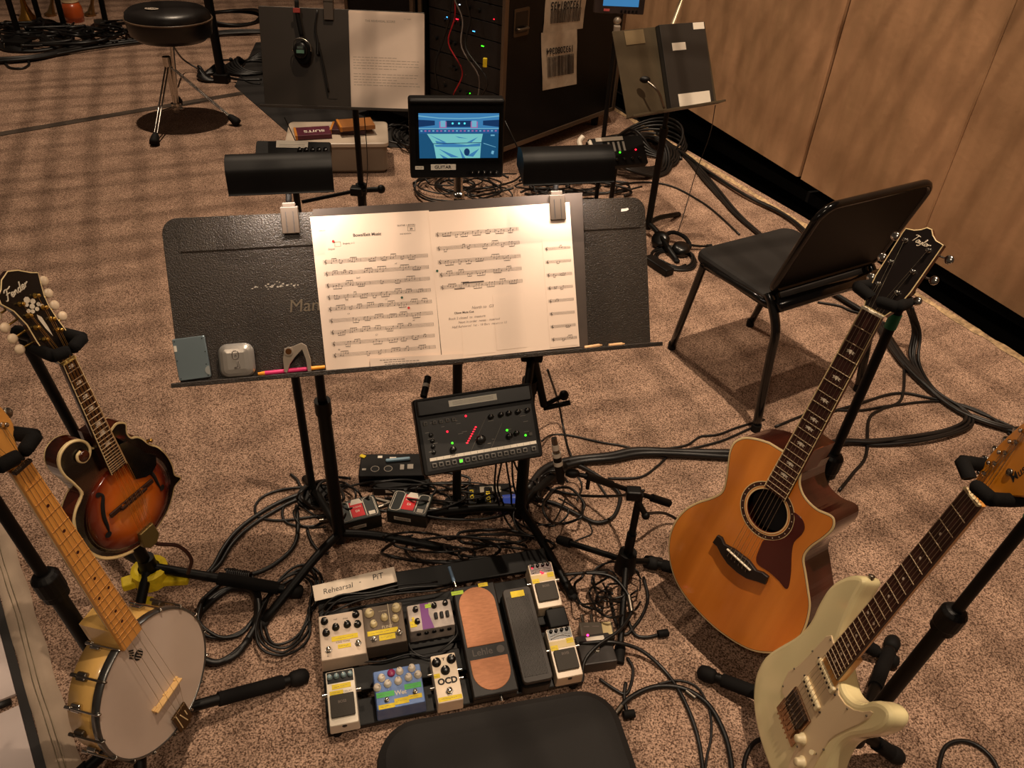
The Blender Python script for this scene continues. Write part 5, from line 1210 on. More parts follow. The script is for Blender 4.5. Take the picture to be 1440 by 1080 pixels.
# 9 & 10 compact pedals right
RD = mat('dark_red_panel', (70, 14, 14), .3)
for (x, y, l, pan, led) in ((.563, .242, 'white compact pedal with lit red display, rear right corner of the board', RD, True), (.562, .060, 'white compact pedal with dark dials, front right corner of the board', BLKS, False)):
    t, Mt = compact(l, x, y, mat('warm_white_enclosure', (214, 192, 164), .35), None, '', top=pan)
    for i, xx in enumerate((-.020, -.007, .007, .020)): mb = MB(Mt); mb.lathe([(.0042, 0), (.0040, .006), (.003, .007)], 12, T_((xx, .052, .0008))); mb.build('knob', BLKS, t)
    mb = MB(Mt); mb.tube([(-.024, .034, .0012), (0, .0400, .0012), (.024, .034, .0012)], .0011, n=5, sub=5); mb.tube([(-.024, .040, .0012), (0, .0455, .0012), (.024, .040, .0012)], .0005, n=5, sub=5); mb.build('dial_arc', DCHR, t)
    if led:
        mb = MB(Mt)
        for xx, yy in ((0, .030), (-.002, .034), (-.022, .048), (.003, .031)): mb.sphere((xx, yy, .0012), .0022, n=8)
        mb.build('red_lamp', LEDR, t)
    mb = MB(Mt); mb.prism([(-.031, .010), (.031, .010), (.031, .028), (-.031, .028)], [(0, .0), (0, .0006)]); mb.build('masking_tape', mat('masking_tape', (214, 192, 140), .6), t)
    tape(t, Mt, .012, .018, .029, .030, z=.0008) ; tape(t, Mt, -.030, .006, -.012, .018, z=.0008)
    mb = MB(Mt); mb.text('BOSS', .008, T_((0, -.006, .0075)), bold=.01); mb.build('pad_lettering', GINK, t)
# taped board sign
p0 = uv(MP_, 443, 848, .016); p1 = uv(MP_, 559, 820, .016); 
Mg = MP_ @ T_((p0[0], p0[1]+.004, .018)) @ RZ(math.atan2(p1[1]-p0[1], p1[0]-p0[0])) @ RX(R_(14))
t = thing('handwritten_sign', 'white card strip handwritten Rehearsal - Pit at the rear left of the board', 'sign', Mg)
mb = MB(Mg); wS = (Vector(p1)-Vector(p0)).length; mb.box((wS/2, .019, 0), (wS, .040, .004), .001); mb.build('card', mat('white_card', (222, 206, 186), .7), t)
mb = MB(Mg); mb.text('Rehearsal', .019, T_((wS*.29, .017, .0024)), shear=.1); mb.text('-', .019, T_((wS*.56, .021, .0024))); mb.text('PiT', .021, T_((wS*.78, .023, .0024)), shear=.1); mb.build('handwriting', INK, t)
# patch leads on board
def lead(pts, r=.0025, m=None):
    mb = MB(MP_); mb.tube(pts, r, n=6, sub=5); return mb
for i, (pts, l) in enumerate((
    ([(.01, .28, .01), (.06, .305, .03), (.14, .300, .032), (.22, .305, .03), (.31, .300, .02)], 'thick black lead laid along the back of the rear pedal row'),
    ([(.0, .29, .01), (.05, .312, .035), (.13, .310, .028), (.20, .318, .026), (.30, .314, .02)], 'second black lead running just behind the rear pedals'),
    ([(.02, .275, .02), (.10, .292, .03), (.20, .290, .036), (.29, .285, .03), (.33, .30, .01)], 'black lead touching the rear pedals\' back edges'),
    ([(.205, .17, .01), (.212, .145, .012), (.24, .125, .010), (.26, .12, .02)], 'short black patch lead beside the OCD pedal'),
    ([(.325, .19, .02), (.322, .16, .03), (.30, .14, .03), (.27, .128, .02)], 'short patch lead curling in front of the purple-striped pedal'),
    ([(.09, .145, .008), (.14, .135, .012), (.20, .140, .012), (.23, .13, .01)], 'black patch lead between the two left pedal rows'))):
    mb = lead(pts); tag(mb.build('patch_lead', CBL), l, 'cable')
# lead into tan pedal with blue boot
a = MP_ @ Vector((.343, .290, .02)); b = MP_ @ Vector((.335, .345, .03)); t = thing('jack_plug', 'blue-booted plug at the back of the tan treadle pedal', 'plug', a)
mb = MB(); mb.cyl(a, a.lerp(b, .25), .0035, n=8); mb.build('tip', CHR, t); mb = MB(); mb.cyl(a.lerp(b, .25), b, .0045, n=8); mb.build('boot', mat('slate_blue', (96, 122, 150), .5), t)
# small pads under white pedals on the board (velcro riser)
mb = MB(MP_); mb.box((.575, .158, .015), (.050, .050, .028), .003); tag(mb.build('riser_block', BLK), 'black riser block between the two right compact pedals', 'block')

# ================================================================== footswitches right of the board
Mf = frame((*(G(818, 950, .0).xy), 0), (.975, .22, 0), (-.22, .975, 0))
t = thing('footswitch_box', 'charcoal footswitch box with a lit magenta lamp right of the board', 'footswitch', Mf)
mb = MB(Mf); mb.box((.045, .045, .019), (.088, .082, .036), .003); mb.build('enclosure', mat('charcoal_enclosure', (58, 54, 52), .4, .2), t)
MfT = Mf @ T_((0, 0, .037)); mb = MB(MfT); mb.box((.050, .070, .0005), (.046, .016, .001)); mb.build('label_plate', LBL, t)
fsw(t, MfT, .045, .040, .008); mb = MB(MfT); mb.sphere((.034, .084, .001), .003, n=8); mb.build('red_lamp', em('magenta_lamp', (255, 40, 110), 8), t)
Mf = frame((*(G(818, 912, .0).xy), 0), (.99, .10, 0), (-.10, .99, 0))
t = thing('junction_box', 'grey cable junction box behind the charcoal footswitch', 'box', Mf)
mb = MB(Mf); mb.box((.040, .030, .017), (.086, .050, .034), .003); mb.build('enclosure', mat('mid_grey_enclosure', (92, 84, 74), .45, .2), t)
mb = MB(Mf); mb.box((.066, .034, .0345), (.024, .036, .001)); mb.build('masking_tape', mat('masking_tape', (214, 192, 140), .6), t)
mb = MB(Mf); mb.box((.014, .040, .0345), (.014, .003, .0006)); mb.box((.038, .040, .0345), (.018, .003, .0006)); mb.build('panel_print', GINK, t)
for x in (.010, .034): mb = MB(Mf); mb.cyl((x, .055, .018), (x, .085, .020), .005, n=10); mb.build('jack_plug', CHR, t)

# ================================================================== small boxes between the stands
def facebox(name, label, cat, px, z, w, l, h, yaw, m, top=None, bev=.003):
    p = G(*px, z); M = frame((p.x, p.y, 0), (math.cos(yaw), math.sin(yaw), 0), (-math.sin(yaw), math.cos(yaw), 0))
    t = thing(name, label, cat, M); mb = MB(M); mb.box((0, 0, h/2), (w, l, h), bev); mb.build('enclosure', m, t); return t, M @ T_((0, 0, h))
GRNB = mat('dark_green_box', (7, 18, 13), .35)
REDP = mat('red_print', (196, 26, 34), .5)
for px, yaw, l in (((577, 707), R_(-8), 'green-black direct box with red print standing in the open between the stands'), ((503, 716), R_(24), 'green-black direct box with red print half behind the left stand shaft')):
    t, Mt = facebox('direct_box', l, 'direct box', px, .05, .118, .088, .050, yaw, GRNB)
    mb = MB(Mt); mb.prism(rrect(-.056, -.040, .056, .040, .006), [(0, .0), (0, .0006)]); mb.build('label_plate', mat('dark_plate', (12, 24, 18), .4), t)
    mb = MB(Mt); mb.box((-.002, 0, .0008), (.036, .060, .0006)); mb.build('red_panel', REDP, t)
    for s in (-1, 1):
        x0_, x1_ = (-.055, -.023) if s < 0 else (.021, .053)
        mb = MB(Mt); mb.tube([(p_, q_, .0010) for p_, q_ in rrect(x0_, -.038, x1_, .038, .012)], .0009, n=4, sub=1, closed=True); mb.build('white_outline', WHT, t)
    mb = MB(Mt)
    for s in (-1, 1): mb.prism(rrect(-.054 if s < 0 else .022, -.037, -.024 if s < 0 else .052, .037, .012), [(0, .0006), (0, .0009)])
    mb.build('panel_print', GRNB, t)
    mb = MB(Mt); mb.prism([(-.018, .020), (.020, .020), (.012, .040), (-.010, .040)], [(0, .0010), (0, .0014)])
    for x in (-.050, -.022, .020, .050): mb.box((x, 0, .0010), (.0012, .070, .0004))
    mb.box((.036, -.026, .001), (.018, .014, .0006)); mb.build('white_print', WHT, t)
    mb = MB(Mt); mb.text('PASSIVE', .008, T_((-.002, .008, .0014))); mb.text('DI', .012, T_((-.002, -.008, .0014)), bold=.02); mb.build('lettering', WHT, t)
    mb = MB(Mt @ T_((0, -.0445, -.025)) @ RX(R_(90))); mb.box((-.012, 0, .0), (.05, .012, .001)); mb.m = 1
    for k in range(10): mb.box((-.030+.004*k, 0, .0006), (.0015, .007, .0004))
    mb.build('front_label', [WHT, INK], t)
    for s in (-1, 1): mb = MB(Mt); mb.cyl((s*.058, .01, -.025), (s*.110, .012, -.020), .0075, .006, n=12); mb.build('jack_plug', DCHR, t)
# audio interface with round sockets
t, Mt = facebox('line_box', 'dark line box with two round sockets lying behind the direct boxes', 'audio box', (552, 655), .04, .20, .10, .045, R_(6), BLK)
for k, x in enumerate((-.052, -.012)):
    mb = MB(Mt)
    ring(mb, x, -.018, .0130, .0112, .0006); mb.m = 1; mb.add([(p, q, .0004) for p, q in circle(x, -.018, .0112, 18)], [list(range(18))]); mb.build('round_socket', [WHT, BLKS], t)
mb = MB(Mt)
for x, y, a, b in ((.03, -.012, .012, .022), (.055, -.010, .018, .020), (-.085, -.02, .012, .008), (.0, .03, .02, .006), (-.04, .035, .014, .010)): mb.box((x, y, .0006), (a, b, .001))
mb.build('label_plate', LBL, t)
mb = MB(Mt); mb.box((.018, .014, .006), (.075, .010, .010), .003, L=RZ(.12)); mb.build('blue_bar', mat('pale_blue_bar', (120, 150, 168), .5), t)
mb = MB(Mt); mb.box((-.100, -.012, .002), (.018, .012, .004), .001, L=RZ(-.5)); mb.build('tape_flag', YEL, t)
t, Mt = facebox('label_box', 'slim black box with pale sticker in front of the line box', 'audio box', (565, 680), .03, .17, .045, .030, R_(4), BLK)
mb = MB(Mt @ T_((0, -.0228, -.012)) @ RX(R_(90))); mb.box((-.03, 0, 0), (.035, .010, .001)); mb.build('sticker', LBL, t)
# power strip with adapters
t, Mt = facebox('power_strip', 'dark power outlet box with two grey labels near the right stand', 'power strip', (690, 690), .04, .12, .060, .040, R_(8), BLK)
mb = MB(Mt); mb.box((-.012, .004, .0006), (.040, .028, .001)); mb.box((.022, .004, .0006), (.018, .024, .001)); mb.build('sticker', mat('grey_sticker', (150, 140, 124), .6), t)
for px, l in (((664, 699), 'stubby black adapter with yellow print, left one of the pair'), ((687, 701), 'stubby black adapter with yellow print, right one of the pair')):
    p = G(*px, .03); M = frame((p.x, p.y, 0), (.99, .12, 0), (-.12, .99, 0)); t = thing('power_adapter', l, 'power adapter', M, 'power adapters')
    mb = MB(M); mb.prism(rrect(-.016, -.042, .016, .042, .010, 4), [(.003, .002), (0, .006), (0, .036), (.004, .042)]); mb.build('housing', BLKS, t)
    mb = MB(M @ T_((-.002, -.004, .0424)) @ RZ(R_(-90))); mb.text('1SPOT', .017, Matrix(), bold=.02); mb.build('lettering', YEL, t)
p = G(715, 702, .03); M = frame((p.x, p.y, .03), (.98, .2, 0), (-.2, .98, 0)); t = thing('blue_connector', 'round blue-lit connector beside the right stand foot', 'connector', M)
mb = MB(M); mb.cyl((-.018, 0, 0), (.020, 0, 0), .014, n=16); mb.build('sleeve', em('blue_glow', (80, 100, 190), .35), t); mb = MB(M); mb.cyl((.020, 0, 0), (.032, 0, 0), .012, n=16); mb.cyl((-.03, 0, 0), (-.018, 0, 0), .012, n=16); mb.build('collar', DCHR, t)

# ================================================================== SHORT MIC STAND + PENCIL MIC
b = G(876, 812); Yb = b.y
t = thing('microphone_stand', 'short black tripod microphone stand with a low boom', 'microphone stand', (b.x, b.y, 0))
hd_ = YP(891, 694, Yb)
mb = MB(); mb.cyl((b.x, b.y, .05), (b.x, b.y, hd_.z), .0095, n=14); mb.cyl((b.x, b.y, .05), (b.x, b.y, hd_.z*.55), .0130, n=14); mb.build('pole', BLKM, t)
mb = MB(); mb.cyl((b.x, b.y, .035), (b.x, b.y, .105), .030, .024, n=16); mb.build('hub', BLK, t)
for f in (G(790, 760, .01), G(871, 926, .01), G(925, 790, .01)):
    f = Vector(f); a = Vector((b.x, b.y, .07)); mb = MB(); mb.cyl(a, f, .0085, n=10); lg = mb.build('leg', BLKM, t)
    mb = MB(); v = (f-a).normalized(); mb.cyl(f-v*.03, f+v*.012, .014, .013, n=12); mb.build('rubber_foot', RUB, lg)
e0 = YP(824, 669, Yb-.02); e1 = YP(941, 708, Yb+.05)
mb = MB(); mb.cyl(e0, e1, .0065, n=12); mb.cyl(e1.lerp(e0, .22), e1, .0105, n=12); mb.cyl(e0, e0.lerp(e1, .3), .0095, n=12); mb.build('boom', BLKM, t)
mb = MB(); mb.box(hd_, (.038, .030, .030), .005); k_ = YP(908, 725, Yb-.02); mb.cyl(hd_, k_, .0075, n=10); mb.sphere(k_, .011); mb.build('boom_clutch', BLK, t); k2 = YP(826, 687, Yb-.02); mb = MB(); mb.cyl(YP(828, 672, Yb-.02), k2, .005, n=8); mb.build('thumb_screw', BLK, t)
m0 = YP(789, 676, Yb-.03); m1 = YP(779, 616, Yb-.01)
t = thing('pencil_microphone', 'slim dark pencil microphone with pale bands clipped to the low boom', 'microphone', m0)
mb = MB(); mb.cyl(m0, m0.lerp(m1, .62), .0105, n=16); mb.build('body', BLKM, t)
mb = MB(); mb.cyl(m0.lerp(m1, .38), m0.lerp(m1, .47), .0112, n=16); mb.cyl(m0.lerp(m1, .58), m0.lerp(m1, .66), .0112, n=16); mb.cyl(m0.lerp(m1, .74), m0.lerp(m1, .86), .0090, n=14); mb.build('pale_band', LBL, t)
mb = MB(); mb.cyl(m0.lerp(m1, .62), m1, .0088, .0070, n=14); mb.build('plug', DCHR, t)
mb = MB(); mb.sphere(m0, .0106, n=14); mb.build('grille', mat('dark_grille', (52, 46, 42), .4, .6), t)
mb = MB(); c0 = YP(798, 664, Yb-.02); c1 = YP(812, 667, Yb-.02); mb.sphere((c0+c1)/2, .012, sc=(1.6, 1, 1)); mb.cyl(c1, YP(826, 670, Yb-.02), .006, n=8); mb.build('clip', BLK, t)
# ================================================================== CHAIRS
SEATM = mat('dark_seat_fabric', (22, 18, 15), .8, bump=.3, bscale=500, noise=.1, nscale=80)
GLB = mat('gloss_black_tube', (18, 16, 15), .16)
GLP = mat('gloss_black_shell', (6, 5, 5), .45, spec=.15)
f1, f2, r1, r2 = G(945, 487, .01), G(1055, 455, .01), G(1063, 602, .01), G(1207, 546, .01)
hS = .47
s1 = G(985, 352, hS); s2 = G(1109, 317, hS); s3 = G(1084, 424, hS)
xw = (s2-s1).normalized(); wS = (s2-s1).length; 
sp3 = s3; dpt = (s3-s1).length; yv = (s1-s3).normalized()
MC = frame(s3, (r2-r1).normalized(), (s1-s3))
q1, q2 = MC.inverted() @ s1, MC.inverted() @ s2
Wc = .47; Dc = q1.y
t = thing('orchestra_chair', 'black musician chair with glossy backrest facing away beside the wall at right', 'chair', ((f1+r2)/2).xy.to_3d())
mb = MB(MC); mb.prism(rrect(q1.x*.5-.004, -.01, Wc, Dc+.02, .05, 6), [(.010, -.045), (.0, -.030), (0, -.012), (.006, -.003), (.020, .002)], smooth=False)
mb.build('seat', SEATM, t)
Ls1 = MC @ Vector((.012, Dc-.04, -.035)); Ls2 = MC @ Vector((Wc-.012, Dc-.04, -.035)); Lr1 = MC @ Vector((.000, -.01, -.01)); Lr2 = MC @ Vector((Wc+.0, -.01, -.01))
for a, f in ((Ls1, f1), (Ls2, f2)):
    mb = MB(); mb.tube([a+Vector((0, 0, .0)), a.lerp(f, .12), f], .0135, n=12, sub=4); lg = mb.build('leg', GLB, t)
    mb = MB(); mb.cyl(f+Vector((0, 0, -.010)), f+Vector((0, 0, .018)), .0155, n=12); mb.build('foot_cap', RUB, lg)
for a, f in ((Lr1, r1), (Lr2, r2)):
    k = a.lerp(f, .16)+Vector(((a-f).x*.10, (a-f).y*.10, 0))-MC.to_3x3().col[1]*.035
    mb = MB(); mb.tube([a+Vector((0, 0, .03))+MC.to_3x3().col[1]*.03, a, k, k.lerp(f, .3), f], .0150, n=12, sub=5); lg = mb.build('leg', GLB, t)
    mb = MB(); mb.cyl(f+Vector((0, 0, -.010)), f+Vector((0, 0, .018)), .0170, n=12); mb.build('foot_cap', RUB, lg)
# seat frame rails
mb = MB()
mb.tube([Ls1, Ls1.lerp(Lr1, .5), Lr1], .012, n=10, sub=2); mb.tube([Ls2, Ls2.lerp(Lr2, .5), Lr2], .012, n=10, sub=2); mb.tube([Ls1, Ls2], .012, n=10, sub=1)
kk = -MC.to_3x3().col[1]*.02+Vector((0, 0, .01)); mb.tube([Lr1+kk, Lr2+kk], .022, n=12, sub=1); mb.build('seat_frame', GLB, t)
# backrest: plane through lower px and upper px corners
yb_ = MC.to_3x3().col[1]
bl = MC @ Vector((-.005, -.010, .055)); 
nb = (MC.to_3x3().col[1]*1.0); nb.z = 0; nb.normalize()
lean = R_(17)
MBk = frame(bl, (MC.to_3x3().col[0]), Vector((0, 0, 1))*math.cos(lean)-yb_*math.sin(lean))
u_ = [uv(MBk, *q) for q in ((1106, 402), (1178, 272), (1314, 250), (1222, 385))]
print('BACK', [tuple(round(v, 3) for v in q) for q in u_])
hb_ = .315
mb = MB(MBk); ob = rrect(-.005, -.02, Wc+.005, hb_, .05, 7, (.03, .055, .055, .03))
mb.prism(ob, [(.010, -.020), (.001, -.017), (0, -.012), (.001, -.006), (.010, -.002)], smooth=False); mb.build('backrest', GLP, t)
mb = MB(MBk); rim = [(x, y, -.009) for x, y in rrect(-.005, -.02, Wc+.005, hb_, .05, 7, (.03, .055, .055, .03))]
mb.tube(rim, .0125, n=10, sub=1, closed=True); mb.build('backrest_rim', GLB, t)
for s in (.03, Wc-.03):
    mb = MB(); mb.tube([MBk @ Vector((s, .03, -.018)), MBk @ Vector((s, -.03, -.016)), MC @ Vector((s, -.02, -.02))], .011, n=10, sub=3); mb.build('back_upright', GLB, t)

# foreground seat
O = G(524, 1016, .46); A = G(858, 957, .46); MF = frame(O, A-O, Vector((0, 0, 1)).cross(A-O)); wF = (A-O).length
t = thing('orchestra_chair', 'dark upholstered seat cut off by the bottom edge in the middle', 'chair', (O+(A-O)*.5-MF.to_3x3().col[1]*.22).xy.to_3d())
mb = MB(MF); mb.prism(rrect(0, -.43, wF, 0, .07, 7), [(.012, -.050), (.002, -.040), (0, -.022), (.004, -.008), (.016, -.001), (.05, .003)], smooth=True); mb.build('seat', mat('foreground_seat_fabric', (18, 14, 11), .8, bump=.2, bscale=500), t)
for x in (.035, wF-.035):
    for y in (-.05, -.40):
        a = MF @ Vector((x, y, -.045)); b = MF @ Vector((x+(-.012 if x < .1 else .012), y+(.02 if y > -.2 else -.06), -.46)); b.z = .01
        mb = MB(); mb.cyl(a, b, .013, n=12); lg = mb.build('leg', GLB, t); mb = MB(); mb.cyl(b-Vector((0, 0, .01)), b+Vector((0, 0, .015)), .0155, n=12); mb.build('foot_cap', RUB, lg)

# ================================================================== BACKGROUND MUSIC STAND (left)
MG = yawtilt((-.872, 2.595, .842), 4.5, 18.4)
DESK2 = mat('smooth_black_desk', (44, 35, 26), .5, noise=.08, nscale=10)
p = MG @ Vector((.265, .15, 0))
t, dk = music_stand('black music stand in the back row with headphones and a white folder', MG, 0, .530, .304, (p.x+.01, p.y+.07), a0=.4, corners=(0, 0), dm=DESK2, crease=False, lipd=.05)
a = [uv(MG, *q, .004) for q in ((494, 152), (597, 158), (597, 20), (493, 14))]
Mp2 = MG @ T_((a[0][0], .004, .003))
t = thing('paper_folder', 'stack of white printed pages leaning on the back row stand', 'paper', Mp2)
w1, h1 = a[1][0]-a[0][0], a[3][1]-a[0][1]
for k in range(3):
    mb = MB(Mp2 @ T_((.002*k, -.001*k, .0012*k)) @ RZ(.004*(k-1))); mb.prism(rrect(0, 0, w1-.003*k, h1-.003*k, .004, 2), [(0, 0), (0, .001)]); sh_ = mb.build('page', PAPER2, t)
mb = MB(Mp2 @ T_((0, 0, .0036))); rnd = random.Random(9)
mb.text('THE REHEARSAL SCORE', .009, T_((w1*.42, h1-.030, 0)), bold=.02); mb.text('rev. pages', .006, T_((w1*.78, h1-.020, 0)))
for k in range(11):
    x = .012
    if k == 5: continue
    while x < w1*(.9 if k % 4 else .6): q = rnd.uniform(.006, .018); mb.rect(x, h1*.53-.0085*k, x+q, h1*.53-.0085*k+.0018, 0); x += q+.003
mb.build('typed_text', mat('faint_print', (168, 152, 138), .8), sh_)
# headphones hanging over the top
hp = MG.inverted() @ MG @ Vector((*uv(MG, 423, 70, .03), .03))
t = thing('headphones', 'black headphones hanging over the top edge of the back row stand', 'headphones', MG @ hp)
mb = MB(MG); hx, hy = hp.x, hp.y
tp = uv(MG, 419, 6, .01)
mb.tube([(tp[0]-.002, tp[1]+.010, .018), (tp[0]-.001, tp[1]-.03, .022), (hx+.004, hy+.040, .024)], .007, n=8, sub=5); mb.build('headband', FOAM, t)
mb = MB(MG); mb.box((tp[0]-.002, tp[1]-.020, .0285), (.022, .014, .004), .001); mb.build('red_band_mark', mat('dull_red', (150, 46, 36), .5), t)
mb = MB(MG); mb.tube([(hx-.026, hy-.004, .03), (hx-.020, hy+.026, .032), (hx+.004, hy+.034, .032), (hx+.028, hy+.020, .032), (hx+.032, hy-.004, .03)], .0022, n=6, sub=5); mb.build('yoke', CHR, t)
mb = MB(MG); mb.lathe([(.030, .006), (.034, .012), (.034, .024), (.030, .028)], 24, T_((hx+.004, hy-.008, 0)), sx=.8, sy=1.05); mb.build('ear_pad', FOAM, t)
mb = MB(MG); mb.lathe([(.026, .026), (.026, .036), (.022, .040)], 24, T_((hx, hy-.002, 0)), sx=.85, sy=1.0); ec = mb.build('ear_cup', BLKS, t)
mb = MB(MG); mb.box((hx, hy+.006, .0405), (.020, .008, .001)); mb.m = 1; mb.box((hx, hy-.006, .0405), (.024, .010, .001)); mb.text('SONY', .006, T_((hx, hy+.006, .0412))); mb.build('cup_label', [mat('black_label', (60, 60, 60), .4), mat('green_grey_label', (96, 140, 120), .4)], ec)
hc = [uv(MG, 446, 14, .012), uv(MG, 443, 40, .012), uv(MG, 447, 60, .012), uv(MG, 455, 95, .012), uv(MG, 462, 130, .012)]
mb = MB(MG); mb.tube([(x, y, .010) for x, y in hc], .0030, n=6, sub=5)
a = uv(MG, 447, 60, .012); mb.cyl((a[0], a[1], .010), (a[0]-.003, a[1]-.035, .012), .0050, n=8); tag(mb.build('headphone_cable', CBL), 'thin cable with inline remote hanging down the back row stand desk', 'cable')
q = uv(MG, 449, 54, .014)
# card pocket on desk
mb = MB(MG); a = uv(MG, 468, 134, .002); mb.box((a[0], a[1], .0012), (.030, .022, .0008)); mb.build('pocket_card', DESK2, dk)
# second light for back stand
a = uv(MG, 462, 6, 0)
mb = MB(MG); mb.box((a[0], .300, .008), (.030, .06, .006), .001); mb.box((a[0], .300, -.010), (.030, .05, .006), .001); mb.box((a[0], .328, 0), (.030, .010, .026), .001); tag(mb.build('light_clip', mat('brown_grey_clip', (118, 98, 80), .5)), 'tan clip gripping the top edge of the back row stand', 'clip')
# black arm with clamp on its shaft
t = thing('clamp_arm', 'black accessory arm with a knob clamped on the back row stand shaft', 'clamp', YP(500, 268, 2.80))
Yq = p.y+.07
a, b, c = YP(425, 284, Yq-.03), YP(502, 268, Yq-.02), YP(536, 266, Yq)
mb = MB(); mb.cyl(a, b, .007, n=10); mb.cyl(b, c, .010, n=10); mb.build('rod', BLKM, t); mb = MB(); mb.sphere(c, .016, n=10); mb.box(b, (.045, .04, .03), .004); mb.build('knob', BLK, t)

# ---- mixer on the back row, seen behind the left stand light
M = yawtilt((-.80, 2.33, .60), 6, 55)
o = [uv(M, *q) for q in ((358, 226), (464, 226))]
M = M @ T_((o[0][0], o[0][1]-.10, 0)); W2 = o[1][0]-o[0][0]
t = thing('personal_mixer', 'black desktop mixer with pale label behind the left stand light', 'mixer', M)
mb = MB(M); hM = uv(M, 400, 198)[1]; mb.prism(rrect(0, 0, W2, hM, .008), [(.002, -.03), (0, -.027), (0, -.003), (.002, 0)]); mb.build('housing', BLK, t)
a, b = uv(M, 388, 206, .003), uv(M, 433, 200, .003); mb = MB(M); mb.prism([(a[0], a[1]-.002), (b[0], a[1]-.002), (b[0], b[1]+.006), (a[0], b[1]+.006)], [(0, .0005), (0, .0016)]); mb.m = 1
for k in range(2): mb.box(((a[0]+b[0])/2, a[1]+.003+.006*k, .0018), ((b[0]-a[0])*.8, .001, .0002))
mb.build('paper_label', [LBL, GINK], t)
for k in range(5): q = uv(M, 422+9*k, 212); mb = MB(M); mb.lathe([(.008, 0), (.0075, .010), (.005, .012)], 14, T_((q[0], q[1], 0))); mb.build('rotary_knob', BLKS, t)
ms = M @ Vector((W2/2, hM*.4, -.03))
t = thing('straight_pole_stand', 'thin black stand carrying the back row mixer', 'stand', (ms.x, ms.y, 0))
mb = MB(); mb.cyl(ms, (ms.x, ms.y, .02), .011, n=12); mb.build('pole', BLKM, t); mb = MB(); mb.cyl((ms.x, ms.y, 0), (ms.x, ms.y, .02), .11, .105, n=32); mb.build('base', BLKM, t)

# ================================================================== DRUM THRONE
tc = G(252, 168); Vt = Vector((tc.x, tc.y, 0))
t = thing('drum_throne', 'black padded drum throne with oval badge on a chrome double-braced tripod', 'stool', Vt)
top = YP(236, 22, tc.y); 
Ls = T_((top.x, top.y, top.z))
mb = MB(); prof = [(.12, -.135), (.19, -.125), (.226, -.095), (.240, -.015), (.230, .020), (.205, .040), (.12, .052), (.001, .055)]
mb.lathe(prof, 40, Ls, sx=1.0, sy=.92); mb.build('seat', mat('black_vinyl', (26, 22, 20), .35), t)
mb = MB(); mb.tube([(.2405*math.cos(2*math.pi*i/32), .2405*.92*math.sin(2*math.pi*i/32), -.012) for i in range(32)], .005, n=6, sub=1, closed=True, L=Ls); mb.build('piping', mat('brown_grey_piping', (104, 84, 66), .4), t)
a = Vector(YP(224, 15, tc.y-.10)); mb = MB(); bz = Ls @ Vector((-.04, -.10, .0535)); mb.lathe([(.03, 0), (.030, .003), (.026, .004)], 24, T_(bz), sx=1.3, sy=.8); mb.m = 1; mb.text('DW', .030, T_(bz+Vector((0, 0, .0045))), bold=.03); mb.build('badge', [mat('pale_badge', (190, 176, 160), .4), INK], t)
mb = MB(); mb.cyl(top-Vector((0, 0, .07)), Vector((Vt.x, Vt.y, .06)), .0125, n=14); mb.cyl(Vector((Vt.x, Vt.y, top.z*.62)), Vector((Vt.x, Vt.y, .05)), .0170, n=14); mb.build('post', CHR, t)
mb = MB(); mb.cyl(Vector((Vt.x-.05, Vt.y, top.z-.11)), Vector((Vt.x+.02, Vt.y, top.z-.11)), .008, n=8); mb.sphere(Vector((Vt.x-.055, Vt.y, top.z-.115)), .022, n=10); mb.build('height_knob', BLK, t)
mb = MB(); mb.cyl(Vector((Vt.x, Vt.y, .045)), Vector((Vt.x, Vt.y, .10)), .030, n=10); mb.sphere(Vector((Vt.x+.035, Vt.y-.01, .07)), .013); mb.build('lower_collar', CHR, t)
mb = MB(); mb.cyl(Vector((Vt.x, Vt.y, top.z*.50)), Vector((Vt.x, Vt.y, top.z*.62)), .024, n=12); mb.build('upper_collar', CHR, t)
for f in (G(217, 200, .02), G(333, 172, .02), Vector((Vt.x-.10, Vt.y+.26, .02))):
    hi = Vector((Vt.x, Vt.y, top.z*.55)); lo = Vector((Vt.x, Vt.y, .08)); v = (f-hi)
    mb = MB(); s_ = v.normalized().cross(Vector((0, 0, 1)))*.010
    for q in (-1, 1): mb.cyl(hi+s_*q, f+s_*q, .0048, n=8)
    mid = hi.lerp(f, .62); 
    for q in (-1, 1): mb.cyl(lo+s_*q, mid+s_*q, .0042, n=8)
    lg = mb.build('leg', CHR, t)
    u = v.normalized(); mb = MB(); mb.lathe([(.012, -.06), (.020, -.045), (.028, -.005), (.026, .012), (.01, .016)], 12, T_(f) @ u.to_track_quat('Z', 'X').to_matrix().to_4x4()); mb.build('rubber_foot', RUB, lg)

# ================================================================== POSTS AND TOP LEFT CLUTTER
def post(label, foot_px, top_px, r=.018, base=.13, name='microphone_stand', cat='stand', m=BLKM, blob=True):
    f = G(*foot_px); tp = YP(*top_px, f.y)
    t = thing(name, label, cat, (f.x, f.y, 0))
    mb = MB(); mb.cyl((f.x, f.y, .01), (f.x+(tp.x-f.x)*.0+ (tp.x-f.x), f.y, max(tp.z, .4)+.25), r, n=12); mb.build('pole', m, t)
    mb = MB(); mb.lathe([(base, 0), (base, .012), (base*.85, .024), (.03, .035), (.022, .06)], 32, T_((f.x, f.y, 0))); mb.build('base', BLK, t)
    return t
f = G(313, 116); t = thing('square_post', 'thick black post standing right of the drum throne', 'post', (f.x, f.y, 0))
tp = YP(296, 0, f.y); dx = tp.x-f.x
mb = MB(); a = Vector((f.x, f.y, .0)); b = Vector((f.x+dx*1.6*0, f.y, 1.4)); mb.cyl(a, b, .030, n=10); mb.build('tube', BLK, t)
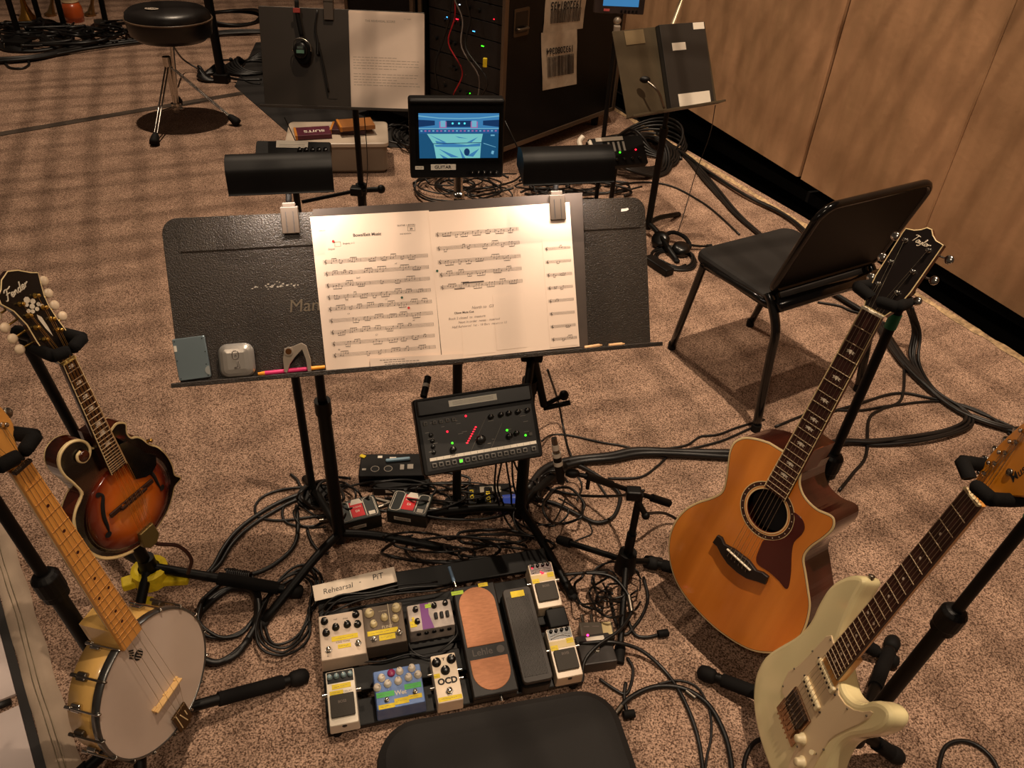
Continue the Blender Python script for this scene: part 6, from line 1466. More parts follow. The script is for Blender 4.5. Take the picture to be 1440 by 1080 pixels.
mb = MB(); mb.cyl((f.x+.03, f.y, .15), (f.x+.075, f.y, .155), .006, n=8); mb.sphere((f.x+.085, f.y, .157), .014); mb.build('wing_knob', BLK, t)
mb = MB(); mb.box((f.x, f.y, .03), (.10, .07, .06), .006); mb.build('sleeve_base', BLK, t)
post('black straight stand on round base, leftmost at the top edge', (28, 54), (12, 0), .022)
post('black straight stand with teal stripe beside the orange cup', (92, 44), (82, 0), .022, .12)
post('black straight stand next to the brass horn bell', (58, 35), (48, 0), .022, .12)
post('black straight stand just left of the drum throne', (150, 38), (146, 0), .022, .12)
BRASS = mat('brass', (196, 146, 70), .3, 1)
p = G(40, 28); t = thing('brass_horn', 'golden brass horn standing bell down among the far stands', 'horn', p)
mb = MB(); mb.lathe([(.075, .0), (.072, .012), (.045, .05), (.025, .11), (.016, .20), (.013, .42)], 28, T_(p)); mb.build('bell', BRASS, t)
mb = MB(); mb.tube([p+Vector((0, 0, .40)), p+Vector((.05, 0, .44)), p+Vector((.09, 0, .36)), p+Vector((.09, 0, .20)), p+Vector((.04, 0, .16))], .010, n=8, sub=5); mb.build('tubing', BRASS, t)
p = G(106, 30); t = thing('orange_drum', 'small round orange drum among the far stands', 'drum', p)
mb = MB(); mb.lathe([(.070, .0), (.080, .05), (.078, .11), (.060, .15)], 28, T_(p)); mb.build('shell', mat('orange_lacquer', (190, 84, 36), .3, coat=.5), t)
mb = MB(); mb.lathe([(.062, .148), (.064, .156), (.03, .158)], 28, T_(p)); mb.build('head', mat('cream_skin', (200, 170, 130), .5), t)
for (px, py, l) in ((72, 22, 'nickel horn mouth tilted beside the brass horn bell'), (128, 22, 'small silver tangle of hardware behind the far cables')):
    p = G(px, py); mb = MB(); mb.lathe([(.055, .0), (.03, .03), (.014, .10), (.010, .28)], 20, T_(p) @ RY(.35)); tag(mb.build('horn_bell', mat('worn_brass', (170, 140, 96), .3, 1)), l, 'horn')
p = G(142, 40, .0); t = thing('effects_pedal', 'small silver box tilted among cables left of the throne', 'effects pedal', p)
mb = MB(); mb.box((0, 0, .03), (.08, .12, .045), .005, L=T_(p) @ RZ(.5) @ RX(.2)); mb.build('enclosure', DCHR, t)
p = G(28, 70); t = thing('cable_junction_box', 'black square box on the far floor at left, in front of coiled cable', 'box', p)
mb = MB(); mb.box((0, 0, .035), (.16, .11, .065), .006, L=T_(p)); mb.build('enclosure', BLK, t)
mb = MB()
for s in (-1, 1): mb.tube([(s*.065, -.058, .012), (s*.065, -.070, .035), (s*.065, -.058, .058)], .004, n=6, sub=3, L=T_(p))
mb.build('handle', DCHR, t)
# coiled cable discs
def coil(label, c, r0, r1, turns, rc, seed, sq=1.0, name='coiled_cable', m=None, zr=.03):
    rnd = random.Random(seed); mb = MB(); pts = []
    n = int(turns*14)
    for i in range(n):
        a = 2*math.pi*i/14; r = r0+(r1-r0)*(.5+.5*math.sin(i*.43+seed)); 
        pts.append((c[0]+r*math.cos(a)+rnd.uniform(-.004, .004), c[1]+r*sq*math.sin(a)+rnd.uniform(-.004, .004), c[2]+rc+zr*(.5+.5*math.sin(i*.9))*(i/n)))
    mb.tube(pts, rc, n=6, sub=3)
    return tag(mb.build(name, m or CBL), label, 'cable')
for i, (px, py, r, l) in enumerate(((48, 62, .26, 'flat coil of black cable on the far floor at left edge'), (98, 56, .20, 'second coil of black cable on the far floor, right of the first'), (40, 40, .16, 'small coil of cable behind the leftmost far stand'), (330, 28, .30, 'large coil of black cable beyond the drum throne'))):
    p = G(px, py); coil(l, p, r*.75, r, 7, .011, i+3, zr=.05)
c = G(262, 106); coil('black power cable bunched at the foot of the thick black post', G(293, 110), .05, .12, 5, .012, 21, zr=.08)
coil('loose loops of cable beside the back row stand, at its left', G(352, 92), .06, .22, 6, .010, 22, sq=1.3, zr=.06)
# ================================================================== RACK CASES
RB = mat('black_laminate', (11, 9, 8), .4, spec=.25); ALU = mat('aluminium_edge', (120, 104, 88), .35, .8)
zc = .10
pa, pb = G(703, 213, zc), G(862, 154, zc)
dx_ = (pb-pa).normalized(); MRk = frame(pa, dx_, Vector((0, 0, 1)))    # x along the big panel, y up, z toward camera
Wr = (pb-pa).length; Hr = 1.15; Dr = .62
t = thing('rack_case', 'tall black road case with open front full of gear and two barcode sheets', 'road case', (pa.x, pa.y, 0))
mb = MB(MRk)
mb.prism([(0, 0), (Wr, 0), (Wr, Hr), (0, Hr)], [(0, -.015), (0, 0)]); mb.prism([(0, 0), (Wr, 0), (Wr, Hr), (0, Hr)], [(0, -Dr), (0, -Dr+.015)])
mb.box((Wr/2, .008, -Dr/2), (Wr, .016, Dr)); mb.box((Wr/2, Hr-.008, -Dr/2), (Wr, .016, Dr)); mb.box((Wr-.008, Hr/2, -Dr/2), (.016, Hr, Dr))
mb.build('shell', RB, t)
mb = MB(MRk)
for x in (.006, Wr-.006): mb.box((x, Hr/2, -.002), (.032, Hr, .020), .003)
mb.box((Wr/2, .006, -.002), (Wr, .026, .020), .003); mb.box((Wr/2, Hr-.006, -.002), (Wr, .026, .020), .003)
mb.box((.004, Hr/2, -Dr), (.03, Hr, .026), .003); mb.box((.004, .008, -Dr/2), (.02, .026, Dr), .003)
mb.build('edge_trim', ALU, t)
for x, z in ((.08, -.08), (Wr-.08, -.08), (.08, -Dr+.08), (Wr-.08, -Dr+.08)):
    P = MRk @ Vector((x, 0, z)); mb = MB(); mb.cyl((P.x-.02, P.y, .045), (P.x+.02, P.y, .045), .045, n=18); mb.box((P.x, P.y, .085), (.06, .05, .03), .003); mb.build('caster', RUB, t)
q = uv(MRk, 733, 31); mb = MB(MRk)
mb.prism(rrect(q[0]-.060, q[1]-.068, q[0]+.060, q[1]+.068, .010), [(0, 0), (0, .004)]); mb.m = 1
mb.prism(rrect(q[0]-.048, q[1]-.052, q[0]+.048, q[1]+.052, .008), [(0, .004), (0, .005)]); mb.m = 0
mb.tube([(q[0]-.04, q[1]-.03, .006), (q[0]-.03, q[1]-.03, .022), (q[0]+.03, q[1]-.03, .022), (q[0]+.04, q[1]-.03, .006)], .008, n=8, sub=4); mb.build('recessed_handle', [mat('dull_handle_plate', (90, 78, 64), .4, .7), BLKS], t)
for k, (cs_, digits, l) in enumerate(((((768, -10), (825, -14), (819, 40), (763, 46)), '1932081435', 'upper'), (((760, 46), (817, 38), (810, 118), (762, 127)), '1932080364', 'lower'))):
    a = [uv(MRk, *q) for q in cs_]
    o = Vector((*a[3], 0)); X = Vector((*a[2], 0))-o; Y = Vector((*a[0], 0))-o; w_, h_ = X.length, Y.length
    Ml = MRk @ Matrix(((X.x/w_, Y.x/h_, 0, o.x), (X.y/w_, Y.y/h_, 0, o.y), (0, 0, 1, .002+.003*k), (0, 0, 0, 1)))
    tt = thing('barcode_sheet', ('upper' if k == 0 else 'lower')+' wrinkled barcode sheet taped to the road case side', 'label sheet', Ml)
    mb = MB(Ml); mb.add([(w_*i/4, h_*j/4, .002*math.sin(i*2.1+j*1.7)*(0 < j < 4)) for j in range(5) for i in range(5)], [[j*5+i, j*5+i+1, j*5+i+6, j*5+i+5] for j in range(4) for i in range(4)], True); sh2 = mb.build('paper', mat('creased_paper', (172, 156, 136), .5, noise=.12, nscale=20), tt)
    mb = MB(Ml); x = w_*.14; rnd = random.Random(k+40); y0_, y1_ = (h_*.22, h_*.58)
    while x < w_*.88: q_ = rnd.choice((.0016, .0028, .0045)); mb.rect(x, y0_, x+q_, y1_, .0045); x += q_+rnd.choice((.0018, .003))
    mb.text(digits, w_*.155, T_((w_*.5, h_*.68, .0045)) @ RZ(math.pi), bold=.02)
    mb.build('barcode_print', INK, sh2)
# rack gear inside the open front (faces local -x)
MO = frame(MRk @ Vector((-.002, 0, -Dr+.02)), MRk.to_3x3().col[2], Vector((0, 0, 1)))   # x across opening, y up, z outward
wO = Dr-.04; rnd = random.Random(8); y = .03; k = 0
names = ['rack unit with blue lamps', 'rack unit with white patch row', 'blank black rack unit', 'rack unit with knobs']
LEDS = [LEDB, mat('white_led', (230, 240, 255), .4, emit=2.5), LEDR, LEDG]
DARKP = mat('dark_rack_panel', (28, 25, 24), .4, noise=.2)
ords = ['lowest', 'second', 'third', 'fourth', 'fifth', 'sixth', 'seventh', 'eighth', 'ninth', 'tenth', 'eleventh', 'twelfth', 'thirteenth', 'fourteenth', 'fifteenth', 'sixteenth', 'seventeenth', 'eighteenth', 'nineteenth', 'twentieth', 'twenty-first', 'twenty-second', 'twenty-third', 'twenty-fourth']
while y < Hr-.12:
    h_ = rnd.choice((.088, .088, .132)); M_ = MO @ T_((wO/2, y+h_/2, -.03))
    tu = thing('rack_unit', ords[k]+' black rack unit from the floor in the open road case', 'rack unit', M_, 'rack units in the open road case')
    mb = MB(M_); mb.box((0, 0, -.12), (wO-.03, h_-.004, .24), .002); mb.build('chassis', DARKP, tu)
    for j in range(rnd.randint(1, 4)):
        mb = MB(M_); x = rnd.uniform(-.22, .22); mb.box((x, rnd.uniform(-h_*.3, h_*.3), .001), (rnd.uniform(.004, .018), .004, .003)); mb.build('lamp', rnd.choice(LEDS+[LBL, LBL, DCHR, DCHR]), tu)
    for j in range(rnd.randint(2, 5)):
        mb = MB(M_); x = rnd.uniform(-.22, .22); mb.cyl((x, 0, 0), (x, 0, .016), .010, n=12); mb.build('knob', BLKS, tu)
    y += h_; k += 1
for j, (l, m_) in enumerate((('looping black cable hanging in the open rack', CBL), ('thin red cable looped in the open rack', mat('red_cable', (170, 30, 36), .4)), ('thin grey cable hanging from the open rack down to the monitor', mat('grey_cable', (120, 110, 104), .4)), ('second black cable draped over the rack units', CBL2))):
    rnd = random.Random(60+j)
    pts = [MO @ Vector((wO*(.2+.15*j+.3*rnd.random()), .25+.8*(i/6), .02+.06*rnd.random())) for i in range(7)]
    mb = MB(); mb.tube(pts, .006 if m_ in (CBL, CBL2) else .004, n=6, sub=5); tag(mb.build('rack_cable', m_), l, 'cable')
P = HP(682, 88, MO @ Vector((0, 0, .06)), MO.to_3x3().col[2]); mb = MB(); mb.box(P, (.022, .02, .045), .003); tag(mb.build('yellow_tag', YEL), 'yellow tag hanging in the open rack', 'tag')
# second case to the left of the first
Mk2 = frame(MRk @ Vector((-.02, 0, -Dr-.03)), MRk.to_3x3().col[0], Vector((0, 0, 1)))
mb = MB(Mk2); mb.box((Wr/2, Hr/2, -.30), (Wr, Hr, .58), .006); t = thing('rack_case', 'closed black road case standing behind the white folder, left of the open one', 'road case', (Mk2.translation.x, Mk2.translation.y, 0)); mb.build('shell', RB, t)
mb = MB(Mk2)
for z in (-.015, -.585): mb.box((.0, Hr/2, z), (.02, Hr, .028), .003)
mb.build('edge_trim', ALU, t)
for x, z in ((.08, -.08), (Wr-.08, -.08), (.08, -.5), (Wr-.08, -.5)):
    P = Mk2 @ Vector((x, 0, z)); mb = MB(); mb.cyl((P.x-.02, P.y, .045), (P.x+.02, P.y, .045), .045, n=18); mb.box((P.x, P.y, .09), (.06, .05, .03), .003); mb.build('caster', RUB, t)
# rug-like dark floor piece left of the rack
DK = mat('dark_rubber_mat', (24, 20, 18), .7)
pp = [G(*q) for q in ((330, 122), (425, 205), (560, 208), (700, 222), (640, 60), (360, 60))]
mb = MB(); mb.prism(ccw([(p.x, p.y) for p in pp]), [(0, .001), (0, .004)]); tag(mb.build('floor_mat', DK), 'dark rubber mat on the floor under the road cases and book bin', 'mat')
# plastic bin with books
p = G(478, 243, .0); M = frame((p.x, p.y, 0), (.98, .18, 0), (-.18, .98, 0))
t = thing('storage_bin', 'low translucent plastic bin with a white lid behind the back row stand', 'bin', M)
mb = MB(M); mb.prism(rrect(-.26, -.02, .26, .30, .03, 5), [(.014, .005), (.0, .02), (-.004, .15), (-.004, .155)]); mb.build('tub', mat('cloudy_plastic', (128, 116, 102), .35), t)
mb = MB(M); mb.prism(rrect(-.272, -.032, .272, .312, .03, 5), [(0, .155), (0, .172), (.006, .176)]); mb.build('lid', mat('white_lid', (190, 174, 156), .4), t)
for k, (cx, cy, a, col, l, zz) in enumerate(((-.13, .09, .15, (84, 24, 44), 'maroon covered book on the plastic bin, lettered SUITS', 0), (.06, .16, -.1, (58, 22, 30), 'dark red book on the bin behind the lettered one', 0), (.10, .14, .2, (150, 96, 46), 'tan book lying on top of the dark red one', .028))):
    Mb = M @ T_((cx, cy, .178+zz)) @ RZ(a); tb = thing('book', l, 'book', Mb)
    mb = MB(Mb); mb.box((0, 0, .012), (.19, .13, .024), .002); mb.build('cover', mat('book_cover_%d' % k, col, .5), tb)
    mb = MB(Mb); mb.box((-.090, 0, .012), (.012, .132, .026), .001); mb.build('spine', mat('orange_spine', (190, 120, 40), .5), tb)
    if k == 0: mb = MB(Mb); mb.text('SUITS', .045, T_((.008, -.005, .0246)) @ RZ(math.pi), bold=.02); mb.build('lettering', LBL, tb)

# ================================================================== RIGHT BACK MUSIC STAND, binder, monitor, mixer
MR = yawtilt((.432, 3.269, .647), 33, 29)
qs = [uv(MR, *q) for q in ((890, 166), (1006, 148), (990, 25), (862, 50))]; print('RST', qs)
x0 = min(qs[0][0], qs[3][0]); x1 = qs[1][0]+.01; hR = (qs[2][1]+qs[3][1])/2
MR = MR @ T_((0, qs[0][1], 0)) ; hR -= qs[0][1]
p = MR @ Vector(((x0+x1)/2, .12, 0)); OLIVE = mat('olive_black_desk', (70, 60, 44), .45, noise=.1, nscale=20)
t, dk = music_stand('tilted olive-black music stand near the wall carrying a black binder', MR, x0, x1, hR, (p.x+.03, p.y+.10), a0=.9, corners=(0, 0), dm=OLIVE, crease=False, lipd=.05)
b_ = [uv(MR, *q, .02) for q in ((942, 154), (1003, 146), (990, 30), (912, 38))]
o = Vector((*b_[0], 0)); X = Vector((*b_[1], 0))-o; an = math.atan2(X.y, X.x)
Mb = MR @ T_((o.x, max(o.y, .004), .003)) @ RZ(an); wB, hB = X.length, (Vector(b_[3])-Vector(b_[0])).length
t = thing('binder', 'thick black score binder with white labels on the tilted stand by the wall', 'binder', Mb)
mb = MB(Mb); mb.box((wB/2, hB/2, .024), (wB, hB, .006), .001); mb.box((wB/2, hB/2, .002), (wB, hB, .004), .001); mb.box((.002, hB/2, .013), (.004, hB, .026), .001); mb.build('cover', mat('binder_black', (40, 36, 32), .5), t)
mb = MB(Mb); mb.box((wB/2+.006, hB/2+.003, .0125), (wB-.006, hB-.004, .016)); mb.build('page_block', PAPER2, t)
for (x, y, a, b) in ((.36, .73, .30, .09), (.55, .09, .72, .15), (.86, .955, .25, .08)): mb = MB(Mb); mb.box((wB*x, hB*y, .0276), (wB*a, hB*b, .0010)); mb.build('white_label', LBL, t)
a = uv(MR, 893, 52, .004); mb = MB(MR); mb.box((a[0], a[1], .002), (.10, .055, .0012), 0); mb.build('tape_patch', mat('translucent_tape', (120, 104, 78), .3), dk)
# gooseneck
a = HP(907, 112, MR @ Vector((0, 0, .05)), MR.to_3x3().col[2]); b = HP(925, 128, MR @ Vector((0, 0, .08)), MR.to_3x3().col[2]); c = HP(934, 152, MR @ Vector((0, 0, .05)), MR.to_3x3().col[2])
t = thing('gooseneck_microphone', 'small gooseneck microphone curving in front of the tilted stand by the wall', 'microphone', c)
mb = MB(); mb.tube([a, b, c], .005, n=8, sub=6); mb.build('gooseneck', DCHR, t); mb = MB(); mb.sphere(a, .014, n=10, sc=(1.6, 1, 1)); mb.build('capsule', BLK, t)
# stand light tops (pale arms at 955,0-25)
a, b = HP(947, 26, MR @ Vector((0, 0, 0)), MR.to_3x3().col[2]), HP(962, -8, MR @ Vector((0, 0, 0)), MR.to_3x3().col[2])
t = thing('stand_light', 'stand light with pale arm clipped on the tilted stand by the wall', 'stand light', a)
mb = MB(); mb.cyl(a-Vector((0, 0, .03)), b, .010, n=8); mb.build('arm', mat('pale_metal_arm', (190, 170, 140), .35, .6), t)
mb = MB(); mb.box((b.x, b.y, b.z+.045), (.20, .07, .06), .012); mb.build('hood', BLK, t)
# second monitor
M2 = yawtilt(YP(835, 18, 3.75), 4, 5); w2 = (YP(906, 18, 3.75)-YP(835, 18, 3.75)).length
t = thing('video_monitor', 'small black monitor cut off by the top edge above the road case', 'monitor', M2)
mb = MB(M2); mb.prism(rrect(0, 0, w2, w2*.8, .006), [(.003, -.035), (0, -.03), (0, -.003), (.002, 0)]); mb.build('housing', mat('brown_black_housing', (52, 40, 36), .4), t)
mb = MB(M2); mb.prism([(w2*.17, w2*.10+.008), (w2*.88, w2*.10+.008), (w2*.88, w2*.62), (w2*.17, w2*.62)], [(0, 0), (0, .0012)]); mb.build('screen', SM[4], t, 'glowing blue-green screen')
mb = MB(M2); mb.box((w2*.25, .008+.006, .001), (.026, .010, .001)); mb.build('red_label', mat('pink_red_label', (200, 90, 90), .5), t)
for k in range(5): mb = MB(M2); mb.cyl((w2*(.55+.075*k), .012, 0), (w2*(.55+.075*k), .012, .007), .0048, n=10); mb.build('control_knob', BLKS, t)
bp = M2 @ Vector((w2/2, 0, -.015)); 
t = thing('monitor_stand', 'black stand with white clamp carrying the monitor above the road case', 'stand', (bp.x, bp.y, 0))
mb = MB(); mb.cyl((bp.x, bp.y, bp.z-.03), (bp.x, bp.y, .03), .011, n=12); mb.build('pole', BLKM, t); mb = MB(); mb.cyl((bp.x, bp.y, 0), (bp.x, bp.y, .03), .12, .11, n=32); mb.build('base', BLKM, t)
mb = MB(); mb.sphere((bp.x, bp.y, bp.z-.03), .018); mb.box((bp.x, bp.y-.02, bp.z-.07), (.03, .03, .05), .004); mb.build('ball_joint', mat('pale_joint', (170, 156, 140), .4, .4), t)
# mixer on the floor-level stand right
M3 = yawtilt(YP(836, 236, 3.35), 20, 48)
a, b, c = uv(M3, 832, 232), uv(M3, 905, 212), uv(M3, 826, 196)
w3 = b[0]-a[0]; h3 = max(.14, c[1]-a[1]); print('M3', w3, h3)
t = thing('personal_mixer', 'black desktop mixer with small red and green lamps above the coiled cable', 'mixer', M3)
mb = MB(M3); mb.prism(rrect(0, 0, w3, h3, .008), [(.002, -.035), (0, -.03), (0, -.003), (.002, 0)]); mb.build('housing', BLK, t)
mb = MB(M3); mb.box((w3*.38, h3*.93, .002), (w3*.5, .018, .002), 0); mb.build('paper_label', mat('pale_paper_label', (184, 172, 156), .6), t)
mb = MB(M3)
for k in range(4): mb.box((w3*(.35+.09*k), h3*.66, .0012), (.010, .045, .0008), 0)
mb.build('panel_print', mat('panel_grey_print', (116, 112, 106), .6), t)
for x, y, m_ in ((.12, .35, LEDR), (.52, .45, LEDG), (.82, .50, LEDR), (.06, .5, LEDR)): mb = MB(M3); mb.sphere((w3*x, h3*y, .001), .004, n=8); mb.build('lamp', m_, t)
for k in range(6): mb = MB(M3); mb.lathe([(.007, 0), (.0065, .008), (.004, .010)], 12, T_((w3*(.15+.14*k), h3*.2, 0))); mb.build('rotary_knob', BLKS, t)
bp = M3 @ Vector((w3/2, h3*.4, -.03))
t = thing('straight_pole_stand', 'short black stand under the lamp-lit mixer by the coiled cable', 'stand', (bp.x, bp.y, 0))
mb = MB(); mb.cyl(bp, (bp.x, bp.y, .02), .011, n=12); mb.build('pole', BLKM, t); mb = MB(); mb.cyl((bp.x, bp.y, 0), (bp.x, bp.y, .02), .10, .095, n=32); mb.build('base', BLKM, t)
# white plugs left of it
mb = MB(); a = YP(820, 192, 3.45); b = YP(816, 206, 3.42); mb.tube([a, a.lerp(b, .5)+Vector((-.01, 0, 0)), b], .012, n=8, sub=4); mb.tube([a+Vector((.03, 0, -.02)), b+Vector((.05, 0, 0))], .010, n=8, sub=1); tag(mb.build('plug', WHT), 'pale plugs sticking up left of the lamp-lit mixer', 'plug')
# headphones on the floor
p = G(946, 352); t = thing('headphones', 'black headphones lying folded on the carpet left of the chair', 'headphones', p)
Mh = T_(p)
mb = MB(Mh); mb.lathe([(.042, .0), (.045, .015), (.040, .035), (.025, .042)], 24, T_((-.055, .045, .02)) @ RX(.7) @ RY(-.3)); mb.build('ear_cup', BLKS, t)
mb = MB(Mh); mb.lathe([(.042, .0), (.045, .015), (.040, .035), (.025, .042)], 24, T_((.03, -.035, .01)) @ RX(.2)); mb.build('ear_cup', BLKS, t)
mb = MB(Mh); mb.tube([(-.05, .04, .05), (.0, .07, .06), (.055, .045, .05), (.075, -.01, .03), (.04, -.04, .03)], lambda f: .010, n=8, sub=5); mb.build('headband', FOAM, t)
mb = MB(Mh); mb.tube([(.06, .01, .03), (.13, .02, .02), (.17, .035, .015)], .006, n=8, sub=4); mb.cyl((.165, .034, .015), (.19, .04, .015), .010, n=8); mb.build('inline_plug', BLKM, t)
coil('small loops of thin cable under the floor headphones', G(940, 368), .05, .13, 5, .005, 33, zr=.02)
# power supply brick
p = G(925, 378); mb = MB(); mb.box((0, 0, .018), (.05, .16, .034), .006, L=T_(p) @ RZ(.6)); tag(mb.build('power_brick', BLK), 'small black power brick beside the floor headphones', 'power brick')

# ================================================================== LOWER LEFT: canvas band, white board
CV = mat('beige_canvas', (170, 150, 130), .9, noise=.08, nscale=12, bump=.6, bscale=60)
c0, c1, c2, c3 = G(24, 776), G(118, 1079), G(64, 1079), G(0, 872)
dr = (c1-c0).normalized(); nr = Vector((dr.y, -dr.x, 0)) 
if nr.x > 0: nr = -nr
M = frame(c0-dr*.5, dr, -nr if (dr.cross(-nr)).z > 0 else nr); wv_ = .064
Lc = 1.35; sgn = 1 if (M.inverted() @ (c0+nr)).y > 0 else -1
mb = MB(M); NX, NY = 60, 6; rnd = random.Random(12); vs = []
for i in range(NX+1):
    for j in range(NY+1):
        x = Lc*i/NX; y = sgn*wv_*j/NY; vs.append((x, y+.002*math.sin(i*.7), .010+.0035*math.sin(i*.9+j)+.002*rnd.random() if 0 < j < NY else .003))
mb.add(vs, [[i*(NY+1)+j, (i+1)*(NY+1)+j, (i+1)*(NY+1)+j+1, i*(NY+1)+j+1] for i in range(NX) for j in range(NY)], True)
t = mb.build('canvas_strip', CV); tag(t, 'beige canvas strip running up the bottom left corner', 'canvas')
mb = MB(M)
for y in (.012, .022): mb.tube([(Lc*i/20, sgn*(wv_*.30+y+.002*math.sin(i)), .0165) for i in range(21)], .0008, n=4, sub=1)
mb.build('stitching', mat('darker_stitching', (128, 118, 92), .9), t)
mb = MB(M); y0, y1 = sgn*(wv_), sgn*(wv_+.018); mb.prism(ccw([(0, y0), (Lc, y0), (Lc, y1), (0, y1)]), [(0, .001), (0, .006)]); tag(mb.build('black_tape', mat('black_gaffer', (24, 18, 15), .6)), 'black tape line along the outer side of the canvas strip', 'tape')
WB = mat('white_marble_board', (206, 190, 184), .5, noise=.05, nscale=6)
pp = [(.0, .145), (.47+.5-.10, .145), (.47+.5-.10, .50), (.0, .50)]
s0 = (M.inverted() @ G(30, 975)).x
mb = MB(M); mb.prism(ccw([(0, sgn*(wv_+.019)), (s0, sgn*(wv_+.019)), (s0-.05, sgn*(wv_+.6)), (0, sgn*(wv_+.6))]), [(0, .001), (0, .008)]); tag(mb.build('white_board', WB), 'white board piece at the left edge beside the black tape, upper one', 'board')
mb = MB(M); mb.prism(ccw([(s0+.035, sgn*(wv_+.019)), (Lc, sgn*(wv_+.019)), (Lc, sgn*(wv_+.6)), (s0+.010, sgn*(wv_+.6))]), [(0, .001), (0, .008)]); tag(mb.build('white_board', WB), 'white board piece in the very bottom left corner', 'board')
mb = MB(M); mb.tube([(s0+.018, sgn*(wv_+.03), .012), (s0+.0, sgn*(wv_+.2), .014), (s0-.02, sgn*(wv_+.6), .012)], .008, n=8, sub=4); tag(mb.build('divider_cable', CBL), 'black cable lying between the two white board pieces', 'cable')
# yellow bracket at mandolin stand base
p = Vector((-.890, 1.262, 0)); 
t = thing('yellow_bracket', 'yellow plastic collar wrapped round the mandolin stand foot', 'bracket', (p.x, p.y, .05))
mb = MB(); mb.lathe([(.030, .0), (.042, .01), (.044, .055), (.034, .06), (.0265, .058), (.0265, .0)], 14, T_((p.x, p.y, .055)), smooth=False); mb.build('collar', YEL, t)
mb = MB(); mb.box((.055, -.012, .075), (.075, .030, .020), .004, L=T_((p.x, p.y, 0)) @ RZ(.15)); mb.box((-.045, .0, .080), (.050, .034, .022), .004, L=T_((p.x, p.y, 0)) @ RZ(.5)); mb.box((.0, -.050, .045), (.040, .060, .060), .006, L=T_((p.x, p.y, 0)) @ RX(.4)); mb.build('wing', YEL, t)
# ================================================================== CABLES
def cable(label, pts, r=.0035, m=None, z=None, name='cable', sub=7, group=None):
    P = []
    for p in pts:
        zz = p[2] if len(p) > 2 else 0
        P.append(G(p[0], p[1], r+.001+zz))
    mb = MB(); mb.tube(P, r, n=7, sub=sub)
    return tag(mb.build(name, m or CBL), label, 'cable', group)
# heavy cables along the right side
def bundle(label, pts, n, spread, r, seed, group, zl=.02):
    rnd = random.Random(seed)
    for k in range(n):
        ox = (k/(n-1)-.5)*2*spread if n > 1 else 0
        q = [(p[0]+ox*(.7+.5*rnd.random())*(p[3] if len(p) > 3 else 1)+rnd.uniform(-1, 1), p[1]+ox*.6*(p[3] if len(p) > 3 else 1)+rnd.uniform(-1, 1), (p[2] if len(p) > 2 else 0)+zl*rnd.random()*.6) for p in pts]
        cable(label, q, r, CBL if k % 2 else CBL2, group=group)
bundle('black cable of the thick bundle running from the big coil under the chair', [(896, 190), (935, 200), (968, 222), (1000, 258), (1035, 300), (1075, 335), (1120, 375), (1170, 410), (1235, 450)], 6, 8, .0075, 1, 'cable bundle under the chair')
bundle('black cable of the pair following the carpet edge', [(925, 190), (958, 215), (1000, 245), (1050, 275), (1100, 300), (1135, 330), (1150, 360), (1185, 400)], 2, 3, .0090, 2, 'cables along the carpet edge')
bundle('black cable of the bundle sweeping from behind the guitar head to the right edge', [(1235, 452), (1265, 500), (1300, 540), (1345, 575), (1400, 598), (1470, 615)], 7, 9, .0070, 3, 'cable bundle behind guitar head')
bundle('black cable dropping behind the guitar head into the right bundle', [(1278, 430, .2), (1288, 465, .08), (1286, 505), (1310, 545), (1352, 575), (1362, 592), (1340, 606), (1290, 616), (1230, 622), (1180, 622), (1120, 640)], 4, 5, .0060, 4, 'cables dropping behind guitar head')
bundle('thick black cable crossing the carpet toward the acoustic guitar', [(745, 690), (770, 662), (810, 648), (860, 643), (900, 636), (960, 637), (1040, 640), (1120, 640)], 2, 4, .0120, 5, 'thick cables crossing the carpet', zl=.01)
cable('thin cable hooking down from the right bundle behind the stand tube', [(1272, 505), (1268, 560), (1240, 575), (1222, 590), (1218, 640), (1200, 665), (1180, 690)], .0055)
cable('cable passing behind the chair leg to the right bundle', [(1130, 590), (1200, 570), (1260, 553), (1310, 560), (1370, 575), (1410, 600), (1450, 650)], .005)
cable('second cable passing under the chair shadow to the right edge', [(1090, 600), (1150, 578), (1210, 577), (1255, 570), (1330, 565), (1400, 590), (1450, 612)], .0045)
cable('cable looping out behind the chair seat', [(1150, 425), (1180, 430), (1200, 438), (1240, 445)], .005)
cable('thin cable arcing from the back mixer to the chair', [(850, 262), (905, 256), (945, 262), (985, 283), (1010, 302), (1040, 330)], .0050)
cable('thin cable hanging from the tilted stand down to the floor headphones', [(1006, 148, .62), (998, 190, .42), (978, 245, .2), (962, 300, .03), (952, 330)], .0022)
cable('thin cable from the mixer clamp falling right over the carpet', [(770, 520, .30), (785, 565, .10), (792, 600, .01), (803, 640), (830, 665), (855, 700)], .0038)
cable('thin cable arching right from the mixer edge', [(762, 620, .05), (775, 612), (800, 612), (845, 622), (880, 628), (912, 640)], .0035)
cable('cable winding from the condenser microphone to the acoustic guitar', [(855, 673), (900, 671), (925, 655), (945, 638), (985, 628), (1020, 618), (1060, 600)], .0040)
cable('cable curving up between the thick cables and the chair leg', [(880, 640), (930, 632), (965, 626), (985, 614), (1010, 611), (1040, 600), (1075, 590)], .0038)
cable('tapered cable looping from the right stand foot past the microphone', [(740, 700), (780, 708), (815, 725), (840, 735), (862, 727), (872, 705), (868, 690), (845, 672), (815, 655), (790, 650)], .0065)
cable('cable from the microphone boom back to the right stand', [(905, 690, .25), (870, 697, .12), (820, 697, .02), (780, 690), (760, 680)], .0045)
cable('thin curly cable on the carpet under the low boom', [(785, 700), (810, 715), (828, 735), (832, 750), (815, 758), (795, 768)], .0022)
cable('black cable leaving the microphone stand to the right', [(908, 722, .12), (935, 722, .05), (960, 735)], .0045)
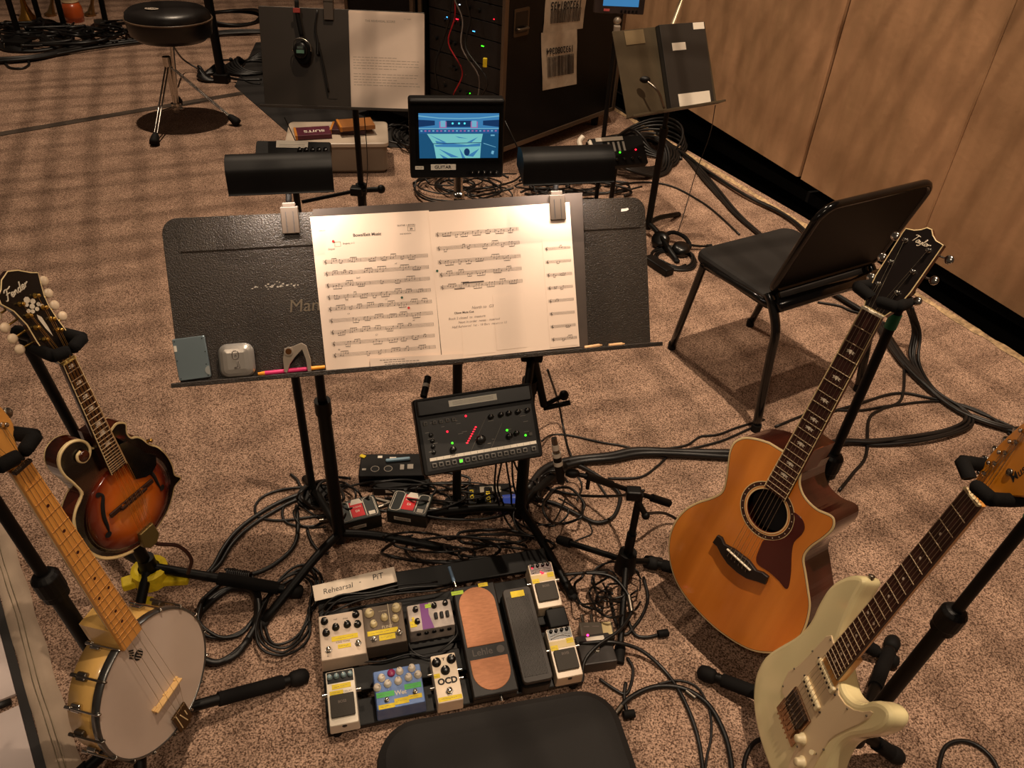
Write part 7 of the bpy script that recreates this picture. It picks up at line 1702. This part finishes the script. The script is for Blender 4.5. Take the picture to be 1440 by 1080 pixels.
# loops right of the board
cable('looping black lead with silver splice from the rear right white pedal', [(792, 808, .06), (830, 806, .07), (862, 812, .07), (884, 838, .05), (888, 860, .04), (872, 885, .05), (840, 908, .05), (822, 930, .04), (819, 958, .02)], .0042)
cable('black lead sweeping right from the front right white pedal down out of frame', [(815, 905, .03), (860, 903, .04), (900, 914, .02), (935, 944), (962, 985), (982, 1040), (992, 1110)], .0050)
cable('shiny black cable arching from beside the seat to the bottom edge', [(862, 1008), (885, 982), (920, 966), (960, 968), (995, 990), (1018, 1030), (1028, 1070), (1030, 1110)], .0062)
cable('thin cable crossing the arching cable near the bottom', [(925, 962), (955, 957), (982, 968), (998, 1000), (1000, 1035), (994, 1065), (990, 1100)], .0030)
cable('cable from the charcoal footswitch curling forward on the carpet', [(843, 955), (862, 968), (880, 976), (888, 960), (890, 940), (882, 925)], .0040)
cable('cable ending in a dark plug right of the microphone stand', [(882, 870), (893, 892), (910, 896), (928, 892)], .0045)
cable('black cable looping beside the microphone stand pole', [(905, 812), (911, 840), (905, 862), (893, 880), (880, 892), (868, 880), (860, 850), (856, 830)], .0045)
cable('cable curling at the bottom edge left of the cream guitar', [(1045, 1110), (1048, 1068), (1060, 1045), (1080, 1037), (1100, 1040)], .0055)
cable('cable loop on the carpet at the bottom right', [(1318, 1110), (1322, 1070), (1332, 1048), (1355, 1042), (1380, 1052), (1400, 1075), (1410, 1110)], .0052)
cable('dangling cable from the tuner end by the seat', [(880, 960), (878, 980), (882, 1003)], .0045)
for px, py, l in ((932, 892, 'dark cable plug lying right of the microphone stand'), (884, 1006, 'dark cable plug lying beside the foreground seat')):
    p = G(px, py, .012); mb = MB(); mb.cyl(p-Vector((.012, 0, 0)), p+Vector((.014, .006, 0)), .010, n=10); tag(mb.build('cable_plug', RUB), l, 'plug')
for a, b, l in (((884, 838, .05), (888, 860, .04), 'silver splice on the looping lead'), ((965, 972, 0), (978, 982, 0), 'pale splice on the arching cable'), ((866, 1004, 0), (874, 993, 0), 'pale tape at the seat end of the arching cable')):
    P, Q = G(a[0], a[1], .007+a[2]), G(b[0], b[1], .007+b[2]); mb = MB(); mb.cyl(P, Q, .0068, n=10); tag(mb.build('cable_splice', DCHR), l, 'cable splice')
# left side loops
cable('thick cable sweeping from behind the left front stand down to the mandolin stand', [(485, 682), (440, 690), (400, 703), (365, 722), (335, 745), (315, 770), (300, 797), (285, 812)], .0068)
cable('second thick cable beside the first on the left carpet', [(470, 692), (420, 702), (380, 722), (350, 742), (326, 766), (310, 792), (296, 806)], .0062)
cable('big cable loop left of the left front stand', [(440, 684), (400, 688), (372, 697), (359, 712), (364, 727), (392, 732), (430, 728), (470, 722)], .0040)
cable('cable falling back from the left loop to the stand leg', [(417, 712), (419, 745), (412, 770), (388, 792), (360, 806), (335, 810)], .0062)
cable('small cable ring by the left stand foot', [(418, 700), (400, 712), (398, 728), (410, 738), (440, 740), (455, 733)], .0040)
cable('short cable end poking up left of the stand', [(409, 667), (418, 675), (424, 685), (440, 690)], .0045)
cable('thin cable hanging in a loop under the left stand', [(432, 745), (438, 762), (450, 776), (462, 778)], .0045)
coil('coiled spring-like cable by the mandolin stand leg', G(325, 850), .06, .085, 3, .0050, 41, sq=1.3, zr=.03)
mb = MB(); a = G(318, 806, .03); b = G(352, 812, .03); pts = [a.lerp(b, i/60)+Vector((0, .014*math.sin(i*1.3), .014*math.cos(i*1.3))) for i in range(61)]; mb.tube(pts, .0035, n=5, sub=1); tag(mb.build('spiral_cord', CBL), 'tight spiral cord on the mandolin stand leg', 'cable')
coil('dark rubber hose ring behind the banjo', G(322, 878), .070, .080, 2, .009, 42, sq=1.5, zr=.02)
coil('black lead bunch at the left front corner behind the sign', G(425, 862), .02, .10, 4, .0035, 43, sq=1.8, zr=.04)
# tangle between the stands and behind the board
rnd = random.Random(77)
def tangle(group, label, cx, cy, sx, sy, n, r, seed, zmax=.07):
    rnd = random.Random(seed)
    for k in range(n):
        x, y = cx+rnd.uniform(-sx, sx)*.6, cy+rnd.uniform(-sy, sy)*.6; a = rnd.uniform(0, 6.28); pts = []
        R = rnd.uniform(.35, 1)
        for i in range(rnd.randint(6, 11)):
            a += rnd.uniform(.35, 1.0); pts.append((x+sx*R*math.cos(a)*rnd.uniform(.82, 1), y+sy*R*math.sin(a)*rnd.uniform(.82, 1), rnd.uniform(0, zmax)))
        cable(label, pts, r*rnd.uniform(.7, 1.3), rnd.choice((CBL, CBL, CBL2)), group=group)
tangle('tangled cables behind the pedalboard', 'black cable in the tangle between the board and the two stand legs', 640, 768, 105, 22, 8, .0036, 5, .08)
tangle('tangled cables around the direct boxes', 'black cable tangled around the direct boxes and line box', 600, 690, 125, 32, 10, .0036, 6, .06)
tangle('tangled cables at the left stand foot', 'black cable tangled at the left front stand foot', 462, 705, 46, 30, 7, .0036, 7, .06)
tangle('tangled cables at the right stand foot', 'black cable tangled at the right front stand foot', 770, 705, 45, 40, 8, .0034, 8, .07)
tangle('tangled cables by the junction box', 'thin black cable tangled behind the grey junction box', 845, 835, 40, 34, 8, .0030, 9, .08)
tangle('tangled cables under the small monitor', 'black cable in loops on the floor under the small monitor', 668, 262, 70, 22, 12, .0055, 10, .05)
tangle('tangled cables below the right stand light', 'black cable in loops on the floor below the right stand light', 800, 262, 80, 14, 10, .0055, 11, .05)
tangle('tangled cables by the plastic bin', 'black cable tangled right of the plastic bin', 580, 190, 45, 26, 8, .0060, 12, .05)
tangle('tangled far cables at top left', 'black cable among the far stands at top left', 60, 48, 90, 14, 9, .010, 13, .05)
tangle('tangled cables left of the drum throne', 'black cable tangled left of the drum throne', 150, 40, 50, 10, 7, .010, 14, .08)
for k in range(9):
    cable('cable hanging down from the mixer behind the right stand', [(690+8*k, 560, .46), (694+8*k+rnd.uniform(-6, 6), 640, .28), (700+8*k+rnd.uniform(-10, 10), 690, .12), (720+6*k+rnd.uniform(-12, 12), 735, .01), (740+7*k, 760, .0)], .0028, group='cables hanging from the front mixer') if k < 5 else None
bundle('far black cable of the line crossing the top left carpet', [(-30, 86), (50, 80), (120, 66), (200, 56), (270, 50), (330, 46), (400, 44)], 5, 3, .012, 21, 'cable line across the far carpet')
cable('cable drooping loop below the far cable line', [(5, 86), (14, 95), (32, 96), (41, 90), (38, 84)], .008)
cable('thin cable from the throne down to the thick post', [(240, 58, .3), (256, 82, .1), (280, 98, .02), (298, 110)], .006)
cable('cable looping from the back stand to the post', [(366, 78), (345, 88), (338, 105), (350, 116), (366, 118)], .006)
cable('cable stretching from the thick post right behind the back stand', [(318, 108), (340, 112), (368, 112)], .008)
coil('big coil of heavy black cable on the floor behind the back mixer', G(893, 222), .16, .30, 13, .0085, 51, sq=1.15, zr=.09)
coil('loose upper rings of cable on top of the heavy coil', G(905, 205), .10, .26, 5, .0080, 52, sq=1.1, zr=.12)
for (x0, y0, z0, x1, y1, l) in ((400, 165, .6, 436, 255, 'thin wire hanging left of the back stand shaft'), (512, 160, .7, 513, 290, 'thin wire hanging right of the back stand shaft'), (710, 170, 1.0, 760, 290, 'thin wire running from the small monitor to the right stand light')):
    a = YP(x0, y0, 2.6 if x0 < 600 else 1.75); b = YP(x1, y1, 2.7 if x0 < 600 else 1.70); mb = MB(); mb.tube([a, a.lerp(b, .5)+Vector((.01, 0, -.01)), b], .0018, n=5, sub=4); tag(mb.build('thin_wire', CBL), l, 'wire')
